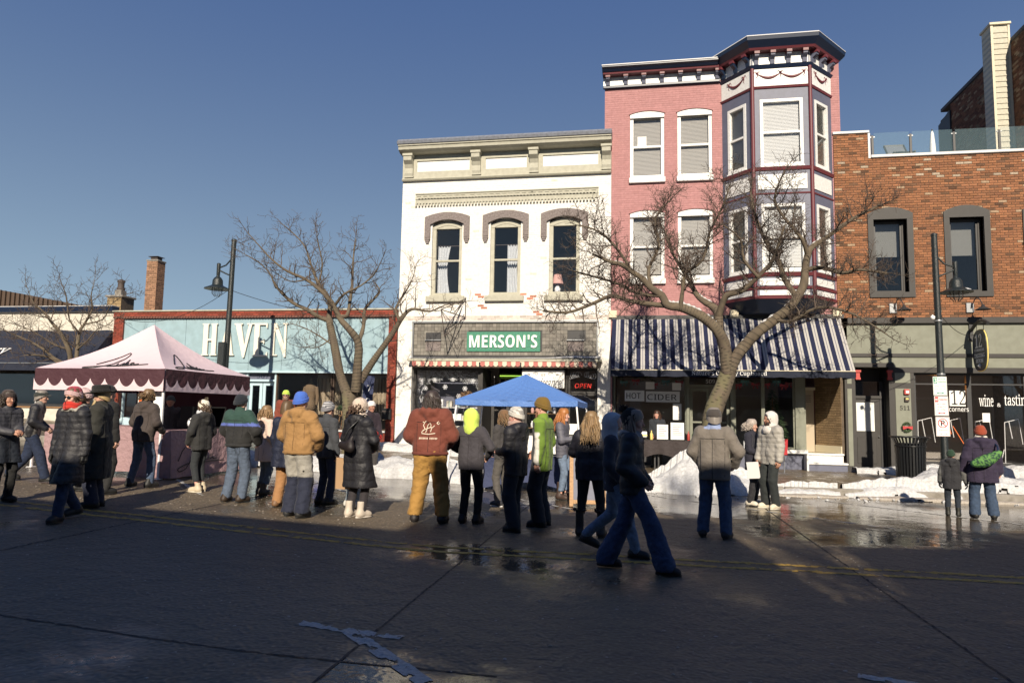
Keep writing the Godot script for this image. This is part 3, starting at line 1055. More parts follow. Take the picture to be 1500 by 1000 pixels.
# ---------------------------------------------------------------- the white building
func white_tone(x: float, y: float, q: RandomNumberGenerator):
	for s in [[-5.05, 5.28, 0.14, 0.07], [-3.55, 5.27, 0.20, 0.09], [-5.55, 5.16, 0.09, 0.04], [-3.25, 4.75, 0.12, 0.10], [-3.0, 5.33, 0.1, 0.05], [-4.98, 4.95, 0.06, 0.05], [-3.45, 4.6, 0.16, 0.07]]:
		if absf(x + 0.1 - s[0]) < s[2] and absf(y + 0.03 - s[1]) < s[3] and q.randf() < 0.45:
			return Color(0.48, 0.20, 0.13) * q.randf_range(0.8, 1.2)
	if y < 4.62 and y > 4.46:
		return Color(0.60, 0.53, 0.48) * q.randf_range(0.72, 1.2)
	var k := q.randf_range(0.955, 1.0)
	if q.randf() < 0.012:
		return Color(0.66, 0.61, 0.54)
	return Color(0.81 * k, 0.80 * k, 0.765 * k)

func make_white_building() -> void:
	var g := gy(-4.4)
	var th := thing("white_building", "two-storey white painted brick building with sage cornice and arched windows", "building", Vector3(-4.35, g, 0))
	var x0 := -7.74
	var x1 := -0.95
	var wins := [[-6.69, -5.69], [-4.76, -3.78], [-2.87, -1.92]]
	var holes := [Rect2(-7.24, -0.5, 5.90, 4.95)]
	for w in wins:
		holes.append(Rect2(w[0], 5.28, w[1] - w[0], 2.5))
	wpart(bricks(x0, x1, -0.1, 9.12, 0.0, 0.006, holes, white_tone, Transform3D(), 0.2, 0.062, 0.009, 11), "painted_brick", M.white_brick, th).set_meta("kind", "stuff")
	wpart(holed(x0, x1, -0.4, 9.96, -0.35, -0.004, holes), "front_wall", M.mortar_white, th)
	shell(th, x0, x1, g, 10.2, 14.0, M.mortar_white, [0.28, 4.6])
	wpart(moulding([Vector2(0, 9.95), Vector2(0.30, 9.97), Vector2(0.44, 10.03), Vector2(0.46, 10.12), Vector2(0.50, 10.14), Vector2(0.50, 10.17), Vector2(-0.35, 10.17), Vector2(-0.35, 9.95)], x0 - 0.04, x1 + 0.02), "cornice", M.cream_trim, th)
	wpart(moulding([Vector2(0.44, 10.172), Vector2(0.53, 10.19), Vector2(0.56, 10.27), Vector2(0.50, 10.31), Vector2(0.46, 10.36), Vector2(-0.35, 10.44), Vector2(-0.35, 10.172)], x0 - 0.06, x1 + 0.03), "gutter", M.slate_roofing, th)
	var pan := [[-7.26, -5.49], [-4.96, -3.62], [-3.10, -1.35]]
	var ph := []
	for p in pan:
		ph.append(Rect2(p[0], 9.40, p[1] - p[0], 0.36))
	wpart(holed(x0, x1, 9.10, 9.95, -0.003, 0.06, ph), "frieze", M.cream_trim, th)
	for p in pan:
		wpart(bx(p[0], p[1], 9.40, 9.76, -0.002, 0.018), "frieze_panel", M.white_paint, th)
	wpart(moulding([Vector2(0.06, 9.10), Vector2(0.10, 9.10), Vector2(0.13, 9.14), Vector2(0.10, 9.18), Vector2(0.06, 9.19)], x0, x1), "frieze_bead", M.cream_trim, th)
	for x in [-7.64, -5.38, -3.51, -1.23]:
		var b := MB.new()
		var poly := PackedVector2Array([Vector2(0.062, 9.24), Vector2(0.12, 9.24), Vector2(0.15, 9.34), Vector2(0.14, 9.50), Vector2(0.20, 9.62), Vector2(0.33, 9.72), Vector2(0.34, 9.84), Vector2(0.30, 9.86), Vector2(0.30, 9.945), Vector2(0.062, 9.945)])
		b.prism(poly, 0, 0.27, Transform3D(Basis(Vector3(0, 0, 1), Vector3.UP, Vector3(1, 0, 0)), Vector3(x, 0, 0)))
		b.x(x - 0.03, x + 0.30, 9.87, 9.942, 0.062, 0.345)
		b.x(x - 0.015, x + 0.285, 9.20, 9.245, 0.062, 0.14)
		wpart(b, "bracket", M.cream_trim, th)
	wpart(bx(-7.28, -1.34, 8.34, 8.64, 0.008, 0.045), "corbel_band", M.cream_trim, th)
	var row := MB.new()
	var x := -7.28
	while x < -1.4:
		row.x(x, x + 0.055, 8.25, 8.34, 0.008, 0.075)
		row.x(x, x + 0.17, 8.47, 8.50, 0.045, 0.065)
		if int(x * 10) % 2 == 0:
			row.x(x + 0.05, x + 0.19, 8.575, 8.605, 0.045, 0.065)
		x += 0.105
	wpart(row, "corbels", M.cream_trim, th).set_meta("kind", "stuff")
	wpart(bx(-7.28, -1.34, 8.64, 8.67, 0.008, 0.075), "corbel_cap", M.cream_trim, th)
	for k in 3:
		var w: Array = wins[k]
		var cx: float = (w[0] + w[1]) / 2
		var o := {"rail": 0.5, "z0": -0.22, "z1": -0.10}
		var f := sash_window(th, Transform3D(), w[0], w[1], 5.30, 7.62, 0.11, M.cream_trim, o)
		var head := MB.new()
		var poly := arc_band(w[0], w[1], 7.62, 7.76)
		poly.append(Vector2(w[1], 7.52))
		poly.append_array(_rev(arc_band(w[0] + 0.1, w[1] - 0.1, 7.50, 7.62)))
		poly.append(Vector2(w[0], 7.52))
		head.prism(poly, -0.21, -0.085)
		part(head, "arched_head", M.cream_trim, f)
		part(bx(w[0] - 0.13, w[1] + 0.13, 5.10, 5.28, 0.008, 0.13, 0.015), "sill", M.cream_trim, f)
		part(bx(w[0] - 0.02, w[1] + 0.02, 5.275, 5.31, -0.25, 0.10), "sill_board", M.cream_trim, f)
		var hood := MB.new()
		poly = arc_band(cx - 0.74, cx + 0.74, 7.87, 8.02)
		poly.append_array([Vector2(cx + 0.74, 7.20), Vector2(cx + 0.56, 7.20), Vector2(cx + 0.56, 7.62)])
		poly.append_array(_rev(arc_band(cx - 0.56, cx + 0.56, 7.62, 7.78)))
		poly.append_array([Vector2(cx - 0.56, 7.20), Vector2(cx - 0.74, 7.20)])
		hood.prism(poly, 0.004, 0.085)
		for s in [-1, 1]:
			for e in 3:
				hood.x(cx + s * 0.65 - 0.09 + e * 0.022, cx + s * 0.65 + 0.09 - e * 0.022, 7.135 - e * 0.062, 7.197 - e * 0.062, 0.004, 0.075 - e * 0.012)
		part(hood, "hood", M.mauve_stone, f)
		if k < 2:
			var cu := MB.new()
			var a: float = w[0] + 0.1 if k == 0 else w[1] - 0.5
			cu.grid(24, 8, func(u: float, v: float): return Vector3(a + u * (0.42 - 0.10 * sin(PI * v)), lerpf(5.42, 7.0, v), -0.42 + 0.035 * sin(u * 28.0)), Vector3(0, 0, 1))
			part(cu, "curtain", M.curtain, f)
			part(bx(w[0], w[1], 7.0, 7.02, -0.42, -0.40), "curtain_rod", M.iron, f)
		else:
			var lamp := thing("table_lamp", "pink shaded table lamp standing inside an upstairs window of the white building", "lamp", Vector3(-2.66, 5.28, -0.55))
			var lb := MB.new()
			lb.lathe([Vector2(0.10, 0), Vector2(0.11, 0.03), Vector2(0.05, 0.06), Vector2(0.09, 0.2), Vector2(0.10, 0.3), Vector2(0.03, 0.42), Vector2(0.015, 0.55)], Vector3.ZERO, 14)
			part(lb, "lamp_base", M.frost_white, lamp)
			lb = MB.new()
			lb.lathe([Vector2(0.19, 0.45), Vector2(0.12, 0.75)], Vector3.ZERO, 18)
			part(lb, "lamp_shade", M.lamp_pink, lamp)
			wpart(bx(w[0] - 0.1, w[1] + 0.1, 5.20, 5.28, -0.9, -0.3), "window_table", M.dark_wood, th)
	wpart(bx(-7.24, -1.34, 3.30, 4.45, -0.35, -0.03), "sign_fascia", M.charcoal_paint, th)
	var tiles := MB.new()
	var vent := [Rect2(-6.80, 3.86, 0.49, 0.26), Rect2(-2.26, 3.88, 0.49, 0.26), Rect2(-5.45, 3.52, 2.34, 0.63)]
	var yy := 3.40
	while yy < 4.40:
		x = -7.20
		while x < -1.45:
			var keep := true
			for v in vent:
				keep = keep and not v.has_point(Vector2(x + 0.05, yy + 0.05))
			if keep:
				tiles.col = Color(0.20, 0.185, 0.16) * rng.randf_range(0.62, 1.15)
				tiles.x(x + 0.003, x + 0.109, yy + 0.003, yy + 0.109, -0.03, -0.012 + rng.randf_range(-0.003, 0.003))
			x += 0.112
		yy += 0.112
	wpart(tiles, "fascia_tiles", M.grey_tile, th).set_meta("kind", "stuff")
	var fr := MB.new()
	fr.x(-7.26, -1.32, 4.43, 4.48, -0.02, 0.05)
	fr.x(-7.26, -7.21, 3.30, 4.43, -0.02, 0.035)
	fr.x(-1.37, -1.32, 3.30, 4.43, -0.02, 0.035)
	wpart(fr, "fascia_frame", M.galvanised, th)
	for v in [-6.80, -2.26]:
		wpart(bx(v, v + 0.49, 3.90, 4.12, -0.03, 0.02), "vent", M.charcoal_paint, th)
		wpart(bx(v - 0.02, v + 0.51, 3.86, 3.895, -0.03, 0.07), "vent_shelf", M.galvanised, th)
		wpart(bx(v, v + 0.49, 3.54, 3.86, -0.03, 0.004), "vent_panel", M.mauve_stone, th)
	var sg := thing("shop_sign", "green sign board with white lettering on the grey tiled fascia", "sign", Vector3(-4.28, 3.52, 0))
	wpart(bx(-5.45, -3.11, 3.52, 4.14, -0.03, 0.03, 0.006), "board", M.sign_green, sg)
	words("MERSON'S", Vector3(-4.28, 3.835, 0.05), 2.16, 0.40, M.white_print, sg, 0.035, false, Basis(), "lettering", 700)
	var aw := thing("rolled_awning", "rolled red and cream scalloped awning under a snow-covered case", "awning", Vector3(-4.28, 3.0, 0.3))
	wpart(bx(-7.30, -1.20, 3.19, 3.27, -0.02, 0.32, 0.01), "case", M.cream_trim, aw)
	var sn := MB.new()
	sn.grid(70, 10, func(u: float, v: float):
		var xx := lerpf(-7.28, -1.25, u)
		var e := (0.045 + 0.09 * smoothstep(0.55, 0.9, u)) * pow(maxf(0, sin(PI * clampf(v, 0.02, 0.98))), 0.35) * (0.8 + 0.25 * sin(u * 19.0) * sin(u * 7.0))
		return Vector3(xx, 3.27 + e, lerpf(0.0, 0.32, v)))
	wpart(sn, "snow_cap", M.snow, aw)
	var va := MB.new()
	for k in 42:
		var a := lerpf(-7.14, -1.34, k / 42.0)
		var b := lerpf(-7.14, -1.34, (k + 1) / 42.0)
		va.col = Color(0.44, 0.16, 0.14) if k % 2 == 0 else Color(0.66, 0.56, 0.44)
		va.grid(6, 4, func(u: float, v: float): return Vector3(lerpf(a, b, u), lerpf(3.19, 3.07 - 0.045 * sin(PI * u), v), 0.30 + 0.012 * sin((k + u) * 2.1) * v), Vector3(0, 0, 1))
	wpart(va, "valance", M.valance_cloth, aw)
	wpart(bx(-7.14, -1.34, 3.00, 3.05, 0.20, 0.27), "front_bar", M.dark_wood, aw)
	for e in [-4.95, -3.66]:
		wpart(bx(e - 0.02, e + 0.02, 3.0, 3.16, 0.315, 0.335), "bracket", M.black_metal, aw)
	sash_window(th, Transform3D(), -7.20, -5.02, 0.95, 3.0, 0.07, M.taupe_paint, {"rail": 0.0, "z0": -0.22, "z1": -0.1})
	wpart(bx(-7.24, -5.0, -0.2, 0.94, -0.3, -0.08), "bulkhead", M.white_paint, th)
	for k in 6:
		wpart(bx(-7.2 + k * 0.365, -6.85 + k * 0.365, 0.32, 0.88, -0.08, -0.062, 0.008), "bulkhead_panel", M.white_paint, th)
	wpart(bx(-5.02, -4.92, -0.2, 3.0, -0.3, -0.02), "pilaster", M.taupe_paint, th)
	wpart(bx(-3.66, -3.58, -0.2, 3.0, -0.3, -0.02), "pilaster", M.taupe_paint, th)
	var rc := MB.new()
	rc.x(-4.98, -4.94, -0.2, 3.0, -1.4, -0.3)
	rc.x(-3.64, -3.60, -0.2, 3.0, -1.4, -0.3)
	wpart(rc, "recess_wall", M.taupe_paint, th)
	for e in [[-4.92, -4.31], [-4.29, -3.66]]:
		var dr := MB.new()
		dr.x(e[0], e[0] + 0.1, 0.2, 2.3, -1.45, -1.40)
		dr.x(e[1] - 0.1, e[1], 0.2, 2.3, -1.45, -1.40)
		dr.x(e[0] + 0.1, e[1] - 0.1, 2.16, 2.3, -1.45, -1.40)
		dr.x(e[0] + 0.1, e[1] - 0.1, 0.2, 0.9, -1.45, -1.40)
		var door := wpart(dr, "door", M.taupe_paint, th)
		part(bx(e[0] + 0.1, e[1] - 0.1, 0.9, 2.16, -1.43, -1.42), "pane", M.dark_glass, door)
	var bars := MB.new()
	for k in 6:
		bars.x(-4.75 + k * 0.19, -4.735 + k * 0.19, 2.36, 2.80, -0.98, -0.96)
	bars.x(-4.92, -3.66, 2.30, 2.36, -1.45, -0.94)
	wpart(bars, "transom_bars", M.white_metal, th)
	wpart(bx(-4.55, -3.72, 2.72, 2.86, -0.93, -0.90), "lime_strip", M.neon_green, th)
	sash_window(th, Transform3D(), -3.58, -2.26, 0.95, 3.0, 0.06, M.taupe_paint, {"rail": 0.0, "z0": -0.22, "z1": -0.1})
	sash_window(th, Transform3D(), -2.24, -1.36, 2.25, 3.0, 0.06, M.taupe_paint, {"rail": 0.0, "z0": -0.22, "z1": -0.1})
	sash_window(th, Transform3D(), -2.24, -1.36, 0.95, 2.24, 0.06, M.taupe_paint, {"rail": 0.0, "z0": -0.22, "z1": -0.1})
	wpart(bx(-3.6, -1.34, -0.2, 0.94, -0.3, -0.08), "bulkhead", M.white_paint, th)
	for k in 6:
		wpart(bx(-3.56 + k * 0.37, -3.22 + k * 0.37, 0.22, 0.88, -0.08, -0.062, 0.008), "bulkhead_panel", M.white_paint, th)
	wpart(bx(-7.5, -4.98, 0.3, 3.2, -3.0, -2.9), "back_panel", M.shop_wall, th)
	wpart(bx(-3.6, -1.2, 0.3, 3.2, -3.0, -2.9), "back_panel", M.shop_wall, th)
	var ns := thing("script_sign", "white hanging board with black script and scroll ornament under the scalloped valance", "sign", Vector3(-3.0, 2.4, 0.1))
	wpart(bx(-3.66, -2.34, 2.39, 2.95, 0.02, 0.06, 0.02), "board", M.white_print, ns)
	words("Renaissance", Vector3(-2.98, 2.56, 0.065), 1.08, 0.30, M.ink, ns, 0.008, true, Basis(Vector3(1, 0, 0), Vector3(0.28, 1, 0), Vector3(0, 0, 1)), "lettering", 400, true)
	words("NEW", Vector3(-3.0, 2.80, 0.065), 0.16, 0.10, M.ink, ns, 0.006, true)
	var orn := MB.new()
	for s in [-1, 1]:
		for q in 2:
			var pts := PackedVector3Array()
			var rr := PackedFloat32Array()
			for k in 22:
				var a := k / 21.0 * TAU * 1.2
				var rad := 0.09 * (1.0 - k / 26.0) * (1.0 if q == 0 else 0.6)
				pts.append(Vector3(-3.0 + s * (0.22 + q * 0.22) + s * rad * cos(a), 2.83 - q * 0.03 + rad * sin(a) * 0.55, 0.066))
				rr.append(0.007 * (1.1 - k / 22.0) + 0.002)
			orn.tube(pts, rr, 5)
	wpart(orn, "scrollwork", M.ink, ns)
	var on := thing("open_sign", "red neon OPEN sign hanging in the small shop window", "neon sign", Vector3(-1.8, 2.4, -0.3))
	words("OPEN", Vector3(-1.80, 2.49, -0.27), 0.50, 0.14, M.neon_red, on, 0.02, false, Basis(Vector3(1, 0, 0), Vector3(0.15, 1, 0), Vector3(0, 0, 1)), "neon_tube", 400)
	var sw := MB.new()
	for s in [-1, 1]:
		for q in 5:
			var pts := PackedVector3Array()
			var rr := PackedFloat32Array()
			for k in 16:
				var a := k / 15.0 * TAU * 0.8 + q
				var rad := 0.12 * (1.0 - k / 22.0)
				pts.append(Vector3(-1.80 + s * (0.10 + 0.065 * q) + rad * cos(a) * 0.6, 2.80 + rad * sin(a), -0.085))
				rr.append(0.006)
			sw.tube(pts, rr, 4)
	wpart(sw, "frost_scroll", M.frost_white, th)
	var ib := thing("sign_bracket", "rusty iron bracket with loose cables on the white painted wall", "bracket", Vector3(-5.5, 4.5, 0))
	var it := MB.new()
	for l in [[-5.52, 4.55, 0.02, -5.52, 5.25, 0.02], [-5.52, 5.2, 0.02, -6.05, 4.72, 0.95], [-5.52, 4.6, 0.02, -6.05, 4.72, 0.95], [-5.6, 5.05, 0.15, -5.78, 4.66, 0.48], [-5.8, 4.92, 0.5, -5.85, 4.68, 0.62], [-5.52, 4.62, 0.02, -5.95, 3.90, 0.85], [-5.62, 5.0, 0.2, -5.95, 3.90, 0.85], [-6.05, 4.72, 0.95, -5.95, 3.90, 0.85]]:
		it.rod(Vector3(l[0], l[1], l[2]), Vector3(l[3], l[4], l[5]), 0.014, 0.014, 6)
	wpart(it, "iron_frame", M.iron, ib)
	for e in 2:
		var cb := MB.new()
		var pts := PackedVector3Array()
		var rr := PackedFloat32Array()
		for k in 20:
			var u := k / 19.0
			pts.append(Vector3(lerpf(-6.05, -5.45, u) + 0.12 * sin(u * 5.0), lerpf(4.7, 3.9 + e * 0.8, u) - 0.7 * sin(PI * u) * (1 - 0.3 * e), lerpf(0.92, 0.02, u)))
			rr.append(0.008)
		cb.tube(pts, rr, 5)
		wpart(cb, "cable", M.wire, ib)

func _rev(p: PackedVector2Array) -> PackedVector2Array:
	var q := p.duplicate()
	q.reverse()
	return q

# ---------------------------------------------------------------- the pink building with the bay
func pink_tone(_x: float, _y: float, q: RandomNumberGenerator):
	var k := q.randf_range(0.93, 1.03)
	return Color(0.44 * k, 0.222 * k, 0.222 * k)

func bay_ring(off: float) -> PackedVector2Array:
	return PackedVector2Array([Vector2(2.40 - off * 1.0, 0), Vector2(3.16 - off * 0.42, 0.9 + off), Vector2(4.74 + off * 0.42, 0.9 + off), Vector2(5.53 + off * 1.0, 0)])

func bay_band(y0: float, y1: float, off0: float, off1: float, thick := 0.1) -> MB:
	var b := MB.new()
	var p := bay_ring(off0)
	var q := bay_ring(off1)
	var pi := bay_ring(minf(off0, off1) - thick)
	for k in 3:
		var a := Vector3(p[k].x, y0, p[k].y)
		var c := Vector3(p[k + 1].x, y0, p[k + 1].y)
		var d := Vector3(q[k + 1].x, y1, q[k + 1].y)
		var e := Vector3(q[k].x, y1, q[k].y)
		var out := Vector3(c.z - a.z, 0, -(c.x - a.x)) * -1.0
		b.flat(a, c, d, e, out)
		b.flat(a, c, Vector3(pi[k + 1].x, y0, pi[k + 1].y), Vector3(pi[k].x, y0, pi[k].y), Vector3.DOWN)
		b.flat(e, d, Vector3(pi[k + 1].x, y1, pi[k + 1].y), Vector3(pi[k].x, y1, pi[k].y), Vector3.UP)
	for k in [0, 3]:
		b.flat(Vector3(p[k].x, y0, 0), Vector3(q[k].x, y1, 0), Vector3(q[k].x, y1, -0.1), Vector3(p[k].x, y0, -0.1), Vector3(-1 if k == 0 else 1, 0, 0))
	return b

func bay_faces() -> Array:
	var p := bay_ring(0.0)
	var out := []
	for k in 3:
		var a := Vector3(p[k].x, 0, p[k].y)
		var c := Vector3(p[k + 1].x, 0, p[k + 1].y)
		var u := (c - a).normalized()
		out.append([Transform3D(Basis(u, Vector3.UP, u.cross(Vector3.UP)), a), a.distance_to(c)])
	return out

func swag(x0: float, x1: float, y: float, drop: float) -> MB:
	var b := MB.new()
	var pts := PackedVector3Array()
	var rr := PackedFloat32Array()
	for k in 15:
		var u := k / 14.0
		pts.append(Vector3(lerpf(x0, x1, u), y - drop * sin(PI * u), 0.015))
		rr.append(0.012 + 0.034 * sin(PI * u))
	b.tube(pts, rr, 6)
	for e in [x0, x1]:
		b.lathe([Vector2(0.001, -0.045), Vector2(0.045, 0), Vector2(0.001, 0.045)], Vector3(e, y + 0.02, 0.02), 8)
		for s in [-1.0, 1.0]:
			var t := PackedVector3Array()
			var tr := PackedFloat32Array()
			for k in 8:
				var u := k / 7.0
				t.append(Vector3(e + s * (0.02 + 0.10 * u), y + 0.02 + 0.06 * sin(u * 4.5), 0.015))
				tr.append(0.013 * (1.1 - u))
			b.tube(t, tr, 5)
		var h := PackedVector3Array()
		var hr := PackedFloat32Array()
		for k in 8:
			var u := k / 7.0
			h.append(Vector3(e + 0.018 * sin(u * 9.0), y - 0.02 - 0.15 * u, 0.015))
			hr.append(0.016 * (1.15 - u))
		b.tube(h, hr, 5)
	return b

func make_pink_building() -> void:
	var th := thing("pink_building", "three-storey pink painted brick building with navy bracketed cornice", "building", Vector3(2.3, 0, 0))
	var x0 := -1.16
	var x1 := 5.78
	var wx := [[-0.37, 0.67], [1.07, 2.10]]
	var holes := [Rect2(-3.0, -1.0, 2.055, 11.1), Rect2(5.56, -1.0, 2.0, 10.9), Rect2(-0.90, -0.5, 6.6, 4.95), Rect2(2.44, 4.9, 3.05, 7.0)]
	for w in wx:
		for y in [8.90, 5.74]:
			holes.append(Rect2(w[0], y, w[1] - w[0], 2.06))
	wpart(bricks(x0, x1, -0.1, 11.80, 0.0, 0.006, holes, pink_tone, Transform3D(), 0.2, 0.062, 0.009, 21), "painted_brick", M.pink_brick, th).set_meta("kind", "stuff")
	wpart(holed(x0, x1, -0.4, 12.2, -0.35, -0.004, holes), "front_wall", M.mortar_pink, th)
	shell(th, x0, x1, 0, 12.2, 15.0, M.mortar_pink, [0.14, 4.5, 8.1])
	var cx0 := x0 - 0.05
	var prof := func(dy: float) -> Array: return [[0.0, 12.19 + dy, 0.10, 12.21 + dy, M.navy_paint], [0.10, 0, 0, 0, null]]
	wpart(bx(cx0, 2.34, 11.82, 11.90, 0.004, 0.10, 0.012), "lower_belt", M.navy_paint, th)
	wpart(bx(cx0, 2.36, 11.90, 12.20, -0.003, 0.03), "frieze", M.white_paint, th)
	wpart(moulding([Vector2(0, 12.20), Vector2(0.26, 12.205), Vector2(0.28, 12.26), Vector2(-0.35, 12.26), Vector2(-0.35, 12.20)], cx0, 2.30), "soffit_mould", M.burgundy_paint, th)
	wpart(moulding([Vector2(0.0, 12.262), Vector2(0.30, 12.262), Vector2(0.38, 12.33), Vector2(0.44, 12.36), Vector2(0.44, 12.40), Vector2(-0.35, 12.40), Vector2(-0.35, 12.262)], cx0 - 0.02, 2.26), "crown_mould", M.navy_paint, th)
	wpart(moulding([Vector2(-0.35, 12.402), Vector2(0.46, 12.402), Vector2(0.46, 12.43), Vector2(-0.35, 12.47)], cx0 - 0.03, 2.24), "coping", M.coping_metal, th)
	for k in 7:
		var x := -1.12 + k * 0.555
		var m := MB.new()
		m.prism(PackedVector2Array([Vector2(0.032, 11.93), Vector2(0.07, 11.93), Vector2(0.10, 12.02), Vector2(0.20, 12.09), Vector2(0.22, 12.19), Vector2(0.032, 12.19)]), 0, 0.12, Transform3D(Basis(Vector3(0, 0, 1), Vector3.UP, Vector3(1, 0, 0)), Vector3(x, 0, 0)))
		var q := wpart(m, "modillion", M.slate_paint, th)
		part(bx(x - 0.012, x + 0.132, 12.13, 12.198, 0.033, 0.235), "modillion_cap", M.burgundy_paint, q)
	for w in wx:
		for y in [8.74, 5.58]:
			var f := sash_window(th, Transform3D(), w[0], w[1], y + 0.17, y + 2.19, 0.10, M.white_paint, {"rail": 0.5, "z0": -0.16, "z1": -0.04, "blind": 0.98, "glass": M.glass})
			part(bx(w[0] - 0.03, w[1] + 0.03, y, y + 0.165, 0.008, 0.10, 0.012), "sill", M.white_paint, f)
			var a := MB.new()
			var poly := arc_band(w[0], w[1], y + 2.20, y + 2.29)
			poly.append_array([Vector2(w[1], y + 2.09), Vector2(w[0], y + 2.09)])
			a.prism(poly, -0.10, 0.02)
			part(a, "arched_head", M.white_paint, f)
			a = MB.new()
			poly = arc_band(w[0] - 0.03, w[1] + 0.03, y + 2.20, y + 2.30)
			poly.append_array(_rev(arc_band(w[0] - 0.03, w[1] + 0.03, y + 2.235, y + 2.335)))
			a.prism(poly, 0.004, 0.05)
			part(a, "drip_mould", M.mortar_pink, f)
	part(bx(-0.15, 0.13, 9.96, 10.28, -0.127, -0.125), "taped_paper", M.paper, th).position = -th.position
	make_bay(th)
	for x in [-1.0, 2.56, 5.42]:
		wpart(bx(x, x + 0.24, 4.56, 4.78, 0.008, 0.09, 0.01), "stone_block", M.siding_trim, th)
	wpart(bx(-0.92, 5.72, 4.50, 4.62, 0.004, 0.07), "awning_beam", M.charcoal_paint, th)
	make_awning()
	make_pink_front(th)

func make_bay(th: Node3D) -> void:
	var faces := bay_faces()
	var lv := [[5.76, 7.70], [8.82, 10.80]]
	for k in 3:
		var t: Transform3D = faces[k][0]
		var wd: float = faces[k][1]
		var side := 0.20 if k == 1 else 0.24
		var hs := []
		for l in lv:
			hs.append(Rect2(side, l[0], wd - 2 * side, l[1] - l[0]))
		var tl := Transform3D(t.basis, t.origin - th.position)
		var o := part(holed(0, wd, 5.0, 12.2, -0.10, 0.0, hs), "bay_wall", M.slate_paint, th)
		o.transform = tl
		for e in 2:
			var l: Array = lv[e]
			var bm: Material = M.white_blind if k == 1 else M.blind
			var f := sash_window(th, t, side, wd - side, l[0], l[1], 0.085, M.white_paint, {"rail": 0.5, "z0": -0.08, "z1": 0.025, "blind": 0.98, "blind_mat": bm, "tilt": 1.0 if k == 1 else -0.25})
			part(bx(side - 0.02, wd - side + 0.02, l[0] - 0.05, l[0], 0.003, 0.06, 0.01), "sill", M.white_paint, f)
		for y in [[8.12, 8.56], [5.34, 5.54], [5.06, 5.20]]:
			o = part(bx(0.12, wd - 0.12, y[0], y[1], 0.002, 0.022), "white_panel", M.white_paint, th)
			o.transform = tl
		o = part(bx(0.0, wd, 11.20, 11.72, 0.002, 0.015), "swag_panel", M.white_paint, th)
		o.transform = tl
		var sw := MB.new()
		if k == 1:
			sw.add(swag(0.14, wd / 2, 11.58, 0.13))
			sw.add(swag(wd / 2, wd - 0.14, 11.58, 0.13))
		else:
			sw.add(swag(0.30, wd - 0.30, 11.58, 0.14))
		var s := part(sw, "carved_swag", M.burgundy_paint, o)
		s.set_meta("label", "burgundy carved garland on the white panel")
		if k > 0:
			var c := MB.new()
			c.rod(Vector3(0, 5.0, 0.02), Vector3(0, 11.74, 0.02), 0.055, 0.055, 10)
			o = part(c, "corner_shaft", M.burgundy_paint, th)
			o.transform = tl
		var nb := 4 if k == 1 else 3
		for q in nb:
			var x := 0.06 + (wd - 0.24) * q / (nb - 1.0)
			var m := MB.new()
			m.prism(PackedVector2Array([Vector2(0.0, 11.86), Vector2(0.05, 11.86), Vector2(0.08, 11.98), Vector2(0.20, 12.06), Vector2(0.22, 12.18), Vector2(0.0, 12.18)]), 0, 0.12, Transform3D(Basis(Vector3(0, 0, 1), Vector3.UP, Vector3(1, 0, 0)), Vector3(x, 0, 0)))
			o = part(m, "modillion", M.slate_paint if k != 0 else M.navy_paint, th)
			o.transform = tl
			part(bx(x - 0.012, x + 0.132, 12.115, 12.19, 0.0, 0.235), "modillion_cap", M.burgundy_paint, o)
		o = part(bx(0.02, wd - 0.02, 11.83, 12.2, 0.001, 0.012), "bay_frieze", M.white_paint, th)
		o.transform = tl
	for d in [[11.74, 11.83, 0.03, 0.09, M.navy_paint, "lower_belt"], [11.13, 11.19, 0.03, 0.06, M.burgundy_paint, "belt"], [8.68, 8.77, 0.03, 0.07, M.burgundy_paint, "belt"], [7.98, 8.02, 0.02, 0.03, M.burgundy_paint, "belt"], [5.60, 5.70, 0.03, 0.07, M.burgundy_paint, "belt"], [5.23, 5.31, 0.03, 0.05, M.burgundy_paint, "belt"], [4.96, 5.04, 0.03, 0.05, M.burgundy_paint, "belt"], [12.20, 12.26, 0.24, 0.28, M.burgundy_paint, "soffit_mould"], [12.262, 12.42, 0.28, 0.44, M.navy_paint, "crown_mould"], [12.422, 12.52, 0.44, 0.46, M.navy_paint, "crown_fascia"], [12.522, 12.56, 0.47, 0.45, M.coping_metal, "coping"]]:
		wpart(bay_band(d[0], d[1], d[2], d[3], 1.2 if d[0] > 12.1 else 0.1), d[5], d[4], th)
	var b := MB.new()
	var p := bay_ring(0.02)
	var q := bay_ring(-0.45)
	for k in 3:
		var a := Vector3(p[k].x, 4.96, p[k].y)
		var c := Vector3(p[k + 1].x, 4.96, p[k + 1].y)
		var d := Vector3(q[k + 1].x, 4.62, maxf(0.0, q[k + 1].y))
		var e := Vector3(q[k].x, 4.62, maxf(0.0, q[k].y))
		b.flat(a, c, d, e, Vector3(0, -1, 0.5))
	b.flat(Vector3(q[0].x, 4.62, 0), Vector3(q[1].x, 4.62, q[1].y), Vector3(q[2].x, 4.62, q[2].y), Vector3(q[3].x, 4.62, 0), Vector3.DOWN)
	wpart(b, "bay_underside", M.navy_paint, th)
	b = MB.new()
	p = bay_ring(-0.05)
	b.flat(Vector3(p[0].x, 12.25, 0), Vector3(p[1].x, 12.25, p[1].y), Vector3(p[2].x, 12.25, p[2].y), Vector3(p[3].x, 12.25, 0), Vector3.UP)
	b.flat(Vector3(p[0].x, 5.0, 0), Vector3(p[1].x, 5.0, p[1].y), Vector3(p[2].x, 5.0, p[2].y), Vector3(p[3].x, 5.0, 0), Vector3.UP)
	b.flat(Vector3(p[0].x, 8.2, 0), Vector3(p[1].x, 8.2, p[1].y), Vector3(p[2].x, 8.2, p[2].y), Vector3(p[3].x, 8.2, 0), Vector3.UP)
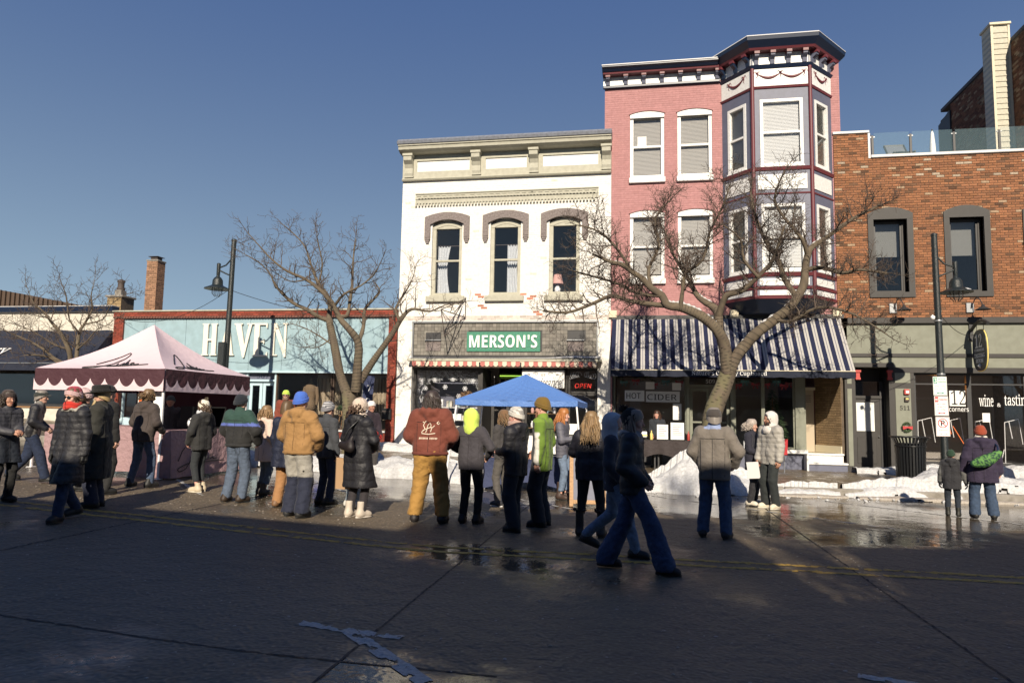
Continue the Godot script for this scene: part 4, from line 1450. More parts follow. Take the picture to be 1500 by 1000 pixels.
	wpart(b, "bay_floor", M.interior, th)

func make_awning() -> void:
	var aw := thing("striped_awning", "navy and off-white striped sloping awning with a plain navy lettered valance", "awning", Vector3(2.35, 2.7, 0.7))
	var n := 54
	var b := MB.new()
	for k in n:
		var u0 := float(k) / n
		var u1 := float(k + 1) / n
		var seg := [[0.0, 1.0, Color(0.010, 0.013, 0.045)]] if k % 2 == 0 else [[0.0, 0.42, Color(0.40, 0.39, 0.37)], [0.42, 0.58, Color(0.14, 0.14, 0.17)], [0.58, 1.0, Color(0.40, 0.39, 0.37)]]
		for s in seg:
			b.col = s[2]
			var a := lerpf(u0, u1, s[0])
			var c := lerpf(u0, u1, s[1])
			b.grid(1, 10, func(u: float, v: float): return Vector3(lerpf(-0.89, 5.62, lerpf(a, c, u)), lerpf(4.50, 2.90, v) - 0.03 * sin(PI * v), lerpf(0.08, 1.40, v)), Vector3(0, 1, 1))
	wpart(b, "awning_slope", M.awning_cloth, aw)
	var v := MB.new()
	v.grid(120, 5, func(u: float, w: float): return Vector3(lerpf(-0.89, 5.62, u), 2.895 - (0.17 + 0.022 * absf(sin(u * 40.0))) * w, 1.405 + 0.012 * sin(u * 75.0) * w), Vector3(0, 0, 1))
	for e in [-0.89, 5.62]:
		v.quad(Vector3(e, 4.46, 0.08), Vector3(e, 2.88, 1.39), Vector3(e, 2.72, 1.39), Vector3(e, 2.72, 0.08), Vector3(-1 if e < 0 else 1, 0, 0))
	var va := wpart(v, "valance", M.navy_canvas, aw)
	va.set_meta("label", "plain navy valance with white lettering")
	wpart(bx(-0.89, 5.62, 2.885, 2.905, 1.385, 1.415), "front_bar", M.siding_trim, aw)
	words("Nature's Country Cupboard", Vector3(2.35, 2.80, 1.435), 2.0, 0.15, M.white_print, aw, 0.006, true)

func make_pink_front(th: Node3D) -> void:
	wpart(bx(-0.90, -0.86, -0.3, 4.5, -0.3, -0.04), "jamb", M.charcoal_paint, th)
	sash_window(th, Transform3D(), -0.86, 1.30, 0.72, 2.85, 0.055, M.sage_paint, {"rail": 0.0, "z0": -0.22, "z1": -0.12})
	wpart(bx(-0.86, 1.30, -0.2, 0.71, -0.3, -0.10), "bulkhead", M.charcoal_paint, th)
	var fr := MB.new()
	fr.x(1.30, 1.38, 0.1, 2.9, -0.3, -0.08)
	fr.x(2.56, 2.66, 0.1, 2.9, -0.3, -0.08)
	fr.x(1.38, 2.56, 2.48, 2.56, -0.3, -0.14)
	wpart(fr, "door_frame", M.sage_paint, th)
	for e in [[1.40, 1.96], [1.98, 2.54]]:
		var dr := MB.new()
		dr.x(e[0], e[0] + 0.08, 0.16, 2.46, -0.25, -0.20)
		dr.x(e[1] - 0.08, e[1], 0.16, 2.46, -0.25, -0.20)
		dr.x(e[0] + 0.08, e[1] - 0.08, 2.36, 2.46, -0.25, -0.20)
		dr.x(e[0] + 0.08, e[1] - 0.08, 0.16, 0.42, -0.25, -0.20)
		dr.x(e[0] + 0.08, e[1] - 0.08, 1.42, 1.47, -0.24, -0.21)
		var door := wpart(dr, "door", M.sage_paint, th)
		part(bx(e[0] + 0.08, e[1] - 0.08, 0.42, 2.36, -0.235, -0.225), "pane", M.glass, door)
		part(bx(e[1] - 0.06, e[1] - 0.035, 1.05, 1.35, -0.2, -0.15), "handle", M.galvanised, door)
	wpart(bx(1.38, 2.56, 2.56, 2.9, -0.235, -0.225), "transom_pane", M.dark_glass, th)
	words("509", Vector3(2.0, 2.66, -0.21), 0.26, 0.12, M.white_print, th, 0.005, true)
	sash_window(th, Transform3D(), 2.66, 3.48, 0.72, 2.85, 0.05, M.sage_paint, {"rail": 0.0, "z0": -0.22, "z1": -0.12})
	sash_window(th, Transform3D(), 3.48, 4.36, 0.72, 2.85, 0.05, M.sage_paint, {"rail": 0.0, "z0": -0.22, "z1": -0.12})
	wpart(bx(2.66, 4.62, -0.2, 0.60, -0.3, -0.05), "bulkhead", M.slate_paint, th)
	wpart(bx(2.66, 4.66, 0.60, 0.71, -0.3, 0.08, 0.012), "bulkhead_ledge", M.white_paint, th)
	wpart(bx(4.36, 4.60, 0.71, 2.9, -0.3, -0.04), "pilaster", M.sage_paint, th)
	wpart(bx(-0.86, 5.70, 2.90, 4.5, -0.35, -0.10), "fascia", M.charcoal_paint, th)
	wpart(bx(4.62, 5.60, -0.2, 0.62, -1.9, -0.12), "landing", M.siding_trim, th)
	wpart(bx(4.60, 5.64, 0.575, 0.63, -0.14, 0.04, 0.012), "tread", M.white_paint, th)
	wpart(bx(4.62, 5.62, 0.36, 0.575, -0.14, 0.0), "riser", M.white_paint, th)
	wpart(bx(4.60, 5.66, 0.33, 0.385, -0.02, 0.36, 0.012), "tread", M.white_paint, th)
	wpart(bx(4.62, 5.64, 0.10, 0.33, -0.02, 0.32), "riser", M.slate_paint, th)
	wpart(bx(4.56, 4.61, 0.1, 0.62, -0.1, 0.36), "string_board", M.white_paint, th)
	var dr := MB.new()
	dr.x(4.66, 5.06, 0.63, 2.46, -0.98, -0.92)
	var door := wpart(dr, "door", M.tan_door, th)
	part(bx(4.66, 4.72, 0.63, 2.46, -0.92, -0.90), "stile", M.white_paint, door)
	wpart(bx(4.62, 5.10, 2.46, 2.54, -1.0, -0.88), "door_head", M.siding_trim, th)
	wpart(bx(4.62, 5.10, 2.54, 2.9, -0.97, -0.95), "transom_pane", M.dark_glass, th)
	for k in 4:
		wpart(bx(4.76, 4.98, 2.10 + k * 0.06, 2.125 + k * 0.06, -0.919, -0.917), "notice_line", M.mauve_stone, th)
	wpart(bx(4.60, 4.66, 0.63, 2.9, -1.0, -0.12), "recess_cheek", M.sage_paint, th)
	var a := Vector3(5.10, 0, -0.95)
	var c := Vector3(5.60, 0, -0.05)
	var u := (c - a).normalized()
	var t := Transform3D(Basis(u, Vector3.UP, u.cross(Vector3.UP)), a)
	wpart(bricks(0, a.distance_to(c), 0.84, 2.9, 0.0, 0.008, [], func(_x, _y, q): return Color(0.34, 0.235, 0.13) * q.randf_range(0.75, 1.15), t, 0.2, 0.062, 0.01, 31), "yellow_brick", M.raw_brick, th).set_meta("kind", "stuff")
	var core := MB.new()
	var cb := MB.new()
	cb.x(0, a.distance_to(c), 0.6, 2.9, -0.2, -0.008)
	core.add(cb, t)
	wpart(core, "side_wall_core", M.mortar, th)
	core = MB.new()
	cb = MB.new()
	cb.x(0, a.distance_to(c), 0.63, 0.84, -0.007, 0.03)
	core.add(cb, t)
	wpart(core, "skirting", M.siding_trim, th)
	wpart(bx(-0.9, 4.6, 0.14, 2.95, -4.1, -4.0), "back_panel", M.shop_wall, th)

# ---------------------------------------------------------------- the orange brick building
func orange_tone(x: float, y: float, q: RandomNumberGenerator):
	if y > 8.55 and y < 9.15 and q.randf() < 0.085 - 0.008 * absf(x - 8.0):
		return Color(0.52, 0.42, 0.32) * q.randf_range(0.8, 1.1)
	var k := q.randf()
	if k < 0.12:
		return Color(0.20, 0.105, 0.06) * q.randf_range(0.6, 1.1)
	if k < 0.30:
		return Color(0.30, 0.135, 0.07) * q.randf_range(0.8, 1.1)
	if k < 0.34:
		return Color(0.46, 0.33, 0.22)
	return Color(0.37, 0.165, 0.082) * q.randf_range(0.75, 1.12)

func make_brick_building() -> void:
	var th := thing("brick_building", "two-storey orange brick building with dark framed windows over a grey-green shopfront", "building", Vector3(9.5, 0, 0))
	var x0 := 5.80
	var x1 := 16.0
	var wins := [[6.44, 7.65], [8.46, 9.66], [10.49, 11.69], [12.5, 13.7]]
	var holes := []
	for w in wins:
		holes.append(Rect2(w[0] + 0.02, 5.12, w[1] - w[0] - 0.04, 2.42))
	wpart(bricks(5.57, x1, 4.52, 9.22, 0.02, 0.012, holes, orange_tone, Transform3D(), 0.2, 0.06, 0.0125, 41), "brickwork", M.raw_brick, th).set_meta("kind", "stuff")
	wpart(bricks(5.57, 6.52, 9.22, 9.98, 0.02, 0.012, [], orange_tone, Transform3D(), 0.2, 0.06, 0.0125, 42), "brickwork", M.raw_brick, th).set_meta("kind", "stuff")
	wpart(bx(5.575, 5.80, 4.52, 9.98, -0.003, 0.007), "party_wall", M.mortar, th)
	wpart(holed(x0, x1, -0.4, 9.22, -0.35, 0.007, holes + [Rect2(5.80, -0.5, 10.0, 4.98)]), "front_wall", M.mortar, th)
	wpart(bx(5.80, 6.52, 9.22, 9.98, -0.35, 0.007), "parapet_core", M.mortar, th)
	shell(th, x0, x1, 0, 9.22, 15.0, M.mortar, [0.14, 4.5])
	wpart(bx(5.55, 6.56, 9.985, 10.06, -0.38, 0.07, 0.01), "coping", M.coping_metal, th)
	wpart(bx(6.52, 6.58, 9.22, 9.98, -0.36, 0.04), "coping_return", M.coping_metal, th)
	wpart(bx(6.585, x1, 9.225, 9.31, -0.42, 0.08, 0.012), "coping", M.coping_metal, th)
	for w in wins:
		var b := MB.new()
		var poly := arc_band(w[0], w[1], 7.55, 7.73)
		poly.append_array([Vector2(w[1], 5.10), Vector2(w[0], 5.10)])
		var s := MB.new()
		s.x(w[0], w[0] + 0.15, 5.25, 7.38, -0.02, 0.06)
		s.x(w[1] - 0.16, w[1], 5.25, 7.38, -0.02, 0.06)
		s.x(w[0], w[1], 5.10, 5.249, -0.02, 0.065)
		poly = arc_band(w[0], w[1], 7.55, 7.73)
		poly.append_array([Vector2(w[1], 7.381), Vector2(w[0], 7.381)])
		s.prism(poly, -0.02, 0.062)
		var f := sash_window(th, Transform3D(), w[0] + 0.15, w[1] - 0.16, 5.25, 7.38, 0.075, M.taupe_paint, {"rail": 0.0, "z0": -0.26, "z1": -0.18, "glass": M.dark_glass})
		part(s, "surround", M.taupe_paint, f)
		var inner := MB.new()
		for e in [[w[0] + 0.225, w[0] + 0.27, 5.325, 7.30], [w[1] - 0.28, w[1] - 0.235, 5.325, 7.30]]:
			inner.x(e[0], e[1], e[2], e[3], -0.25, -0.2)
		part(inner, "sash", M.charcoal_paint, f)
		part(bx(w[0] + 0.24, w[1] - 0.25, 6.36, 7.34, -0.42, -0.41), "roller_shade", M.shade_cloth, f)
	wpart(bx(5.80, x1, 4.34, 4.515, -0.3, 0.10, 0.012), "upper_trim", M.taupe_paint, th)
	wpart(bx(5.80, x1, 3.49, 4.34, -0.3, 0.0), "fascia_board", M.sage_paint, th)
	wpart(bx(5.80, x1, 3.39, 3.49, -0.3, 0.035), "middle_trim", M.taupe_paint, th)
	wpart(bx(5.80, x1, 3.10, 3.39, -0.3, 0.0), "lower_board", M.sage_paint, th)
	wpart(bx(7.0, x1, 2.95, 3.10, -0.3, 0.04), "lower_trim", M.taupe_paint, th)
	wpart(bx(5.72, 7.0, 3.10, 3.22, -0.02, 0.06), "door_head", M.taupe_paint, th)
	wpart(bx(5.70, 5.98, -0.2, 3.10, -0.3, 0.03), "door_post", M.taupe_paint, th)
	wpart(bx(5.76, 5.88, 0.3, 2.48, 0.03, 0.042), "post_panel", M.sage_paint, th)
	wpart(bx(5.76, 5.88, 2.62, 2.95, 0.03, 0.042), "post_panel", M.sage_paint, th)
	wpart(bx(6.87, 7.53, -0.2, 3.10, -0.3, 0.03), "door_post", M.taupe_paint, th)
	wpart(bx(7.03, 7.43, 0.55, 2.50, 0.03, 0.042), "post_panel", M.sage_paint, th)
	wpart(bx(7.03, 7.43, 2.66, 2.94, 0.03, 0.042), "post_panel", M.sage_paint, th)
	for x in [5.98, 6.82]:
		var r := MB.new()
		r.x(x, x + 0.13, 2.74, 2.80, 0.031, 0.10)
		r.x(x + 0.015, x + 0.115, 2.80, 2.95, 0.031, 0.085)
		r.x(x - 0.01, x + 0.14, 2.95, 3.01, 0.031, 0.12)
		wpart(r, "red_bracket", M.red_paint, th)
	wpart(bx(5.98, 6.02, 0.1, 3.10, -0.95, -0.3), "recess_cheek", M.taupe_paint, th)
	wpart(bx(6.85, 6.87, 0.1, 3.10, -0.95, -0.3), "recess_cheek", M.charcoal_paint, th)
	wpart(bx(6.02, 6.85, 2.72, 3.10, -0.75, -0.7), "recess_board", M.charcoal_paint, th)
	var dr := holed(6.03, 6.76, 0.2, 2.22, -0.52, -0.46, [Rect2(6.12, 1.28, 0.50, 0.84)])
	var door := wpart(dr, "door", M.taupe_paint, th)
	part(bx(6.12, 6.62, 1.28, 2.12, -0.50, -0.49), "pane", M.shade_cloth, door)
	for e in [[6.12, 6.34], [6.42, 6.64]]:
		part(bx(e[0], e[1], 0.35, 1.1, -0.46, -0.447, 0.006), "raised_panel", M.taupe_paint, door)
	var kn := MB.new()
	kn.lathe([Vector2(0.02, 0), Vector2(0.028, 0.02), Vector2(0.001, 0.05)], Vector3(6.71, 1.12, -0.46), 10, Basis(Vector3(1, 0, 0), PI / 2))
	part(kn, "handle", M.galvanised, door)
	part(bx(6.44, 6.60, 1.30, 1.52, -0.489, -0.487), "notice", M.paper, door)
	wpart(bx(6.03, 6.76, 2.30, 2.70, -0.5, -0.49), "transom_pane", M.dark_glass, th)
	wpart(bx(5.98, 6.87, 2.22, 2.30, -0.55, -0.42), "transom_bar", M.taupe_paint, th)
	wpart(bx(6.76, 6.85, 0.2, 2.72, -0.55, -0.44), "door_jamb", M.charcoal_paint, th)
	wpart(bx(5.98, 6.87, 0.08, 0.2, -0.7, 0.05), "door_step", M.concrete, th)
	words("511", Vector3(7.26, 1.96, 0.05), 0.25, 0.12, M.ink, th, 0.012, true)
	var xs := [7.55, 8.98, 10.42, 11.86, 13.3]
	for k in 4:
		sash_window(th, Transform3D(), xs[k], xs[k + 1], 0.42, 2.95, 0.06, M.charcoal_paint, {"rail": 0.0, "z0": -0.2, "z1": -0.1, "glass": M.glass})
	wpart(bx(7.53, x1, 2.62, 2.66, -0.12, -0.095), "transom_rail", M.charcoal_paint, th)
	wpart(bx(7.53, x1, -0.2, 0.415, -0.3, -0.06), "bulkhead", M.charcoal_paint, th)
	wpart(bx(13.3, x1, 0.415, 2.95, -0.3, -0.06), "end_panel", M.taupe_paint, th)
	wpart(bx(7.4, x1 - 0.3, 0.14, 3.3, -4.4, -4.3), "back_panel", M.shop_wall, th)
	var ps := thing("window_poster", "white square window poster with a big black 12", "poster", Vector3(8.68, 1.95, -0.09))
	wpart(bx(8.47, 8.88, 2.03, 2.46, -0.094, -0.090), "sheet", M.paper, ps)
	words("12", Vector3(8.70, 2.27, -0.085), 0.38, 0.40, M.ink, ps, 0.006, true)
	words("corners", Vector3(8.70, 1.93, -0.09), 0.50, 0.10, M.white_print, ps, 0.004, false)
	words("wine", Vector3(9.40, 2.20, -0.09), 0.36, 0.33, M.white_print, th, 0.004, true)
	words("&", Vector3(9.72, 2.08, -0.09), 0.09, 0.10, M.white_print, th, 0.004, true)
	words("tasting", Vector3(10.18, 2.18, -0.09), 0.64, 0.40, M.white_print, th, 0.004, true)
	lone(bx(9.29, 9.48, 1.60, 1.85, -0.094, -0.090), "notice", M.paper, "small white paper notice below the word wine", "notice")
	var al := thing("fire_alarm", "red fire alarm box above the number on the dark door post", "alarm", Vector3(7.31, 2.33, 0.044))
	part(bx(-0.07, 0.07, 0, 0.15, 0, 0.07, 0.012), "housing", M.red_paint, al)
	part(bx(-0.035, 0.05, 0.035, 0.11, 0.07, 0.085, 0.006), "strobe", M.white_print, al)
	var kb := thing("key_box", "small bronze key box under the red fire alarm", "key box", Vector3(7.31, 2.13, 0.044))
	part(bx(-0.06, 0.06, 0, 0.13, 0, 0.06, 0.012), "housing", M.iron, kb)
	part(bx(-0.035, 0.035, 0.06, 0.10, 0.06, 0.066), "plate", M.yellow_label, kb)
	var wr := thing("wreath", "small evergreen wreath with a red bow on the dark door post", "wreath", Vector3(7.29, 1.42, 0.06))
	var wm := MB.new()
	for k in 200:
		var a := rng.randf() * TAU
		var p := Vector3(cos(a), sin(a), 0) * rng.randf_range(0.07, 0.13) + Vector3(0, 0, rng.randf_range(0, 0.05))
		var dd := Vector3(cos(a + 1.2), sin(a + 1.2), rng.randf_range(-0.3, 0.6)) * 0.05
		wm.rod(p, p + dd, 0.006, 0.002, 4)
	part(wm, "needles", M.leaf_green, wr)
	for s in [-1, 1]:
		var bo := MB.new()
		bo.prism(PackedVector2Array([Vector2(0, -0.02), Vector2(s * 0.12, -0.07), Vector2(s * 0.13, 0.03), Vector2(0, 0.02)]), 0.05, 0.075)
		part(bo, "bow", M.ribbon_red, wr)
	for k in 2:
		var x := 7.04 + 2.0 * k
		var lp := thing("wall_lamp", ["gooseneck wall lamp above the street door numbered 511", "gooseneck wall lamp above the dark hanging sign"][k], "lamp", Vector3(x, 4.66, 0.02), 0, "gooseneck wall lamps")
		part(bx(-0.10, 0.10, -0.02, 0.26, 0, 0.05, 0.01), "wall_plate", M.galvanised, lp)
		var tb := MB.new()
		var pts := PackedVector3Array()
		var rr := PackedFloat32Array()
		for q in 16:
			var u := q / 15.0
			pts.append(Vector3(0.02 + 0.12 * u, 0.10 + 0.28 * sin(PI * minf(1, u * 0.95)) - 0.02 * u, 0.06 + 0.42 * u))
			rr.append(0.014)
		tb.tube(pts, rr, 8)
		part(tb, "arm", M.charcoal_paint, lp)
		var sh := MB.new()
		sh.lathe([Vector2(0.20, 0.0), Vector2(0.19, 0.012), Vector2(0.10, 0.055), Vector2(0.05, 0.09), Vector2(0.035, 0.14), Vector2(0.0, 0.145)], Vector3(0.14, 0.0, 0.48), 20)
		part(sh, "lamp_shade", M.charcoal_paint, lp)
	var hs := thing("hanging_sign", "dark oval-topped hanging sign lettered with a white 12 on an iron bracket", "sign", Vector3(9.05, 3.0, 0.55))
	var bd := MB.new()
	var ol := PackedVector2Array()
	for k in 24:
		var a := TAU * k / 24.0
		var e := Vector2(cos(a), sin(a))
		ol.append(Vector2(0.41 * signf(e.x) * pow(absf(e.x), 0.7), 0.54 + 0.56 * signf(e.y) * pow(absf(e.y), 0.8)))
	var tz := Transform3D(Basis(Vector3(0, 0, 1), Vector3.UP, Vector3(-1, 0, 0)), Vector3.ZERO)
	bd.prism(ol, -0.03, 0.03, tz)
	part(bd, "board", M.navy_paint, hs)
	bd = MB.new()
	var ring := PackedVector3Array()
	var rd := PackedFloat32Array()
	for k in 25:
		var q := ol[k % 24]
		ring.append(Vector3(0, q.y, q.x))
		rd.append(0.022)
	bd.tube(ring, rd, 5)
	part(bd, "gilt_edge", M.yellow_label, hs)
	var sb := Basis(Vector3(0, 0, 1), Vector3.UP, Vector3(-1, 0, 0))
	words("12", Vector3(9.05 - 0.034, 3.80, 0.52), 0.40, 0.36, M.white_print, hs, 0.01, true, sb)
	words("CORNERS", Vector3(9.05 - 0.034, 3.55, 0.55), 0.55, 0.07, M.white_print, hs, 0.01, true, sb)
	words("TASTING", Vector3(9.05 - 0.034, 3.40, 0.55), 0.60, 0.11, M.white_print, hs, 0.01, true, sb)
	words("ROOM", Vector3(9.05 - 0.034, 3.26, 0.55), 0.42, 0.11, M.white_print, hs, 0.01, true, sb)
	var gr := MB.new()
	gr.lathe([Vector2(0.001, -0.07), Vector2(0.07, 0), Vector2(0.001, 0.07)], Vector3(-0.03, 0.12, 0.0), 10)
	part(gr, "emblem", M.white_print, hs)
	var br := MB.new()
	var bp := PackedVector3Array()
	var brr := PackedFloat32Array()
	for k in 14:
		var u := k / 13.0
		bp.append(Vector3(0, 1.12 + 0.22 * sin(PI * u * 0.85), lerpf(-0.54, 0.50, u)))
		brr.append(0.045)
	br.tube(bp, brr, 8)
	br.x(-0.05, 0.05, 0.85, 1.35, -0.548, -0.50)
	part(br, "bracket", M.charcoal_paint, hs)
	br = MB.new()
	for z in [-0.18, 0.22]:
		br.rod(Vector3(0, 1.02, z), Vector3(0, 1.30, z), 0.008, 0.008, 6)
	part(br, "chain", M.iron, hs)
	make_terrace()

func make_terrace() -> void:
	var x0 := 6.74
	var gl := [[6.78, 7.75], [7.83, 8.92], [9.0, 10.12], [10.2, 11.3]]
	var th := thing("glass_balustrade", "clear glass roof balustrade on dark posts above the orange brick wall", "balustrade", Vector3(9, 9.31, -0.3))
	for g in gl:
		wpart(bx(g[0], g[1], 9.36, 10.10, -0.31, -0.298), "pane", M.rail_glass, th)
	for x in [6.74, 7.79, 8.96, 10.16, 11.34]:
		var b := MB.new()
		b.x(x - 0.03, x + 0.03, 9.31, 10.02, -0.33, -0.28)
		var p := wpart(b, "post", M.charcoal_paint, th)
		part(bx(x - 0.07, x + 0.07, 9.96, 9.985, -0.32, -0.29), "clamp", M.galvanised, p)
	for k in 3:
		var z := -0.36 - k * 1.3
		wpart(bx(6.72, 6.732, 9.36, 10.10, z - 1.22, z), "pane", M.rail_glass, th)
		wpart(bx(6.70, 6.76, 9.31, 10.10, z - 1.28, z - 1.23), "post", M.charcoal_paint, th)
	var ch := thing("deck_chair", "grey mesh deck chair tipped back behind the roof glass", "chair", Vector3(7.7, 9.25, -1.3))
	var f := MB.new()
	for s in [-0.28, 0.28]:
		f.beam(Vector3(s, 0.3, 0.3), Vector3(s, 0.85, -0.15), 0.04, 0.04)
		f.beam(Vector3(s, 0.3, 0.3), Vector3(s, 0.32, 0.8), 0.04, 0.04)
		f.beam(Vector3(s, 0, 0.75), Vector3(s, 0.32, 0.75), 0.04, 0.04)
		f.beam(Vector3(s, 0, 0.05), Vector3(s, 0.55, 0.1), 0.04, 0.04)
	f.beam(Vector3(-0.28, 0.85, -0.15), Vector3(0.28, 0.85, -0.15), 0.04, 0.04)
	part(f, "frame", M.charcoal_paint, ch)
	f = MB.new()
	f.grid(4, 6, func(u: float, v: float): return Vector3(lerpf(-0.26, 0.26, u), lerpf(0.32, 0.84, v), lerpf(0.29, -0.14, v)), Vector3(0, 0.6, 0.8))
	part(f, "mesh_back", M.galvanised, ch)
	f = MB.new()
	f.grid(4, 4, func(u: float, v: float): return Vector3(lerpf(-0.26, 0.26, u), 0.31 + 0.02 * v, lerpf(0.3, 0.78, v)))
	part(f, "mesh_seat", M.galvanised, ch)
	var um := thing("folded_parasol", "folded white parasol standing on the roof terrace", "parasol", Vector3(8.95, 9.25, -1.8))
	f = MB.new()
	f.lathe([Vector2(0.05, 0.35), Vector2(0.10, 0.5), Vector2(0.085, 0.9), Vector2(0.05, 1.3), Vector2(0.01, 1.42)], Vector3.ZERO, 9)
	part(f, "folded_canopy", M.white_print, um)
	f = MB.new()
	f.rod(Vector3(0, 0, 0), Vector3(0, 1.45, 0), 0.02)
	f.lathe([Vector2(0.25, 0), Vector2(0.25, 0.05), Vector2(0.03, 0.08)], Vector3.ZERO, 14)
	part(f, "pole", M.charcoal_paint, um)
	lone(_snow_lump(0.55, 0.16, 0.4, 3), "snow_drift", M.snow, "small snow drift on the roof terrace", "snow").position = Vector3(8.1, 9.26, -0.95)
	var tl := thing("tall_brick_house", "tall house with a dark rough brick side wall stepping down behind the terrace", "house", Vector3(14, 0, -4))
	var poly := PackedVector2Array([Vector2(0.8, 0), Vector2(0.8, 13.55), Vector2(-4.6, 13.50), Vector2(-5.4, 13.50), Vector2(-6.5, 13.45), Vector2(-6.5, 13.22), Vector2(-7.5, 13.20), Vector2(-7.5, 0)])
	var t := Transform3D(Basis(Vector3(0, 0, 1), Vector3.UP, Vector3(-1, 0, 0)), Vector3(0, 0, 0))
	var w := MB.new()
	w.prism(PackedVector2Array([Vector2(-7.5, 0), Vector2(-0.95, 0), Vector2(-0.95, 13.5), Vector2(-6.5, 13.45), Vector2(-6.5, 13.22), Vector2(-7.5, 13.2)]), -11.75, -11.42, t)
	wpart(w, "side_wall", M.mortar, tl)
	var rough := func(_x, y, q): return (Color(0.26, 0.115, 0.06) if q.randf() < 0.8 else Color(0.42, 0.30, 0.18)) * q.randf_range(0.5, 1.15)
	var tt := Transform3D(Basis(Vector3(0, 0, 1), Vector3.UP, Vector3(-1, 0, 0)), Vector3(11.40, 0, 0))
	wpart(bricks(-6.5, -0.95, 9.2, 13.42, 0.012, 0.016, [], rough, tt, 0.2, 0.062, 0.013, 51), "rough_brick", M.raw_brick, tl).set_meta("kind", "stuff")
	w = MB.new()
	w.x(11.40, 16, 13.5, 13.62, -7.4, -0.9)
	w.x(11.76, 16, 9.0, 13.5, -7.4, -7.2)
	wpart(w, "roof", M.roof_felt, tl)
	wpart(bx(11.76, 16.0, 0, 13.5, -1.2, -0.95), "end_wall", M.mortar, tl)
	var wood := MB.new()
	wood.prism(PackedVector2Array([Vector2(-7.5, 9.0), Vector2(-6.45, 9.0), Vector2(-6.45, 13.2), Vector2(-7.5, 13.0)]), -11.41, -11.33, t)
	wpart(wood, "tarred_board", M.charcoal_paint, tl)
	var cb := thing("boarded_chimney", "tall beige boarded chimney rising against the rough brick side wall", "chimney", Vector3(11.1, 9.2, -2.3))
	wpart(bx(10.87, 11.39, 9.2, 14.08, -2.6, -2.03), "core", M.siding, cb)
	for e in [[10.84, 10.91, -2.0], [11.33, 11.39, -2.0]]:
		wpart(bx(e[0], e[1], 9.2, 14.08, e[2] - 0.04, e[2]), "corner_board", M.siding_trim, cb)
	wpart(bx(10.84, 10.87, 9.2, 14.08, -2.60, -2.04), "corner_board", M.siding_trim, cb)
	wpart(bx(10.80, 11.42, 14.08, 14.16, -2.66, -1.95, 0.01), "cap", M.siding_trim, cb)
	var y := 9.2
	while y < 14.0:
		var bo := MB.new()
		bo.flat(Vector3(10.91, y, -2.005), Vector3(11.33, y, -2.005), Vector3(11.33, y + 0.178, -2.028), Vector3(10.91, y + 0.178, -2.028), Vector3(0, 0, 1))
		bo.flat(Vector3(10.91, y, -2.005), Vector3(11.33, y, -2.005), Vector3(11.33, y, -2.03), Vector3(10.91, y, -2.03), Vector3.DOWN)
		wpart(bo, "board", M.siding, cb)
		bo = MB.new()
		bo.flat(Vector3(10.832, y, -2.05), Vector3(10.832, y, -2.59), Vector3(10.85, y + 0.178, -2.59), Vector3(10.85, y + 0.178, -2.05), Vector3(-1, 0, 0))
		bo.flat(Vector3(10.832, y, -2.05), Vector3(10.832, y, -2.59), Vector3(10.86, y, -2.59), Vector3(10.86, y, -2.05), Vector3.DOWN)
		wpart(bo, "board", M.siding, cb)
		y += 0.178
	wpart(bx(10.845, 10.88, 9.2, 14.08, -2.59, -2.05), "side_core", M.siding, cb)

func _snow_lump(rx: float, h: float, rz: float, seed_: int) -> MB:
	var f := FastNoiseLite.new()
	f.seed = seed_
	f.frequency = 1.6
	var b := MB.new()
	b.grid(26, 12, func(u: float, v: float):
		var a := u * TAU
		var d := Vector2(cos(a), sin(a))
		var r := v * (1.0 + 0.22 * f.get_noise_2d(d.x * 1.2, d.y * 1.2))
		var top := h * (1.0 - v * v) * (1.0 + 0.6 * f.get_noise_2d(d.x * r * rx * 2 + 9, d.y * r * rz * 2)) - 0.02 * v
		return Vector3(d.x * r * rx, top, d.y * r * rz))
	return b

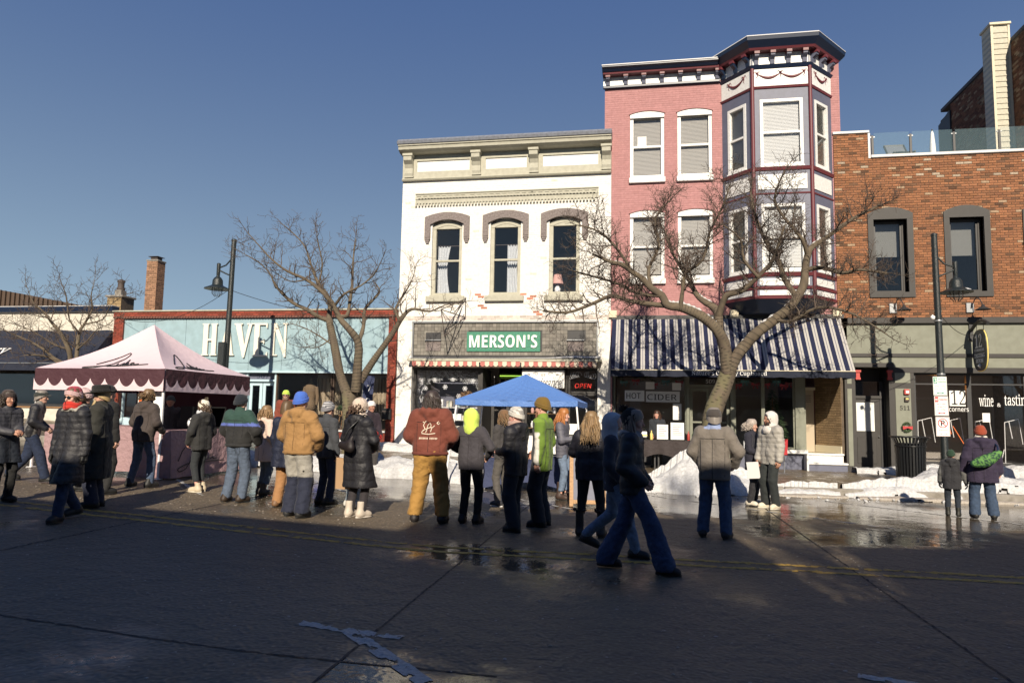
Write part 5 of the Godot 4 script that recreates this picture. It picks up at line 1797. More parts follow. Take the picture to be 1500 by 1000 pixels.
# ---------------------------------------------------------------- bare street trees
var limbs_main := [
		[1.57,0.11,4.30,0.253, 1.60,0.82,4.27,0.236, 1.61,1.46,4.25,0.228, 1.70,1.87,4.29,0.219, 1.90,2.35,4.26,0.203, 2.03,2.76,4.25,0.187],
		[1.99,2.63,4.30,0.160, 1.93,3.24,4.34,0.144, 1.79,3.59,4.46,0.134, 1.57,3.84,4.50,0.126, 1.26,4.05,4.55,0.117, 0.90,4.20,4.54,0.109, 0.59,4.24,4.63,0.100, 0.46,4.47,4.65,0.092, 0.22,4.64,4.69,0.083, -0.02,4.89,4.74,0.075, -0.22,5.01,4.80,0.066, -0.46,5.17,4.94,0.058, -0.77,5.25,4.99,0.041, -1.17,5.43,5.04,0.025],
		[1.80,3.53,4.35,0.110, 1.80,3.99,4.27,0.102, 1.74,4.23,4.08,0.095, 1.46,4.45,3.97,0.078, 1.31,4.63,3.89,0.070, 1.19,4.91,3.78,0.053, 1.00,5.28,3.68,0.044, 0.75,5.75,3.56,0.036, 0.59,6.34,3.35,0.027],
		[1.80,4.03,4.30,0.085, 1.87,4.29,4.43,0.076, 1.97,4.48,4.55,0.076, 2.26,4.55,4.64,0.067, 2.45,4.68,4.71,0.059, 2.62,4.85,4.86,0.050, 2.91,5.15,4.93,0.042, 3.03,5.50,5.14,0.033, 3.16,5.94,5.24,0.025],
		[2.02,2.68,4.30,0.152, 2.21,3.08,4.28,0.136, 2.41,3.33,4.23,0.136, 2.65,3.60,4.28,0.128, 3.09,3.94,4.22,0.121, 3.40,4.19,4.23,0.112, 3.61,4.47,4.20,0.104, 3.78,4.81,4.14,0.097, 3.82,5.14,4.11,0.088, 3.88,5.47,4.10,0.080, 4.00,5.70,4.06,0.071, 4.40,5.98,4.01,0.054, 4.95,6.38,4.00,0.037, 5.55,6.68,4.04,0.028],
		[3.83,5.14,4.10,0.062, 4.16,5.15,4.30,0.053, 4.55,4.96,4.55,0.043, 4.82,4.97,4.87,0.034, 5.33,4.84,5.07,0.026],
		[3.63,4.49,4.10,0.070, 3.39,4.94,3.92,0.062, 3.28,5.48,3.74,0.054, 3.00,6.05,3.54,0.046, 2.78,6.78,3.44,0.037, 2.74,7.40,3.16,0.028],
		[0.59,4.24,4.60,0.067, 0.15,4.30,4.47,0.059, -0.34,4.41,4.33,0.051, -0.76,4.54,4.27,0.051, -1.28,4.35,4.11,0.043, -1.88,4.17,4.00,0.035, -2.50,4.23,3.93,0.026],
		[0.22,4.64,4.70,0.050, 0.15,5.15,4.43,0.042, 0.40,5.78,4.21,0.035, 0.32,6.53,4.00,0.027, 0.75,7.14,3.65,0.018],
		[-0.22,5.01,4.80,0.041, -0.58,5.56,4.88,0.033, -0.98,5.95,5.03,0.025, -1.45,6.08,5.23,0.016],
		[0.89,4.19,4.60,0.050, 0.94,4.58,4.73,0.050, 1.01,4.97,4.80,0.042, 1.39,5.26,4.93,0.033, 1.55,5.88,5.03,0.025, 1.84,6.48,5.18,0.021, 1.99,6.94,5.25,0.017],
		[3.09,3.94,4.20,0.052, 3.40,3.86,4.55,0.042, 3.93,4.12,4.90,0.034, 4.55,3.92,5.23,0.025, 5.14,3.43,5.53,0.016],
		[3.88,5.47,4.10,0.053, 3.72,5.84,4.33,0.044, 3.33,6.33,4.39,0.035, 3.07,6.77,4.60,0.026, 3.26,7.34,4.86,0.017],
		[2.61,4.85,4.90,0.042, 2.29,5.22,5.07,0.033, 2.21,5.67,5.16,0.025, 1.82,5.95,5.35,0.016],
		[0.46,4.46,4.70,0.050, -0.10,4.56,4.44,0.042, -0.60,4.86,4.19,0.034, -1.21,5.11,3.85,0.026, -1.85,5.35,3.56,0.018]]
var limbs_middle := [
		[-7.61,1.10,3.90,0.190, -7.66,1.72,3.89,0.179, -7.66,2.11,3.86,0.208],
		[-7.73,2.05,3.90,0.130, -8.00,2.62,3.81,0.123, -8.15,3.24,3.81,0.112, -8.40,3.95,3.66,0.101, -8.49,4.14,3.55,0.078, -8.51,4.45,3.48,0.060, -8.64,4.81,3.42,0.055, -8.91,5.12,3.42,0.046, -9.22,5.69,3.30,0.031, -9.45,6.20,3.22,0.022, -9.84,6.60,3.12,0.016, -10.23,6.92,3.16,0.010],
		[-8.47,4.05,3.60,0.066, -8.73,4.15,3.70,0.060, -9.01,4.32,3.79,0.054, -9.41,4.51,3.88,0.045, -9.61,4.70,4.00,0.039, -9.83,4.97,4.12,0.030, -9.91,5.26,4.30,0.021, -10.21,5.55,4.35,0.015, -10.66,5.80,4.44,0.009],
		[-7.45,2.11,4.00,0.129, -7.39,2.72,4.06,0.120, -7.38,3.39,4.10,0.103, -7.59,3.74,4.25,0.086, -7.89,4.05,4.21,0.075, -8.07,4.43,4.32,0.069, -8.37,4.76,4.41,0.052, -8.79,5.05,4.43,0.044, -9.27,5.26,4.57,0.032, -9.72,5.58,4.57,0.024, -10.02,5.89,4.61,0.015, -10.39,6.29,4.69,0.009],
		[-7.42,3.40,4.00,0.063, -7.37,3.84,3.82,0.052, -7.38,4.31,3.75,0.044, -7.26,4.56,3.61,0.032, -7.04,4.83,3.57,0.023, -7.22,5.09,3.44,0.015],
		[-7.96,4.11,4.20,0.064, -7.70,4.11,4.17,0.052, -7.67,4.52,4.08,0.043, -7.63,4.98,4.07,0.035, -7.64,5.56,4.04,0.026, -7.64,5.98,4.00,0.018, -7.61,6.33,3.97,0.009],
		[-7.98,4.38,4.30,0.040, -7.68,4.63,4.47,0.034, -7.21,4.84,4.51,0.025, -6.83,5.09,4.62,0.020, -6.55,5.37,4.85,0.011],
		[-7.36,2.39,3.90,0.109, -7.07,2.84,3.93,0.091, -6.65,3.40,4.00,0.076, -6.44,3.74,3.96,0.068, -6.25,4.01,4.04,0.062, -6.03,4.26,4.03,0.045, -5.79,4.28,4.07,0.034, -5.43,4.22,4.08,0.022, -5.04,4.38,4.08,0.014, -4.60,4.44,4.05,0.008],
		[-6.29,4.01,4.00,0.045, -6.48,4.27,3.82,0.040, -6.40,4.56,3.74,0.029, -6.14,5.10,3.60,0.017, -6.08,5.54,3.45,0.009],
		[-8.20,3.31,3.70,0.030, -8.53,3.50,3.55,0.021, -9.09,3.80,3.45,0.015, -9.66,4.00,3.34,0.009],
		[-8.34,3.54,3.70,0.024, -8.52,3.28,4.07,0.015, -8.70,3.24,4.44,0.009],
		[-8.92,5.09,3.40,0.028, -8.76,5.63,3.54,0.021, -8.84,6.20,3.69,0.015, -8.85,6.52,3.82,0.009],
		[-8.76,5.03,4.50,0.023, -9.30,5.03,4.27,0.015, -9.81,5.29,4.15,0.009]]
var limbs_uphill := [
		[-16.44,2.10,3.50,0.145, -16.43,2.53,3.55,0.129, -16.58,2.85,3.45,0.114],
		[-16.55,2.80,3.50,0.078, -16.54,3.23,3.64,0.067, -16.79,3.71,3.72,0.052, -17.07,4.02,3.77,0.039, -17.35,4.33,3.78,0.026, -17.55,4.57,3.96,0.019, -17.81,5.02,3.96,0.008],
		[-16.37,2.80,3.50,0.067, -16.41,3.25,3.47,0.057, -16.49,3.80,3.35,0.047, -16.47,4.04,3.20,0.037, -16.31,4.50,3.13,0.026, -16.40,4.92,3.10,0.018, -16.39,5.49,3.01,0.008],
		[-16.61,2.79,3.60,0.057, -16.87,2.96,3.77,0.047, -17.10,3.21,3.93,0.036, -17.58,3.46,3.99,0.026, -17.99,3.63,4.10,0.016, -18.20,3.77,4.35,0.011],
		[-16.72,2.79,3.70,0.041, -16.98,2.99,3.87,0.034, -17.17,3.03,4.21,0.026, -17.37,3.00,4.35,0.010],
		[-16.44,3.75,3.40,0.031, -16.63,4.12,3.60,0.023, -16.64,4.77,3.77,0.016, -16.72,5.23,3.95,0.008],
		[-16.38,4.03,3.30,0.026, -15.63,4.14,3.47,0.018, -15.20,4.55,3.68,0.010, -14.66,4.84,3.76,0.006],
		[-16.67,3.25,3.50,0.031, -17.42,3.44,3.29,0.024, -18.51,3.89,3.01,0.017, -19.45,4.14,2.85,0.009],
		[-16.39,3.25,3.50,0.026, -15.86,3.49,3.73,0.020, -15.44,3.78,3.90,0.012, -14.89,3.92,4.10,0.007]]

func grow(b: MB, r: RandomNumberGenerator, p: Vector3, d: Vector3, ln: float, rad: float, level: int, dense: float) -> void:
	var n := 3 if level >= 3 else 5
	var pts := PackedVector3Array([p])
	var rr := PackedFloat32Array([rad])
	var dir := d
	for k in n:
		dir = (dir + Vector3(r.randf_range(-1, 1), r.randf_range(-0.75, 1.0), r.randf_range(-1, 1)) * (0.34 if level < 3 else 0.5)).normalized()
		p += dir * ln / n
		pts.append(p)
		rr.append(maxf(0.0040, rad * (1.0 - 0.72 * (k + 1) / n)))
	b.col = Color(0.088, 0.066, 0.052) * r.randf_range(0.75, 1.25)
	b.tube(pts, rr, 5 if rad > 0.012 else 3, false)
	if level >= 3:
		return
	var gap := (0.105 if level == 1 else 0.07) / dense
	var s := gap
	var side := r.randf() * TAU
	while s < ln * 1.02:
		var u := minf(s / ln, 0.999) * n
		var k := int(u)
		var q := pts[k].lerp(pts[k + 1], u - k)
		var t := (pts[k + 1] - pts[k]).normalized()
		var ref := t.cross(Vector3(0.31, 0.2, 0.93)).normalized()
		side += 2.2 + r.randf_range(-0.6, 0.6)
		var o := (ref * cos(side) + t.cross(ref) * sin(side))
		var nd := (t * r.randf_range(0.3, 0.9) + o + Vector3(0, 0.30, 0)).normalized()
		var nl := ln * r.randf_range(0.28, 0.55) * (1.1 - 0.45 * s / ln) if level < 2 else r.randf_range(0.08, 0.24)
		grow(b, r, q, nd, nl, maxf(0.0048, rr[k] * r.randf_range(0.5, 0.72)), level + 1, dense)
		s += gap * r.randf_range(0.6, 1.4)

func smooth_limb(l: Array) -> Array:
	var cv := Curve3D.new()
	var rs := PackedFloat32Array()
	for k in range(0, l.size(), 4):
		cv.add_point(Vector3(l[k], l[k + 1], l[k + 2]))
		rs.append(l[k + 3])
	var n := rs.size()
	var pts := PackedVector3Array()
	var rr := PackedFloat32Array()
	for k in n - 1:
		var p0 := cv.get_point_position(maxi(k - 1, 0))
		var p1 := cv.get_point_position(k)
		var p2 := cv.get_point_position(k + 1)
		var p3 := cv.get_point_position(mini(k + 2, n - 1))
		for e in 3:
			var u := e / 3.0
			pts.append(p1.cubic_interpolate(p2, p0, p3, u))
			rr.append(lerpf(rs[k], rs[k + 1], u))
	pts.append(cv.get_point_position(n - 1))
	rr.append(rs[n - 1])
	return [pts, rr]

func tree(label: String, limbs: Array, seed_: int, dense: float, wrapped: float, snowy: bool, reach := 1.0) -> Node3D:
	var r := RandomNumberGenerator.new()
	r.seed = seed_
	var l0: Array = limbs[0]
	var th := thing("street_tree", label, "tree", Vector3(l0[0], gy(l0[0]) + 0.1, l0[2]), 0, "bare street trees")
	var f := FastNoiseLite.new()
	f.seed = seed_
	f.frequency = 9.0
	var wood := MB.new()
	var trunk := MB.new()
	var twigs := MB.new()
	var snow := MB.new()
	for k in limbs.size():
		var s := smooth_limb(limbs[k])
		var pts: PackedVector3Array = s[0]
		var rr: PackedFloat32Array = s[1]
		var tgt := trunk if k == 0 else wood
		if k == 0:
			pts[0].y = gy(pts[0].x) - 0.1
		for e in rr.size():
			rr[e] *= 1.0 + 0.10 * f.get_noise_3dv(pts[e] * 0.7)
		var v0 := tgt.v.size()
		tgt.col = Color.WHITE
		tgt.tube(pts, rr, 12 if k == 0 else 9, true)
		for e in range(v0, tgt.v.size()):
			var g := f.get_noise_3dv(tgt.v[e])
			tgt.v[e] += tgt.n[e] * 0.012 * g
			tgt.c[e] = Color(0.155, 0.125, 0.085).lerp(Color(0.085, 0.066, 0.05), clampf(0.5 + g, 0, 1))
			if k == 0 and g > -0.1 and tgt.n[e].x < 0.1:
				tgt.c[e] = Color(0.15, 0.135, 0.075)   # lichen on the weather side
		var run := 0.0
		if k > 0:
			var side := r.randf() * TAU
			var nxt := 0.35
			var total := 0.0
			for e in pts.size() - 1:
				total += pts[e].distance_to(pts[e + 1])
			for e in pts.size() - 1:
				var t := (pts[e + 1] - pts[e]).normalized()
				var sl := pts[e].distance_to(pts[e + 1])
				while nxt < run + sl:
					if rr[e] < 0.075:
						var ref := t.cross(Vector3(0.31, 0.2, 0.93)).normalized()
						side += 2.3 + r.randf_range(-0.7, 0.7)
						var o := ref * cos(side) + t.cross(ref) * sin(side)
						var nd := (t * r.randf_range(0.2, 0.8) + o + Vector3(0, 0.42, 0)).normalized()
						grow(twigs, r, pts[e].lerp(pts[e + 1], (nxt - run) / sl), nd, r.randf_range(0.35, 0.95) * reach, clampf(rr[e] * 0.5, 0.009, 0.020), 1, dense)
					nxt += r.randf_range(0.09, 0.19) / dense
				run += sl
			grow(twigs, r, pts[pts.size() - 1], (pts[pts.size() - 1] - pts[pts.size() - 2]).normalized(), 0.55, 0.012, 1, dense)
		if snowy and k in [1, 2, 4]:
			for e in range(3, pts.size() - 1):
				var t := (pts[e + 1] - pts[e]).normalized()
				if absf(t.y) < 0.75 and rr[e] > 0.05 and f.get_noise_1d(e * 0.5 + k * 9) > -0.15:
					snow.tube(PackedVector3Array([pts[e] + Vector3(0, rr[e] * 0.85, 0), pts[e].lerp(pts[e + 1], 0.5) + Vector3(0, rr[e] * 0.95, 0), pts[e + 1] + Vector3(0, rr[e + 1] * 0.85, 0)]), PackedFloat32Array([rr[e] * 0.3, rr[e] * 0.45, rr[e + 1] * 0.3]), 7)
	wpart(trunk, "trunk", M.bark, th)
	wpart(wood, "limbs", M.bark, th)
	wpart(twigs, "crown", M.twig, th).set_meta("kind", "stuff")
	if snow.v.size():
		wpart(snow, "snow_cap", M.snow, th)
	if wrapped > 0:
		var wire := MB.new()
		for k in limbs.size():
			var s := smooth_limb(limbs[k])
			var pts: PackedVector3Array = s[0]
			var rr: PackedFloat32Array = s[1]
			if pts[0].y > wrapped:
				continue
			var hp := PackedVector3Array()
			var hr := PackedFloat32Array()
			var a := 0.0
			for e in pts.size() - 1:
				if pts[e].y > wrapped + 0.6:
					break
				var sl := pts[e].distance_to(pts[e + 1])
				var t := (pts[e + 1] - pts[e]).normalized()
				var ref := t.cross(Vector3(0.31, 0.2, 0.93)).normalized()
				var m := maxi(2, int(sl / 0.013))
				for q in m:
					a += 0.93 + 0.35 * sin(hp.size() * 0.017) * sin(hp.size() * 0.006 + k)
					var rad := lerpf(rr[e], rr[e + 1], float(q) / m) + 0.012
					hp.append(pts[e].lerp(pts[e + 1], float(q) / m) + (ref * cos(a) + t.cross(ref) * sin(a)) * rad)
					hr.append(0.0042)
			if hp.size() > 3:
				wire.tube(hp, hr, 4, false)
		wpart(wire, "light_string", M.wire, th)
	return th

func make_trees() -> void:
	tree("large bare tree with a wire-wound leaning trunk before the striped awning", limbs_main, 71, 1.4, 3.6, true, 0.88)
	tree("bare forked tree with wire-wound stems in front of the pale blue shop", limbs_middle, 72, 0.95, 3.2, false, 0.72)
	tree("small bare tree in front of the navy awning", limbs_uphill, 73, 1.0, 0.0, false, 0.8)
	for t in [[12.7, 4.0, "bare tree at the downhill end of the wine shop", 74, 0.55, 4.3], [4.15, 24.6, "bare tree on the far pavement before the narrow annexe", 75, 1.5, 9.0]]:
		var x: float = t[0]
		var z: float = t[1]
		var h: float = t[5]
		var l := [[x, -0.1, z, 0.19, x + 0.04, 1.0, z, 0.165, x, 1.9, z, 0.15]]
		for k in 9:
			var a: float = k * 2.4
			var q := [x, 1.6 + 0.07 * k, z, 0.10]
			for e in 6:
				var u := (e + 1) / 6.0
				q.append_array([x + cos(a) * (1.9 * u) * (1.0 - 0.035 * k) + 0.15 * sin(e * 2.1 + k), 1.7 + 0.07 * k + h * u * (0.35 + 0.07 * k) * 0.9, z + sin(a) * 1.7 * u + 0.12 * cos(e * 1.7 + k), lerpf(0.085, 0.014, u)])
			l.append(q)
		tree(t[2], l, t[3], t[4], 0.0, false)

# ---------------------------------------------------------------- snow
func bank(pts: Array, seed_: int, k := 0.55) -> MB:
	var f := FastNoiseLite.new()
	f.seed = seed_
	f.frequency = 2.2
	f.fractal_octaves = 4
	var b := MB.new()
	var n := pts.size() - 1
	var nu := n * 22
	b.grid(nu, 30, func(u: float, v: float):
		var e := minf(u * n, n - 0.0001)
		var i := int(e)
		var t := e - i
		var a: Array = pts[i]
		var c: Array = pts[i + 1]
		var x := lerpf(a[0], c[0], t)
		var z := lerpf(a[1], c[1], t)
		var w := lerpf(a[2], c[2], t)
		var h := lerpf(a[3], c[3], t)
		var s := v * 2 - 1
		var zz := z + s * w * (1.0 + 0.45 * f.get_noise_2d(x * 0.45, s * 0.3 + 20))
		var g := 0.15 if zz < 5.4 else 0.0
		var prof := pow(maxf(0.0, 1.0 - s * s), k)
		var y := h * prof * (1.0 + 0.40 * f.get_noise_2d(x * 0.5, zz * 0.5)) + (0.018 + 0.025 * h) * f.get_noise_2d(x * 2.2, zz * 2.2) * prof
		return Vector3(x, gy(x) + g + y - 0.09 * smoothstep(0.80, 1.0, absf(s)), zz))
	return b

func make_snow() -> void:
	lone(bank([[-0.9, 5.9, 0.22, 0.07], [-0.2, 5.75, 0.42, 0.16], [0.5, 5.5, 0.65, 0.38], [1.0, 5.3, 0.8, 0.66], [1.35, 5.2, 0.85, 0.78], [1.8, 5.25, 0.8, 0.58], [2.3, 5.3, 0.6, 0.34], [2.7, 5.35, 0.35, 0.12]], 3, 0.9), "snow_heap", M.snow, "tall clean snow heap piled round the foot of the large leaning tree", "snow heap")
	lone(bank([[-9.9, 6.2, 0.5, 0.2], [-8.8, 6.1, 0.65, 0.30], [-7.6, 6.0, 0.6, 0.26], [-6.6, 5.95, 0.7, 0.38], [-5.6, 5.9, 0.65, 0.36], [-4.6, 5.8, 0.65, 0.38], [-3.6, 5.75, 0.55, 0.30], [-2.7, 5.7, 0.4, 0.2], [-1.9, 5.7, 0.3, 0.12]], 5), "snow_bank", M.snow, "long low snow bank along the kerb behind the queue", "snow bank")
	lone(bank([[2.75, 5.5, 0.2, 0.06], [3.2, 5.55, 0.28, 0.16], [3.6, 5.5, 0.3, 0.14], [4.1, 5.45, 0.22, 0.10]], 7), "snow_bank", M.snow, "short crumbling snow ridge on the kerb before the entrance steps", "snow bank")
	lone(bank([[4.2, 5.4, 0.26, 0.12], [4.9, 5.35, 0.32, 0.2], [5.6, 5.2, 0.45, 0.28], [6.2, 4.9, 0.7, 0.42], [6.9, 4.7, 0.75, 0.40], [7.6, 4.8, 0.6, 0.28], [8.4, 5.0, 0.5, 0.22], [9.6, 5.1, 0.45, 0.22], [10.5, 5.1, 0.4, 0.2]], 9), "snow_bank", M.snow, "lumpy snow bank between the litter bin and the road", "snow bank")
	lone(bank([[5.75, 0.55, 0.30, 0.16], [6.5, 0.6, 0.34, 0.18], [7.5, 0.65, 0.4, 0.26], [8.6, 0.65, 0.42, 0.30], [9.8, 0.65, 0.42, 0.32], [11.0, 0.65, 0.4, 0.28]], 11), "snow_bank", M.snow, "snow strip shovelled against the foot of the wine shop", "snow bank")
	lone(bank([[-9.8, 0.6, 0.3, 0.18], [-8.8, 0.62, 0.35, 0.24], [-7.8, 0.6, 0.4, 0.22], [-6.8, 0.6, 0.4, 0.24], [-5.9, 0.6, 0.36, 0.2], [-5.1, 0.6, 0.3, 0.12]], 13), "snow_bank", M.snow, "snow strip against the white and blue shopfronts", "snow bank")
	lone(bank([[-13.6, 4.6, 0.5, 0.3], [-12.8, 4.7, 0.7, 0.45], [-12.0, 4.8, 0.6, 0.35], [-11.3, 5.0, 0.4, 0.2]], 15), "snow_bank", M.snow, "snow bank at the uphill end behind the pink tent", "snow bank")
	lone(bank([[4.4, 5.75, 0.14, 0.04], [5.2, 5.78, 0.2, 0.06], [6.4, 5.8, 0.22, 0.05], [7.6, 5.75, 0.18, 0.05]], 17), "slush", M.dirty_snow, "dirty brown slush along the gutter by the lumpy snow bank", "slush", "", "stuff")
	lone(bank([[2.5, 5.78, 0.12, 0.035], [3.3, 5.85, 0.16, 0.05], [4.2, 5.74, 0.12, 0.035]], 18), "slush", M.dirty_snow, "dirty slush in the gutter below the crumbling snow ridge", "slush", "", "stuff")
	var c := MB.new()
	for k in 520:
		var x := rng.randf_range(-9, 10.5)
		var z := 5.75 + absf(rng.randfn(0, 0.32))
		if x > 5.2 and x < 8.6 and rng.randf() < 0.5:
			z = rng.randf_range(4.2, 5.9)
		var s := 0.012 + 0.05 * pow(rng.randf(), 4.0)
		var g := gy(x) + (0.15 if z < 5.4 else 0.0)
		c.lathe([Vector2(0.001, -0.3 * s), Vector2(s, 0), Vector2(0.8 * s, 0.5 * s), Vector2(0.001, 0.8 * s)], Vector3(x, g, z), 5, Basis(Vector3(rng.randf(), 1, rng.randf()).normalized(), rng.randf() * 6))
	lone(c, "snow_crumbs", M.snow, "crumbs of snow scattered along the gutter", "snow", "", "stuff")

# ---------------------------------------------------------------- tents
func script_stroke(s: Array, r: float, at: Callable) -> MB:
	var b := MB.new()
	for l in s:
		var cv := Curve2D.new()
		for q in l:
			cv.add_point(Vector2(q[0], q[1]))
		for k in range(1, l.size() - 1):
			var t := (cv.get_point_position(k + 1) - cv.get_point_position(k - 1)) / 6.0
			cv.set_point_in(k, -t)
			cv.set_point_out(k, t)
		var pts := PackedVector3Array()
		var rr := PackedFloat32Array()
		for q in cv.tessellate(4, 6):
			pts.append(at.call(q.x, q.y))
			rr.append(r)
		b.tube(pts, rr, 4)
	return b

var signature := [[[0.02, 0.28], [0.10, 0.62], [0.30, 0.95], [0.42, 0.92], [0.40, 0.70], [0.30, 0.35], [0.18, 0.02], [0.05, -0.08], [0.02, 0.02], [0.20, 0.16], [0.42, 0.22]], [[0.40, 0.40], [0.42, 0.26], [0.47, 0.26], [0.52, 0.42], [0.52, 0.27], [0.56, 0.28]], [[0.58, 0.62], [0.56, 0.27], [0.61, 0.28]], [[0.62, 0.42], [0.61, 0.27], [0.66, 0.27]], [[0.74, 0.40], [0.68, 0.38], [0.68, 0.27], [0.74, 0.32], [0.76, 0.26], [0.84, 0.27]], [[0.30, 0.14], [0.7, 0.18], [1.0, 0.16]]]

func make_tents() -> void:
	var g := gy(-10.0)
	var X0 := -11.42
	var X1 := -8.66
	var Z0 := 7.15
	var Z1 := 10.05
	var cx := (X0 + X1) / 2
	var cz := (Z0 + Z1) / 2
	var ey := 2.33
	var th := thing("pink_tent", "pale pink pop-up tent with plum scalloped valance and black signature lettering", "tent", Vector3(cx, g, cz))
	var apex := Vector3(cx, 3.33, cz)
	var co := [Vector3(X0, ey, Z1), Vector3(X1, ey, Z1), Vector3(X1, ey, Z0), Vector3(X0, ey, Z0)]
	for k in 4:
		var a: Vector3 = co[k]
		var c: Vector3 = co[(k + 1) % 4]
		var out := ((a + c) / 2 - Vector3(cx, ey, cz)).normalized()
		var b := MB.new()
		b.grid(14, 14, func(u: float, v: float):
			var e := a.lerp(c, u)
			var p := e.lerp(apex, v)
			p.y -= 0.20 * sin(PI * v) * (0.55 + 0.45 * sin(PI * u)) + 0.03 * sin(PI * u) * (1 - v)
			return p, out + Vector3.UP)
		var pan := wpart(b, "canopy_panel", M.pink_canvas, th)
		if k < 2:
			var sx := 0.30 if k == 0 else 0.10
			var at := func(x: float, y: float):
				var u := sx + x * 0.60
				var v := 0.10 + y * 0.46
				u = lerpf(u, 0.5, v * 0.55)
				var e := a.lerp(c, u)
				var p := e.lerp(apex, v)
				p.y -= 0.20 * sin(PI * v) * (0.55 + 0.45 * sin(PI * u)) + 0.03 * sin(PI * u) * (1 - v)
				return p + (out * 0.35 + Vector3.UP).normalized() * 0.008
			part(script_stroke(signature, 0.012, at), "signature", M.ink, pan)
		var d := (c - a).normalized()
		var ln := a.distance_to(c)
		var va := MB.new()
		va.grid(60, 5, func(u: float, v: float): return a + d * ln * u + Vector3(0, -0.005 - 0.40 * v + 0.03 * v * sin(u * 40.0) * 0.2, 0) + out * (0.012 + 0.012 * v * sin(u * 34.0)), out)
		var vp := wpart(va, "valance", M.plum_canvas, th)
		var hem := MB.new()
		var ns := 9
		for e in ns:
			for q in 12:
				var u0 := (e + q / 12.0) / ns
				var u1 := (e + (q + 1) / 12.0) / ns
				var y0 := 0.19 + 0.15 * pow(sin(PI * q / 12.0), 0.7)
				var y1 := 0.19 + 0.15 * pow(sin(PI * (q + 1) / 12.0), 0.7)
				var o: Vector3 = out * 0.03
				hem.flat(a + d * ln * u0 + o - Vector3(0, y0, 0), a + d * ln * u1 + o - Vector3(0, y1, 0), a + d * ln * u1 + o - Vector3(0, 0.415, 0), a + d * ln * u0 + o - Vector3(0, 0.415, 0), out)
		part(hem, "scalloped_hem", M.pink_canvas, vp)
		var leg := MB.new()
		var lx: Vector3 = a + (Vector3(cx, ey, cz) - a).normalized() * 0.05
		leg.cham(lx.x - 0.02, lx.x + 0.02, gy(lx.x), ey - 0.02, lx.z - 0.02, lx.z + 0.02, 0.004)
		leg.cham(lx.x - 0.06, lx.x + 0.06, gy(lx.x), gy(lx.x) + 0.012, lx.z - 0.06, lx.z + 0.06, 0.003)
		wpart(leg, "leg", M.white_metal, th)
	var wl := MB.new()
	wl.grid(40, 6, func(u: float, v: float): return Vector3(lerpf(X0, X1 - 0.05, u), lerpf(0.75, ey - 0.1, v), Z0 + 0.07 + 0.015 * sin(u * 40.0)), Vector3(0, 0, 1))
	wpart(wl, "back_wall", M.plum_lining, th)
	wl = MB.new()
	for k in 7:
		wl.prism(PackedVector2Array([Vector2(-0.2, 0), Vector2(0.2, 0), Vector2(0.07, 0.10), Vector2(0.0, 0.36), Vector2(-0.07, 0.10)]), 0, 0.004, Transform3D(Basis(), Vector3(X0 + 0.2 + k * 0.4, 1.05, Z0 + 0.11)))
	wpart(wl, "pointed_trim", M.pink_cloth, th)
	var tb := thing("cloth_table", "counter under a dusty pink cloth with black signature lettering", "table", Vector3(X1 - 0.1, gy(X1), 8.6))
	var b := MB.new()
	var y0 := gy(-8.7) + 0.02
	var yt := y0 + 0.86
	b.grid(40, 10, func(u: float, v: float): return Vector3(-8.50 + 0.05 * (1 - v) + 0.025 * sin(u * 30.0) * (1 - v), lerpf(y0, yt, v), lerpf(10.0, 7.3, u)), Vector3(1, 0, 0))
	b.grid(10, 10, func(u: float, v: float): return Vector3(lerpf(-9.2, -8.50 + 0.05 * (1 - v), u), lerpf(y0, yt, v), 10.0 + 0.02 * sin(u * 20.0) * (1 - v)), Vector3(0, 0, 1))
	b.grid(6, 10, func(u: float, v: float): return Vector3(lerpf(-9.2, -8.50, u), yt + 0.004, lerpf(7.3, 10.0, v)))
	wpart(b, "cloth", M.pink_cloth, tb)
	wpart(bx(-9.18, -8.54, yt - 0.04, yt - 0.005, 7.32, 9.98), "tabletop", M.white_print, tb)
	for e in [[-9.1, 7.5], [-8.62, 7.5], [-9.1, 9.8], [-8.62, 9.8]]:
		wpart(bx(e[0], e[0] + 0.03, gy(e[0]), yt - 0.04, e[1], e[1] + 0.03), "leg", M.galvanised, tb)
	var sat := func(x: float, y: float): return Vector3(-8.50 + 0.05 * (1 - (0.15 + y * 0.7)) + 0.03, y0 + (0.18 + y * 0.62) * 0.86, 9.85 - x * 1.5)
	wpart(script_stroke(signature, 0.010, sat), "signature", M.ink, tb)
	var t2 := thing("cloth_table", "counter under plain dusty pink cloth behind the man in jeans", "table", Vector3(-10.3, g, 9.7))
	b = MB.new()
	var ya := gy(-10.3) + 0.02
	b.grid(40, 8, func(u: float, v: float): return Vector3(lerpf(-11.3, -9.35, u), lerpf(ya, ya + 0.84, v), 9.85 + 0.03 * sin(u * 26.0) * (1 - v)), Vector3(0, 0, 1))
	b.grid(4, 4, func(u: float, v: float): return Vector3(lerpf(-11.3, -9.35, u), ya + 0.844, lerpf(9.2, 9.85, v)))
	wpart(b, "cloth", M.pink_cloth, t2)
	wpart(bx(-11.28, -9.37, ya + 0.79, ya + 0.835, 9.22, 9.83), "tabletop", M.white_print, t2)
	for e in [-11.2, -9.5]:
		wpart(bx(e, e + 0.03, gy(e), ya + 0.79, 9.4, 9.43), "leg", M.galvanised, t2)
	var mb := thing("menu_board", "white menu board standing in the corner of the pink tent", "board", Vector3(-9.0, yt, 9.9))
	part(bx(-0.30, 0.24, 0.0, 0.86, -0.02, 0.0, 0.004), "board", M.white_print, mb)
	part(bx(-0.28, -0.18, 0.45, 0.75, 0.001, 0.004), "picture", M.orange_plastic, mb)
	words("Menu", Vector3(-8.98, yt + 0.74, 9.904), 0.16, 0.07, M.ink, mb, 0.003)
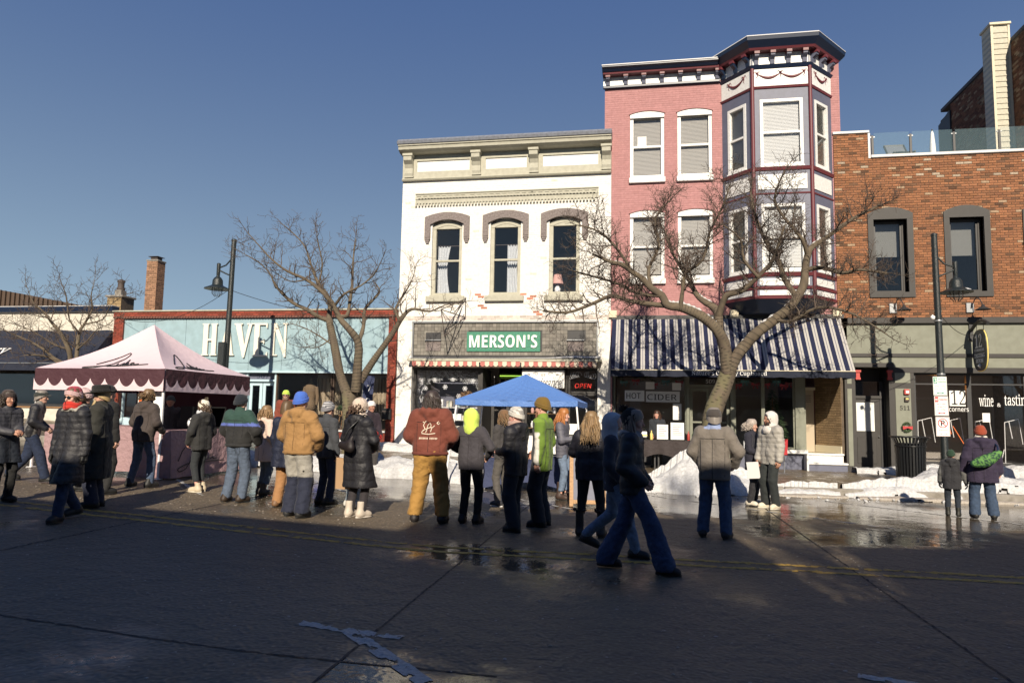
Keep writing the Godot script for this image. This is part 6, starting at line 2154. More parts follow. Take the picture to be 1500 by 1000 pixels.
	var mo := thing("display_case", "black open-fronted display case on the signature counter", "display case", Vector3(-8.85, yt + 0.005, 8.5))
	var dc := MB.new()
	dc.x(-0.25, 0.25, 0, 0.03, -0.4, 0.4)
	dc.x(-0.25, 0.25, 0.42, 0.45, -0.4, 0.4)
	dc.x(-0.25, 0.25, 0.03, 0.42, -0.4, -0.37)
	dc.x(-0.25, 0.25, 0.03, 0.42, 0.37, 0.4)
	dc.x(-0.25, -0.22, 0.03, 0.42, -0.37, 0.37)
	part(dc, "housing", M.black_metal, mo)
	var bag := MB.new()
	bag.grid(16, 10, func(u: float, v: float): return Vector3(0, 0.0, 0) + Vector3(cos(u * TAU) * sin(v * PI) * 0.11 * (1.0 + 0.3 * sin(u * 23.0)), 0.13 - 0.13 * cos(v * PI), sin(u * TAU) * sin(v * PI) * 0.16 * (1.0 + 0.2 * sin(u * 17.0))), Vector3(1, 0.3, 0))
	lone(bag, "plastic_bag", M.frost_white, "crumpled clear plastic bag on the signature counter", "bag").position = Vector3(-8.66, yt, 9.05)
	var bt := thing("blue_tent", "low blue pop-up canopy on slanted white legs before the grey tiled fascia", "tent", Vector3(-2.65, 0, 5.55))
	X0 = -3.97
	X1 = -1.33
	Z0 = 4.25
	Z1 = 6.85
	cx = (X0 + X1) / 2
	cz = (Z0 + Z1) / 2
	ey = 1.90
	apex = Vector3(cx, 2.52, cz)
	co = [Vector3(X0, ey, Z1), Vector3(X1, ey, Z1), Vector3(X1, ey, Z0), Vector3(X0, ey, Z0)]
	for k in 4:
		var a: Vector3 = co[k]
		var c: Vector3 = co[(k + 1) % 4]
		var out := ((a + c) / 2 - Vector3(cx, ey, cz)).normalized()
		b = MB.new()
		b.grid(40, 30, func(u: float, v: float):
			var p := a.lerp(c, u).lerp(apex, v)
			p.y -= 0.07 * sin(PI * v) * sin(PI * u) + 0.012 * sin(u * 43.0 + v * 17.0) * sin(v * 29.0 - u * 13.0) * sin(PI * u) + 0.02 * sin(PI * u) * (1 - v)
			return p, out + Vector3.UP)
		var pan := wpart(b, "canopy_panel", M.blue_canvas, bt)
		b = MB.new()
		b.grid(30, 4, func(u: float, v: float): return a.lerp(c, u) + Vector3(0, -0.115 * v - 0.02 * sin(PI * u), 0) + out * (0.01 + 0.01 * sin(u * 25.0) * v), out)
		part(b, "valance", M.blue_canvas, pan)
		var leg := MB.new()
		var s := Vector3(signf(a.x - cx), 0, signf(a.z - cz))
		leg.beam(a - s * 0.03 - Vector3(0, 0.04, 0), Vector3(a.x + s.x * 0.16, gy(a.x) + (0.15 if a.z < 5.4 else 0.0), a.z + s.z * 0.12), 0.032, 0.032)
		wpart(leg, "leg", M.white_metal, bt)
	var st := thing("fitted_table", "folding table under a stretched navy cloth below the blue canopy", "table", Vector3(-2.3, 0, 6.75))
	b = MB.new()
	var sag := func(u: float, v: float) -> float: return 0.16 * sin(PI * u) * pow(1 - v, 2)
	b.grid(24, 10, func(u: float, v: float): return Vector3(lerpf(-3.35, -1.45, u) + 0.08 * sin(PI * v) * (1 if u < 0.5 else -1) * absf(2 * u - 1), lerpf(0.03, 0.76, v) + 0.17 * sin(PI * u) * (1 - v), 7.0 - 0.06 * sin(PI * v)), Vector3(0, 0, 1))
	b.grid(12, 10, func(u: float, v: float): return Vector3(-1.45 - 0.06 * sin(PI * v), lerpf(0.03, 0.76, v) + 0.14 * sin(PI * u) * (1 - v), lerpf(7.0, 6.35, u)), Vector3(1, 0, 0))
	b.grid(12, 10, func(u: float, v: float): return Vector3(-3.35 + 0.06 * sin(PI * v), lerpf(0.03, 0.76, v) + 0.14 * sin(PI * u) * (1 - v), lerpf(7.0, 6.35, u)), Vector3(-1, 0, 0))
	b.grid(4, 2, func(u: float, v: float): return Vector3(lerpf(-3.35, -1.45, u), 0.762, lerpf(6.35, 7.0, v)))
	wpart(b, "cloth", M.navy_cloth, st)
	for e in [-3.3, -1.52]:
		wpart(bx(e, e + 0.03, 0, 0.74, 6.6, 6.63), "leg", M.galvanised, st)

# ---------------------------------------------------------------- lamps, signs, bin
func street_lamp(label: String, at: Vector3, h: float, turn: float, lean: float) -> Node3D:
	var th := thing("street_lamp", label, "street lamp", at, turn, "street lamps")
	var b := MB.new()
	b.lathe([Vector2(0.17, 0), Vector2(0.17, 0.28), Vector2(0.13, 0.32), Vector2(0.105, 0.40), Vector2(0.085, 0.50), Vector2(0.078, h * 0.5), Vector2(0.068, h - 0.02), Vector2(0.075, h - 0.02), Vector2(0.075, h + 0.03), Vector2(0.03, h + 0.05), Vector2(0.0, h + 0.05)], Vector3.ZERO, 16)
	part(b, "post", M.post_paint, th)
	b = MB.new()
	b.tube(PackedVector3Array([Vector3(0.05, h - 0.55, 0), Vector3(0.20, h - 0.72, 0), Vector3(0.42, h - 0.80, 0)]), PackedFloat32Array([0.022, 0.022, 0.022]), 7)
	b.tube(PackedVector3Array([Vector3(0.05, h - 1.02, 0), Vector3(0.22, h - 0.95, 0), Vector3(0.42, h - 0.86, 0)]), PackedFloat32Array([0.022, 0.022, 0.022]), 7)
	b.lathe([Vector2(0.0, h - 1.0), Vector2(0.05, h - 1.0), Vector2(0.055, h - 0.68), Vector2(0.04, h - 0.66), Vector2(0.0, h - 0.66)], Vector3(0.43, 0, 0), 10)
	part(b, "bracket", M.post_paint, th)
	var ln := MB.new()
	ln.lathe([Vector2(0.36, h - 1.42), Vector2(0.355, h - 1.40), Vector2(0.20, h - 1.33), Vector2(0.15, h - 1.30), Vector2(0.14, h - 1.16), Vector2(0.10, h - 1.09), Vector2(0.05, h - 1.05), Vector2(0.045, h - 0.98), Vector2(0.0, h - 0.98)], Vector3(0.43, 0, 0), 24)
	ln.lathe([Vector2(0.0, h - 1.36), Vector2(0.15, h - 1.37), Vector2(0.36, h - 1.425)], Vector3(0.43, 0, 0), 24)
	var l := part(ln, "lantern", M.post_paint, th)
	var gm := MB.new()
	gm.lathe([Vector2(0.0, h - 1.62), Vector2(0.09, h - 1.61), Vector2(0.125, h - 1.55), Vector2(0.135, h - 1.38)], Vector3(0.43, 0, 0), 16)
	part(gm, "globe", M.rail_glass, l)
	var cage := MB.new()
	for k in 8:
		var a := TAU * k / 8
		cage.tube(PackedVector3Array([Vector3(0.43 + 0.145 * cos(a), h - 1.37, 0.145 * sin(a)), Vector3(0.43 + 0.14 * cos(a), h - 1.55, 0.14 * sin(a)), Vector3(0.43 + 0.06 * cos(a), h - 1.64, 0.06 * sin(a))]), PackedFloat32Array([0.007, 0.007, 0.007]), 4)
	part(cage, "cage", M.black_metal, l)
	var wb := MB.new()
	wb.cham(-0.13, 0.05, h * 0.5 - 0.32, h * 0.5 + 0.15, 0.07, 0.20, 0.012)
	return th

func sign_face(th: Node3D, x0: float, x1: float, y0: float, y1: float, m: Material) -> MeshInstance3D:
	var p := wpart(bx(x0, x1, y0, y1, th.position.z + 0.10, th.position.z + 0.105, 0.002), "sign_plate", M.white_print, th)
	var z := th.position.z + 0.1062
	for e in [[x0 + 0.012, x1 - 0.012, y0 + 0.012, y0 + 0.018], [x0 + 0.012, x1 - 0.012, y1 - 0.018, y1 - 0.012], [x0 + 0.012, x0 + 0.018, y0 + 0.018, y1 - 0.018], [x1 - 0.018, x1 - 0.012, y0 + 0.018, y1 - 0.018]]:
		part(bx(e[0], e[1], e[2], e[3], z - 0.001, z), "border", m, p)
	return p

func arrow(x0: float, x1: float, y: float, z: float, m: Material, p: Node3D) -> void:
	var b := MB.new()
	var h := 0.022
	b.prism(PackedVector2Array([Vector2(x0, y), Vector2(x0 + 0.05, y + h), Vector2(x0 + 0.05, y + 0.008), Vector2(x1 - 0.05, y + 0.008), Vector2(x1 - 0.05, y + h), Vector2(x1, y), Vector2(x1 - 0.05, y - h), Vector2(x1 - 0.05, y - 0.008), Vector2(x0 + 0.05, y - 0.008), Vector2(x0 + 0.05, y - h)]), z - 0.001, z)
	part(b, "arrow", m, p)

func make_street_furniture() -> void:
	var th := street_lamp("black street lamp rising past the wine shop with three parking signs", Vector3(7.02, 0.15, 3.3), 5.95, 0.0, 0.0)
	var z := 3.406
	var p := sign_face(th, 6.80, 7.10, 2.22, 2.66, M.road_sign_green)
	part(bx(6.815, 6.89, 2.50, 2.645, z - 0.001, z), "green_field", M.road_sign_green, p)
	words("3", Vector3(6.853, 2.572, z + 0.001), 0.05, 0.11, M.white_print, p, 0.002, false, Basis(), "lettering", 800)
	words("HOUR", Vector3(6.99, 2.605, z), 0.15, 0.04, M.road_sign_green, p, 0.002, false, Basis(), "lettering", 700)
	words("PARKING", Vector3(6.99, 2.54, z), 0.17, 0.04, M.road_sign_green, p, 0.002, false, Basis(), "lettering", 700)
	words("8AM - 5PM", Vector3(6.95, 2.43, z), 0.22, 0.035, M.road_sign_green, p, 0.002)
	words("MON THRU SAT", Vector3(6.95, 2.36, z), 0.24, 0.03, M.road_sign_green, p, 0.002)
	arrow(6.86, 7.04, 2.275, z, M.road_sign_green, p)
	p = sign_face(th, 6.81, 7.11, 1.74, 2.20, M.road_sign_red)
	part(bx(6.825, 6.90, 2.06, 2.185, z - 0.001, z), "red_field", M.road_sign_red, p)
	words("NO", Vector3(6.862, 2.12, z + 0.001), 0.06, 0.06, M.white_print, p, 0.002, false, Basis(), "lettering", 800)
	words("PARKING", Vector3(6.998, 2.12, z), 0.17, 0.045, M.road_sign_red, p, 0.002, false, Basis(), "lettering", 700)
	words("BEYOND\nLENGTH\nOF STALL", Vector3(6.96, 1.95, z), 0.21, 0.17, M.road_sign_red, p, 0.002)
	arrow(6.87, 7.05, 1.80, z, M.road_sign_red, p)
	p = sign_face(th, 6.82, 7.12, 1.26, 1.71, M.road_sign_red)
	var rg := MB.new()
	var ring := PackedVector3Array()
	var rr := PackedFloat32Array()
	for k in 33:
		ring.append(Vector3(6.97 + 0.10 * cos(TAU * k / 32), 1.565 + 0.10 * sin(TAU * k / 32), z))
		rr.append(0.010)
	rg.tube(ring, rr, 4, false)
	rg.beam(Vector3(6.90, 1.635, z + 0.001), Vector3(7.04, 1.495, z + 0.001), 0.018, 0.004, Vector3(0, 0, 1))
	part(rg, "no_parking_ring", M.road_sign_red, p)
	words("P", Vector3(6.97, 1.565, z - 0.001), 0.09, 0.13, M.ink, p, 0.002, false, Basis(), "lettering", 800)
	words("SNOW ROUTE", Vector3(6.97, 1.40, z), 0.20, 0.03, M.road_sign_red, p, 0.002)
	words("2AM - 6AM", Vector3(6.97, 1.32, z), 0.18, 0.03, M.road_sign_red, p, 0.002)
	for y in [2.70, 3.98]:
		var bd := MB.new()
		bd.lathe([Vector2(0.092, y), Vector2(0.096, y + 0.02), Vector2(0.092, y + 0.04)], Vector3(7.02, 0, 3.3), 14)
		wpart(bd, "band", M.galvanised, th)
	th.rotation.z = 0.008
	var bulbous := MB.new()
	bulbous.lathe([Vector2(0.001, 0), Vector2(0.05, 0.02), Vector2(0.055, 0.08), Vector2(0.001, 0.13)], Vector3(6.88, 4.02, 3.36), 8, Basis())
	wpart(bulbous, "cable_clip", M.white_print, th)
	var sn := MB.new()
	sn.grid(10, 3, func(u: float, v: float): return Vector3(7.02 + 0.43 + cos(lerpf(-1.2, 1.2, u)) * lerpf(0.2, 0.35, v), 0.15 + 5.95 - 1.33 - 0.075 * v + 0.02 * sin(PI * v), 3.3 + sin(lerpf(-1.2, 1.2, u)) * lerpf(0.2, 0.35, v)))
	wpart(sn, "snow_cap", M.snow, th)
	var g := gy(-11.7)
	var l2 := street_lamp("black street lamp standing between the pink tent and the blue shop", Vector3(-11.68, g + 0.15, 3.35), 6.5 - g - 0.22, PI, 0.0)
	l2.rotation.z = 0.012
	part(bx(-0.05, 0.15, 2.15, 2.85, -0.22, -0.08, 0.015), "control_box", M.post_paint, l2)
	part(bx(-0.10, 0.12, 1.65, 2.02, -0.115, -0.11, 0.002), "sign_plate", M.white_print, l2).rotation.y = PI
	part(bx(-0.10, -0.02, 1.85, 2.01, 0.116, 0.118), "green_field", M.road_sign_green, l2)
	for c in [[Vector3(-11.68, 5.0, 3.35), Vector3(-17.9, 4.7, 0.15), 0.5], [Vector3(-11.68, 5.0, 3.35), Vector3(-8.0, 4.6, 0.12), 0.25], [Vector3(7.02, 4.15, 3.35), Vector3(9.05, 4.0, 0.2), 0.18]]:
		var w := MB.new()
		var pts := PackedVector3Array()
		var wr := PackedFloat32Array()
		for k in 17:
			var u := k / 16.0
			var q: Vector3 = c[0].lerp(c[1], u)
			pts.append(q - Vector3(0, c[2] * 4 * u * (1 - u), 0))
			wr.append(0.008)
		w.tube(pts, wr, 4)
		lone(w, "cable", M.wire, ["thin cable sagging from the lamp to the uphill brick pier", "thin cable from the lamp to the downhill brick pier", "thin cable from the lamp with parking signs to the hanging sign"][[0.5, 0.25, 0.18].find(c[2])], "cable")
	var bn := thing("litter_bin", "black slatted litter bin with flared rim on the pavement", "litter bin", Vector3(6.28, 0.15, 3.25))
	for k in 30:
		var a := TAU * k / 30
		var d := Vector3(cos(a), 0, sin(a))
		var t := Vector3(-sin(a), 0, cos(a)) * 0.021
		var s := MB.new()
		var pr := [Vector2(0.315, 0.02), Vector2(0.33, 0.85), Vector2(0.345, 0.95), Vector2(0.39, 1.04), Vector2(0.43, 1.07)]
		for e in 4:
			var p0: Vector3 = d * pr[e].x + Vector3(0, pr[e].y, 0)
			var p1: Vector3 = d * pr[e + 1].x + Vector3(0, pr[e + 1].y, 0)
			s.flat(p0 - t, p0 + t, p1 + t, p1 - t, d)
			s.flat(p0 - t - d * 0.008, p0 + t - d * 0.008, p1 + t - d * 0.008, p1 - t - d * 0.008, -d)
			s.flat(p0 + t, p1 + t, p1 + t - d * 0.008, p0 + t - d * 0.008, t)
			s.flat(p0 - t, p1 - t, p1 - t - d * 0.008, p0 - t - d * 0.008, -t)
		part(s, "slat", M.black_metal, bn)
	for e in [[0.322, 0.06, "ring"], [0.335, 0.86, "ring"], [0.43, 1.075, "rim"]]:
		var s := MB.new()
		var rp := PackedVector3Array()
		var rw := PackedFloat32Array()
		for k in 33:
			rp.append(Vector3(cos(TAU * k / 32) * e[0], e[1], sin(TAU * k / 32) * e[0]))
			rw.append(0.016)
		s.tube(rp, rw, 6, false)
		part(s, e[2], M.black_metal, bn)
	var ins := MB.new()
	ins.lathe([Vector2(0.0, 0.05), Vector2(0.27, 0.05), Vector2(0.28, 0.93), Vector2(0.26, 0.93), Vector2(0.25, 0.10)], Vector3.ZERO, 20)
	part(ins, "liner", M.charcoal_paint, bn)
	part(_snow_lump(0.24, 0.05, 0.22, 8), "snow_lid", M.snow, bn).position = Vector3(0, 0.87, 0)
	var af := thing("pavement_board", "pine A-frame board with a dark panel on the wet road", "sign board", Vector3(-0.98, 0, 8.75), 0.12)
	for s in [-1, 1]:
		var b := MB.new()
		var tl := Transform3D(Basis(Vector3(1, 0, 0), -s * 0.2), Vector3(0, 0, s * 0.22))
		var q := MB.new()
		q.cham(-0.32, -0.25, 0, 1.05, -0.02, 0.02, 0.004)
		q.cham(0.25, 0.32, 0, 1.05, -0.02, 0.02, 0.004)
		q.cham(-0.25, 0.25, 0.98, 1.05, -0.02, 0.02, 0.004)
		q.cham(-0.25, 0.25, 0.05, 0.12, -0.02, 0.02, 0.004)
		b.add(q, tl)
		var o := part(b, "frame", M.pine, af)
		var pn := MB.new()
		q = MB.new()
		q.x(-0.25, 0.25, 0.12, 0.98, -0.008, 0.008)
		pn.add(q, tl)
		part(pn, "panel", M.slate_paint, o)
	var oc := MB.new()
	var op := PackedVector3Array()
	var orr := PackedFloat32Array()
	for k in 50:
		var u := k / 49.0
		var x := lerpf(7.25, 11.0, u)
		op.append(Vector3(x + 0.1 * sin(u * 11.0), maxf(0.165, 1.5 - u * 11.0), 3.2 + 1.9 * u + 0.15 * sin(u * 7.0)))
		orr.append(0.011)
	oc.tube(op, orr, 5)
	lone(oc, "extension_lead", M.orange_plastic, "orange extension lead from the lamp post across the pavement", "lead")

# ---------------------------------------------------------------- things in and before the shops
func make_shop_goods() -> void:
	var df := thing("dress_form", "tailor's dress form in a brown tweed jacket behind the shop glass", "dress form", Vector3(-11.02, 0.97, -0.75))
	var b := MB.new()
	b.lathe([Vector2(0.0, 0.62), Vector2(0.20, 0.64), Vector2(0.17, 0.85), Vector2(0.15, 1.02), Vector2(0.20, 1.25), Vector2(0.22, 1.36), Vector2(0.17, 1.46), Vector2(0.06, 1.52), Vector2(0.055, 1.62), Vector2(0.0, 1.63)], Vector3.ZERO, 18)
	for s in [-1, 1]:
		b.tube(PackedVector3Array([Vector3(s * 0.19, 1.40, 0), Vector3(s * 0.26, 1.1, 0.03), Vector3(s * 0.26, 0.8, 0.06)]), PackedFloat32Array([0.07, 0.06, 0.05]), 8)
	part(b, "jacket", M.tweed, df)
	b = MB.new()
	b.rod(Vector3(0, 0, 0), Vector3(0, 0.64, 0), 0.02)
	b.lathe([Vector2(0.18, 0), Vector2(0.18, 0.02), Vector2(0.02, 0.05)], Vector3.ZERO, 12)
	b.lathe([Vector2(0.035, 1.63), Vector2(0.04, 1.66), Vector2(0.0, 1.70)], Vector3.ZERO, 10)
	part(b, "stand", M.wood, df)
	for e in [[-10.95, -10.08, 1.45], [-9.1, -8.2, 1.3]]:
		b = MB.new()
		for k in 60:
			b.col = Color(0.42, 0.36, 0.27) if k % 4 < 3 else Color(0.22, 0.18, 0.13)
			b.grid(1, 4, func(u: float, v: float): return Vector3(lerpf(e[0], e[1], (k + u) / 60.0), lerpf(e[2], 2.68, v), -1.05 + 0.03 * sin((k + u) * 0.9)), Vector3(0, 0, 1))
		lone(b, "curtain", M.striped_curtain, "striped beige curtain hanging behind the dress form" if e[0] < -10 else "striped beige curtain behind the feather banner", "curtain")
	for e in [[-9.75, 1.45], [-9.3, 1.35]]:
		var st := thing("stool", "tall wooden stool behind the shop glass" if e[0] < -9.5 else "lower wooden stool behind the shop glass", "stool", Vector3(e[0], 0.97, -0.6))
		var h: float = e[1] - 0.97
		b = MB.new()
		b.lathe([Vector2(0.0, h - 0.04), Vector2(0.16, h - 0.04), Vector2(0.17, h - 0.02), Vector2(0.16, h), Vector2(0.0, h)], Vector3.ZERO, 16)
		part(b, "seat", M.wood, st)
		for k in 4:
			var a := PI / 4 + k * PI / 2
			b = MB.new()
			b.rod(Vector3(cos(a) * 0.19, 0, sin(a) * 0.19), Vector3(cos(a) * 0.12, h - 0.03, sin(a) * 0.12), 0.016)
			part(b, "leg", M.wood, st)
		var pl := MB.new()
		for k in 60:
			var d := Vector3(rng.randfn(), absf(rng.randfn()) + 0.2, rng.randfn()).normalized()
			pl.flat(d * 0.08 + Vector3(0.02, 0, 0), d * 0.08 - Vector3(0.02, 0, 0), d * 0.26 - Vector3(0, 0.03, 0.015), d * 0.26 + Vector3(0, 0.0, 0.015), Vector3(0, 0.5, 1))
		var pt := thing("pot_plant", "leafy pot plant on the tall stool" if e[0] < -9.5 else "leafy pot plant on the lower stool", "plant", Vector3(e[0], e[1], -0.6))
		var lf := part(pl, "leaves", M.leaf_green, pt)
		lf.position.y = 0.12
		b = MB.new()
		b.lathe([Vector2(0.0, 0), Vector2(0.08, 0), Vector2(0.10, 0.14), Vector2(0.0, 0.13)], Vector3.ZERO, 12)
		part(b, "pot", M.card_brown, pt)
	var fb := thing("feather_banner", "tall dark feather banner with pale figures by the red brick pier", "banner", Vector3(-8.55, gy(-8.5) + 0.15, 0.5))
	b = MB.new()
	b.grid(8, 20, func(u: float, v: float): return Vector3(lerpf(-0.20, 0.16, u) + 0.12 * v, 0.55 + 1.7 * v, 0.03 * sin(v * 6 + u * 3)), Vector3(0, 0, 1))
	part(b, "flag", M.navy_cloth, fb)
	b = MB.new()
	b.rod(Vector3(-0.24, 0, 0), Vector3(-0.08, 2.3, 0), 0.012)
	part(b, "pole", M.galvanised, fb)
	for l in [["7", 2.05, 0.12], ["O", 1.65, 0.16], ["%", 1.28, 0.16]]:
		words(l[0], Vector3(fb.position.x + 0.04 + 0.07 * (l[1] - 1.0), fb.position.y + l[1] - 0.2, 0.55), l[2], 0.20, M.white_print, fb, 0.006)
	var gar := MB.new()
	for k in 900:
		var u := rng.randf()
		var x := lerpf(-7.12, -5.1, u)
		var d := 0.14 + 0.30 * pow(absf(2 * u - 1), 1.5) + 0.16 * absf(sin(u * 14.0))
		var p := Vector3(x, 2.93 - rng.randf() * d, -0.30 - rng.randf() * 0.1)
		gar.rod(p, p + Vector3(rng.randfn(), rng.randfn() - 0.6, rng.randfn()).normalized() * 0.07, 0.006, 0.002, 3)
	for k in 260:
		var p := Vector3(-7.08 + rng.randf() * 0.14, rng.randf_range(1.0, 2.8), -0.3)
		gar.rod(p, p + Vector3(rng.randfn(), rng.randfn() - 0.6, 0).normalized() * 0.08, 0.006, 0.002, 3)
	lone(gar, "frost_garland", M.frost_white, "white frosted garland round the top of the display window", "garland", "", "stuff")
	for k in 9:
		var sf := MB.new()
		for q in 6:
			var a := q * PI / 3
			sf.rod(Vector3.ZERO, Vector3(cos(a), sin(a), 0) * 0.085, 0.012, 0.006, 4)
			for s in [-0.5, 0.5]:
				sf.rod(Vector3(cos(a), sin(a), 0) * 0.05, Vector3(cos(a), sin(a), 0) * 0.05 + Vector3(cos(a + s * 2), sin(a + s * 2), 0) * 0.035, 0.008, 0.005, 4)
		var pos: Array = [[-6.85, 2.35], [-6.55, 2.62], [-6.2, 2.4], [-5.95, 2.66], [-5.55, 2.36], [-5.3, 2.6], [-5.35, 2.05], [-6.45, 2.1], [-5.75, 2.12]][k]
		lone(sf, "paper_snowflake", M.frost_white, "white paper snowflake hanging in the frosted display window", "snowflake", "paper snowflakes").position = Vector3(pos[0], pos[1], -0.28)
	lone(bx(-6.85, -5.15, 1.0, 2.75, -1.35, -1.32), "display_screen", M.slate_paint, "grey backing screen inside the frosted display window", "screen")
	for k in 14:
		var w := rng.randf_range(0.14, 0.30)
		var h := rng.randf_range(0.10, 0.26)
		var g := thing("gift_box", ["pale blue box in the display window", "white box in the display window", "cream box in the display window"][k % 3], "box", Vector3(-6.45 + (k % 5) * 0.28 + rng.randf_range(-0.03, 0.03), 0.97 + int(k / 5.0) * 0.40, -0.75 - 0.08 * (k % 2)), 0, "boxes stacked in the display window")
		var m: Material = [M.pale_blue_paint, M.frost_white, M.cream_wall][k % 3]
		part(bx(-w / 2, w / 2, 0, h, -0.08, 0.08, 0.006), "box", m, g)
		part(bx(-0.012, 0.012, 0, h + 0.003, -0.083, 0.083), "ribbon", M.ribbon_teal if k % 2 else M.galvanised, g)
	for k in 3:
		lone(bx(-6.65, -5.1, 0.945 + k * 0.40 - (0.0 if k else 0.01), 0.965 + k * 0.40, -0.95, -0.6), "glass_shelf", M.white_print, ["bottom", "middle", "top"][k] + " display shelf behind the frosted window", "shelf")
	var tw := MB.new()
	for k in 300:
		var a := rng.randf() * TAU
		var p := Vector3(-5.5 + cos(a) * rng.randf_range(0.05, 0.34), 2.05 + sin(a) * rng.randf_range(0.03, 0.22), -0.45 + rng.randf() * 0.1)
		tw.rod(p, p + Vector3(rng.randfn(), rng.randfn(), rng.randfn()).normalized() * 0.07, 0.012, 0.004, 4)
	lone(tw, "dried_wreath", M.pine, "brown dried-flower wreath in the frosted display window", "wreath")
	lone(bx(-2.2, -1.95, 1.0, 1.32, -0.09, -0.085), "window_card", M.paper, "small card in the window below the neon sign", "card")
	for k in 10:
		var j := MB.new()
		j.lathe([Vector2(0.0, 0), Vector2(0.05, 0), Vector2(0.055, 0.12), Vector2(0.03, 0.16), Vector2(0.03, 0.2), Vector2(0.0, 0.2)], Vector3.ZERO, 10)
		lone(j, "jar", [M.frost_white, M.lamp_pink, M.wood, M.pale_blue_paint][k % 4], ["white jar on a shelf right of the recessed doors", "pink jar on a shelf right of the recessed doors", "brown jar on a shelf right of the recessed doors", "pale blue jar on a shelf right of the recessed doors"][k % 4].replace(" right of", " beside"), "jar", "jars on the shelves by the recessed doors").position = Vector3(-3.4 + 0.23 * (k % 5), 1.18 + int(k / 5.0) * 0.45, -0.5)
	for k in 2:
		lone(bx(-3.55, -2.3, 1.15 + k * 0.45, 1.17 + k * 0.45, -0.65, -0.35), "wall_shelf", M.wood, ["lower", "upper"][k] + " wooden shelf with jars beside the recessed doors", "shelf")
	var ct := thing("cider_table", "long table under a dark draped cloth before the cider window", "table", Vector3(0.3, 0.15, 1.5))
	b = MB.new()
	b.grid(60, 8, func(u: float, v: float): return Vector3(lerpf(-0.75, 1.55, u), lerpf(0.48 + 0.10 * absf(sin(u * 9.0)), 0.95, v), 1.85 + 0.05 * sin(u * 34.0) * (1 - v)), Vector3(0, 0, 1))
	b.grid(4, 4, func(u: float, v: float): return Vector3(lerpf(-0.75, 1.55, u), 0.953, lerpf(1.2, 1.85, v)))
	wpart(b, "cloth", M.black_cloth, ct)
	wpart(bx(-0.73, 1.53, 0.90, 0.94, 1.22, 1.83), "tabletop", M.white_print, ct)
	for x in [-0.7, 0.32, 0.42, 1.45]:
		wpart(bx(x, x + 0.04, 0.15, 0.90, 1.6, 1.64), "leg", M.charcoal_paint, ct)
	words("HOT", Vector3(-0.26, 2.20, -0.075), 0.42, 0.17, M.ink, _card(-0.52, 0.06, 2.04, 2.36, "white card lettered HOT taped inside the cider window"), 0.004)
	words("CIDER", Vector3(0.58, 2.17, -0.075), 0.86, 0.17, M.ink, _card(0.11, 1.10, 2.02, 2.34, "white card lettered CIDER taped inside the cider window"), 0.004)
	_card(0.10, 0.36, 2.40, 2.62, "small blank card above the word HOT")
	_card(0.88, 1.14, 2.38, 2.60, "small tilted card above the word CIDER")
	_card(0.90, 1.15, 1.50, 1.98, "tall paper notice on the cider window")
	for e in [[0.55, 0.30, 0.42], [0.95, 0.36, 0.48]]:
		var mn := thing("menu_card", "upright menu in a stand on the cider table" if e[0] < 0.7 else "wide price list in a stand on the cider table", "menu", Vector3(e[0], 0.955, 1.55))
		part(bx(-e[1] / 2, e[1] / 2, 0, e[2], -0.01, 0.0), "sheet", M.paper, mn)
		part(bx(-e[1] / 2 - 0.02, e[1] / 2 + 0.02, 0, 0.02, -0.06, 0.06), "stand", M.black_metal, mn)
		for k in 6:
			part(bx(-e[1] * 0.35, e[1] * rng.randf_range(0.1, 0.38), e[2] - 0.08 - k * 0.05, e[2] - 0.07 - k * 0.05, 0.001, 0.003), "text_line", M.ink, mn)
	var dp := thing("food_warmer", "white food warmer tray with yellow tape on the cider table", "food warmer", Vector3(-0.15, 0.955, 1.5))
	part(bx(-0.28, 0.28, 0.06, 0.22, -0.15, 0.15, 0.02), "tray", M.white_print, dp)
	part(bx(-0.285, 0.285, 0.10, 0.14, 0.15, 0.155), "tape", M.yellow_label, dp)
	for s in [-1, 1]:
		part(bx(s * 0.25 - 0.015, s * 0.25 + 0.015, 0, 0.06, -0.1, 0.1), "foot", M.black_metal, dp)
	for k in 4:
		b = MB.new()
		b.lathe([Vector2(0.0, 0), Vector2(0.04, 0), Vector2(0.04, 0.16), Vector2(0.015, 0.20), Vector2(0.015, 0.25), Vector2(0.0, 0.25)], Vector3.ZERO, 10)
		lone(b, "bottle", [M.red_box, M.leaf_green, M.yellow_label, M.wood][k], ["red", "green", "yellow", "brown"][k] + " bottle on the cider table", "bottle").position = Vector3([1.25, 1.38, 0.25, 1.46][k], 0.955, 1.5)
	for k in 12:
		var p := Vector3([-0.55, -0.2, 0.35, 0.7, 1.1, 2.8, 3.0, 3.3, 3.6, 3.9, 4.1, 4.25][k], 2.62 + 0.06 * sin(k * 2.3), -0.30)
		b = MB.new()
		for s in [-1, 1]:
			b.prism(PackedVector2Array([Vector2(0, -0.015), Vector2(s * 0.11, -0.06), Vector2(s * 0.12, 0.05), Vector2(0, 0.015)]), -0.012, 0.012)
			b.prism(PackedVector2Array([Vector2(0, 0), Vector2(s * 0.05, -0.14), Vector2(s * 0.085, -0.12), Vector2(s * 0.015, 0.0)]), -0.008, 0.008)
		lone(b, "ribbon_bow", M.ribbon_red if k % 3 else M.ribbon_teal, ("red" if k % 3 else "teal") + " ribbon bow hanging under the striped awning", "bow", "ribbon bows under the awning").position = p
	var ti := MB.new()
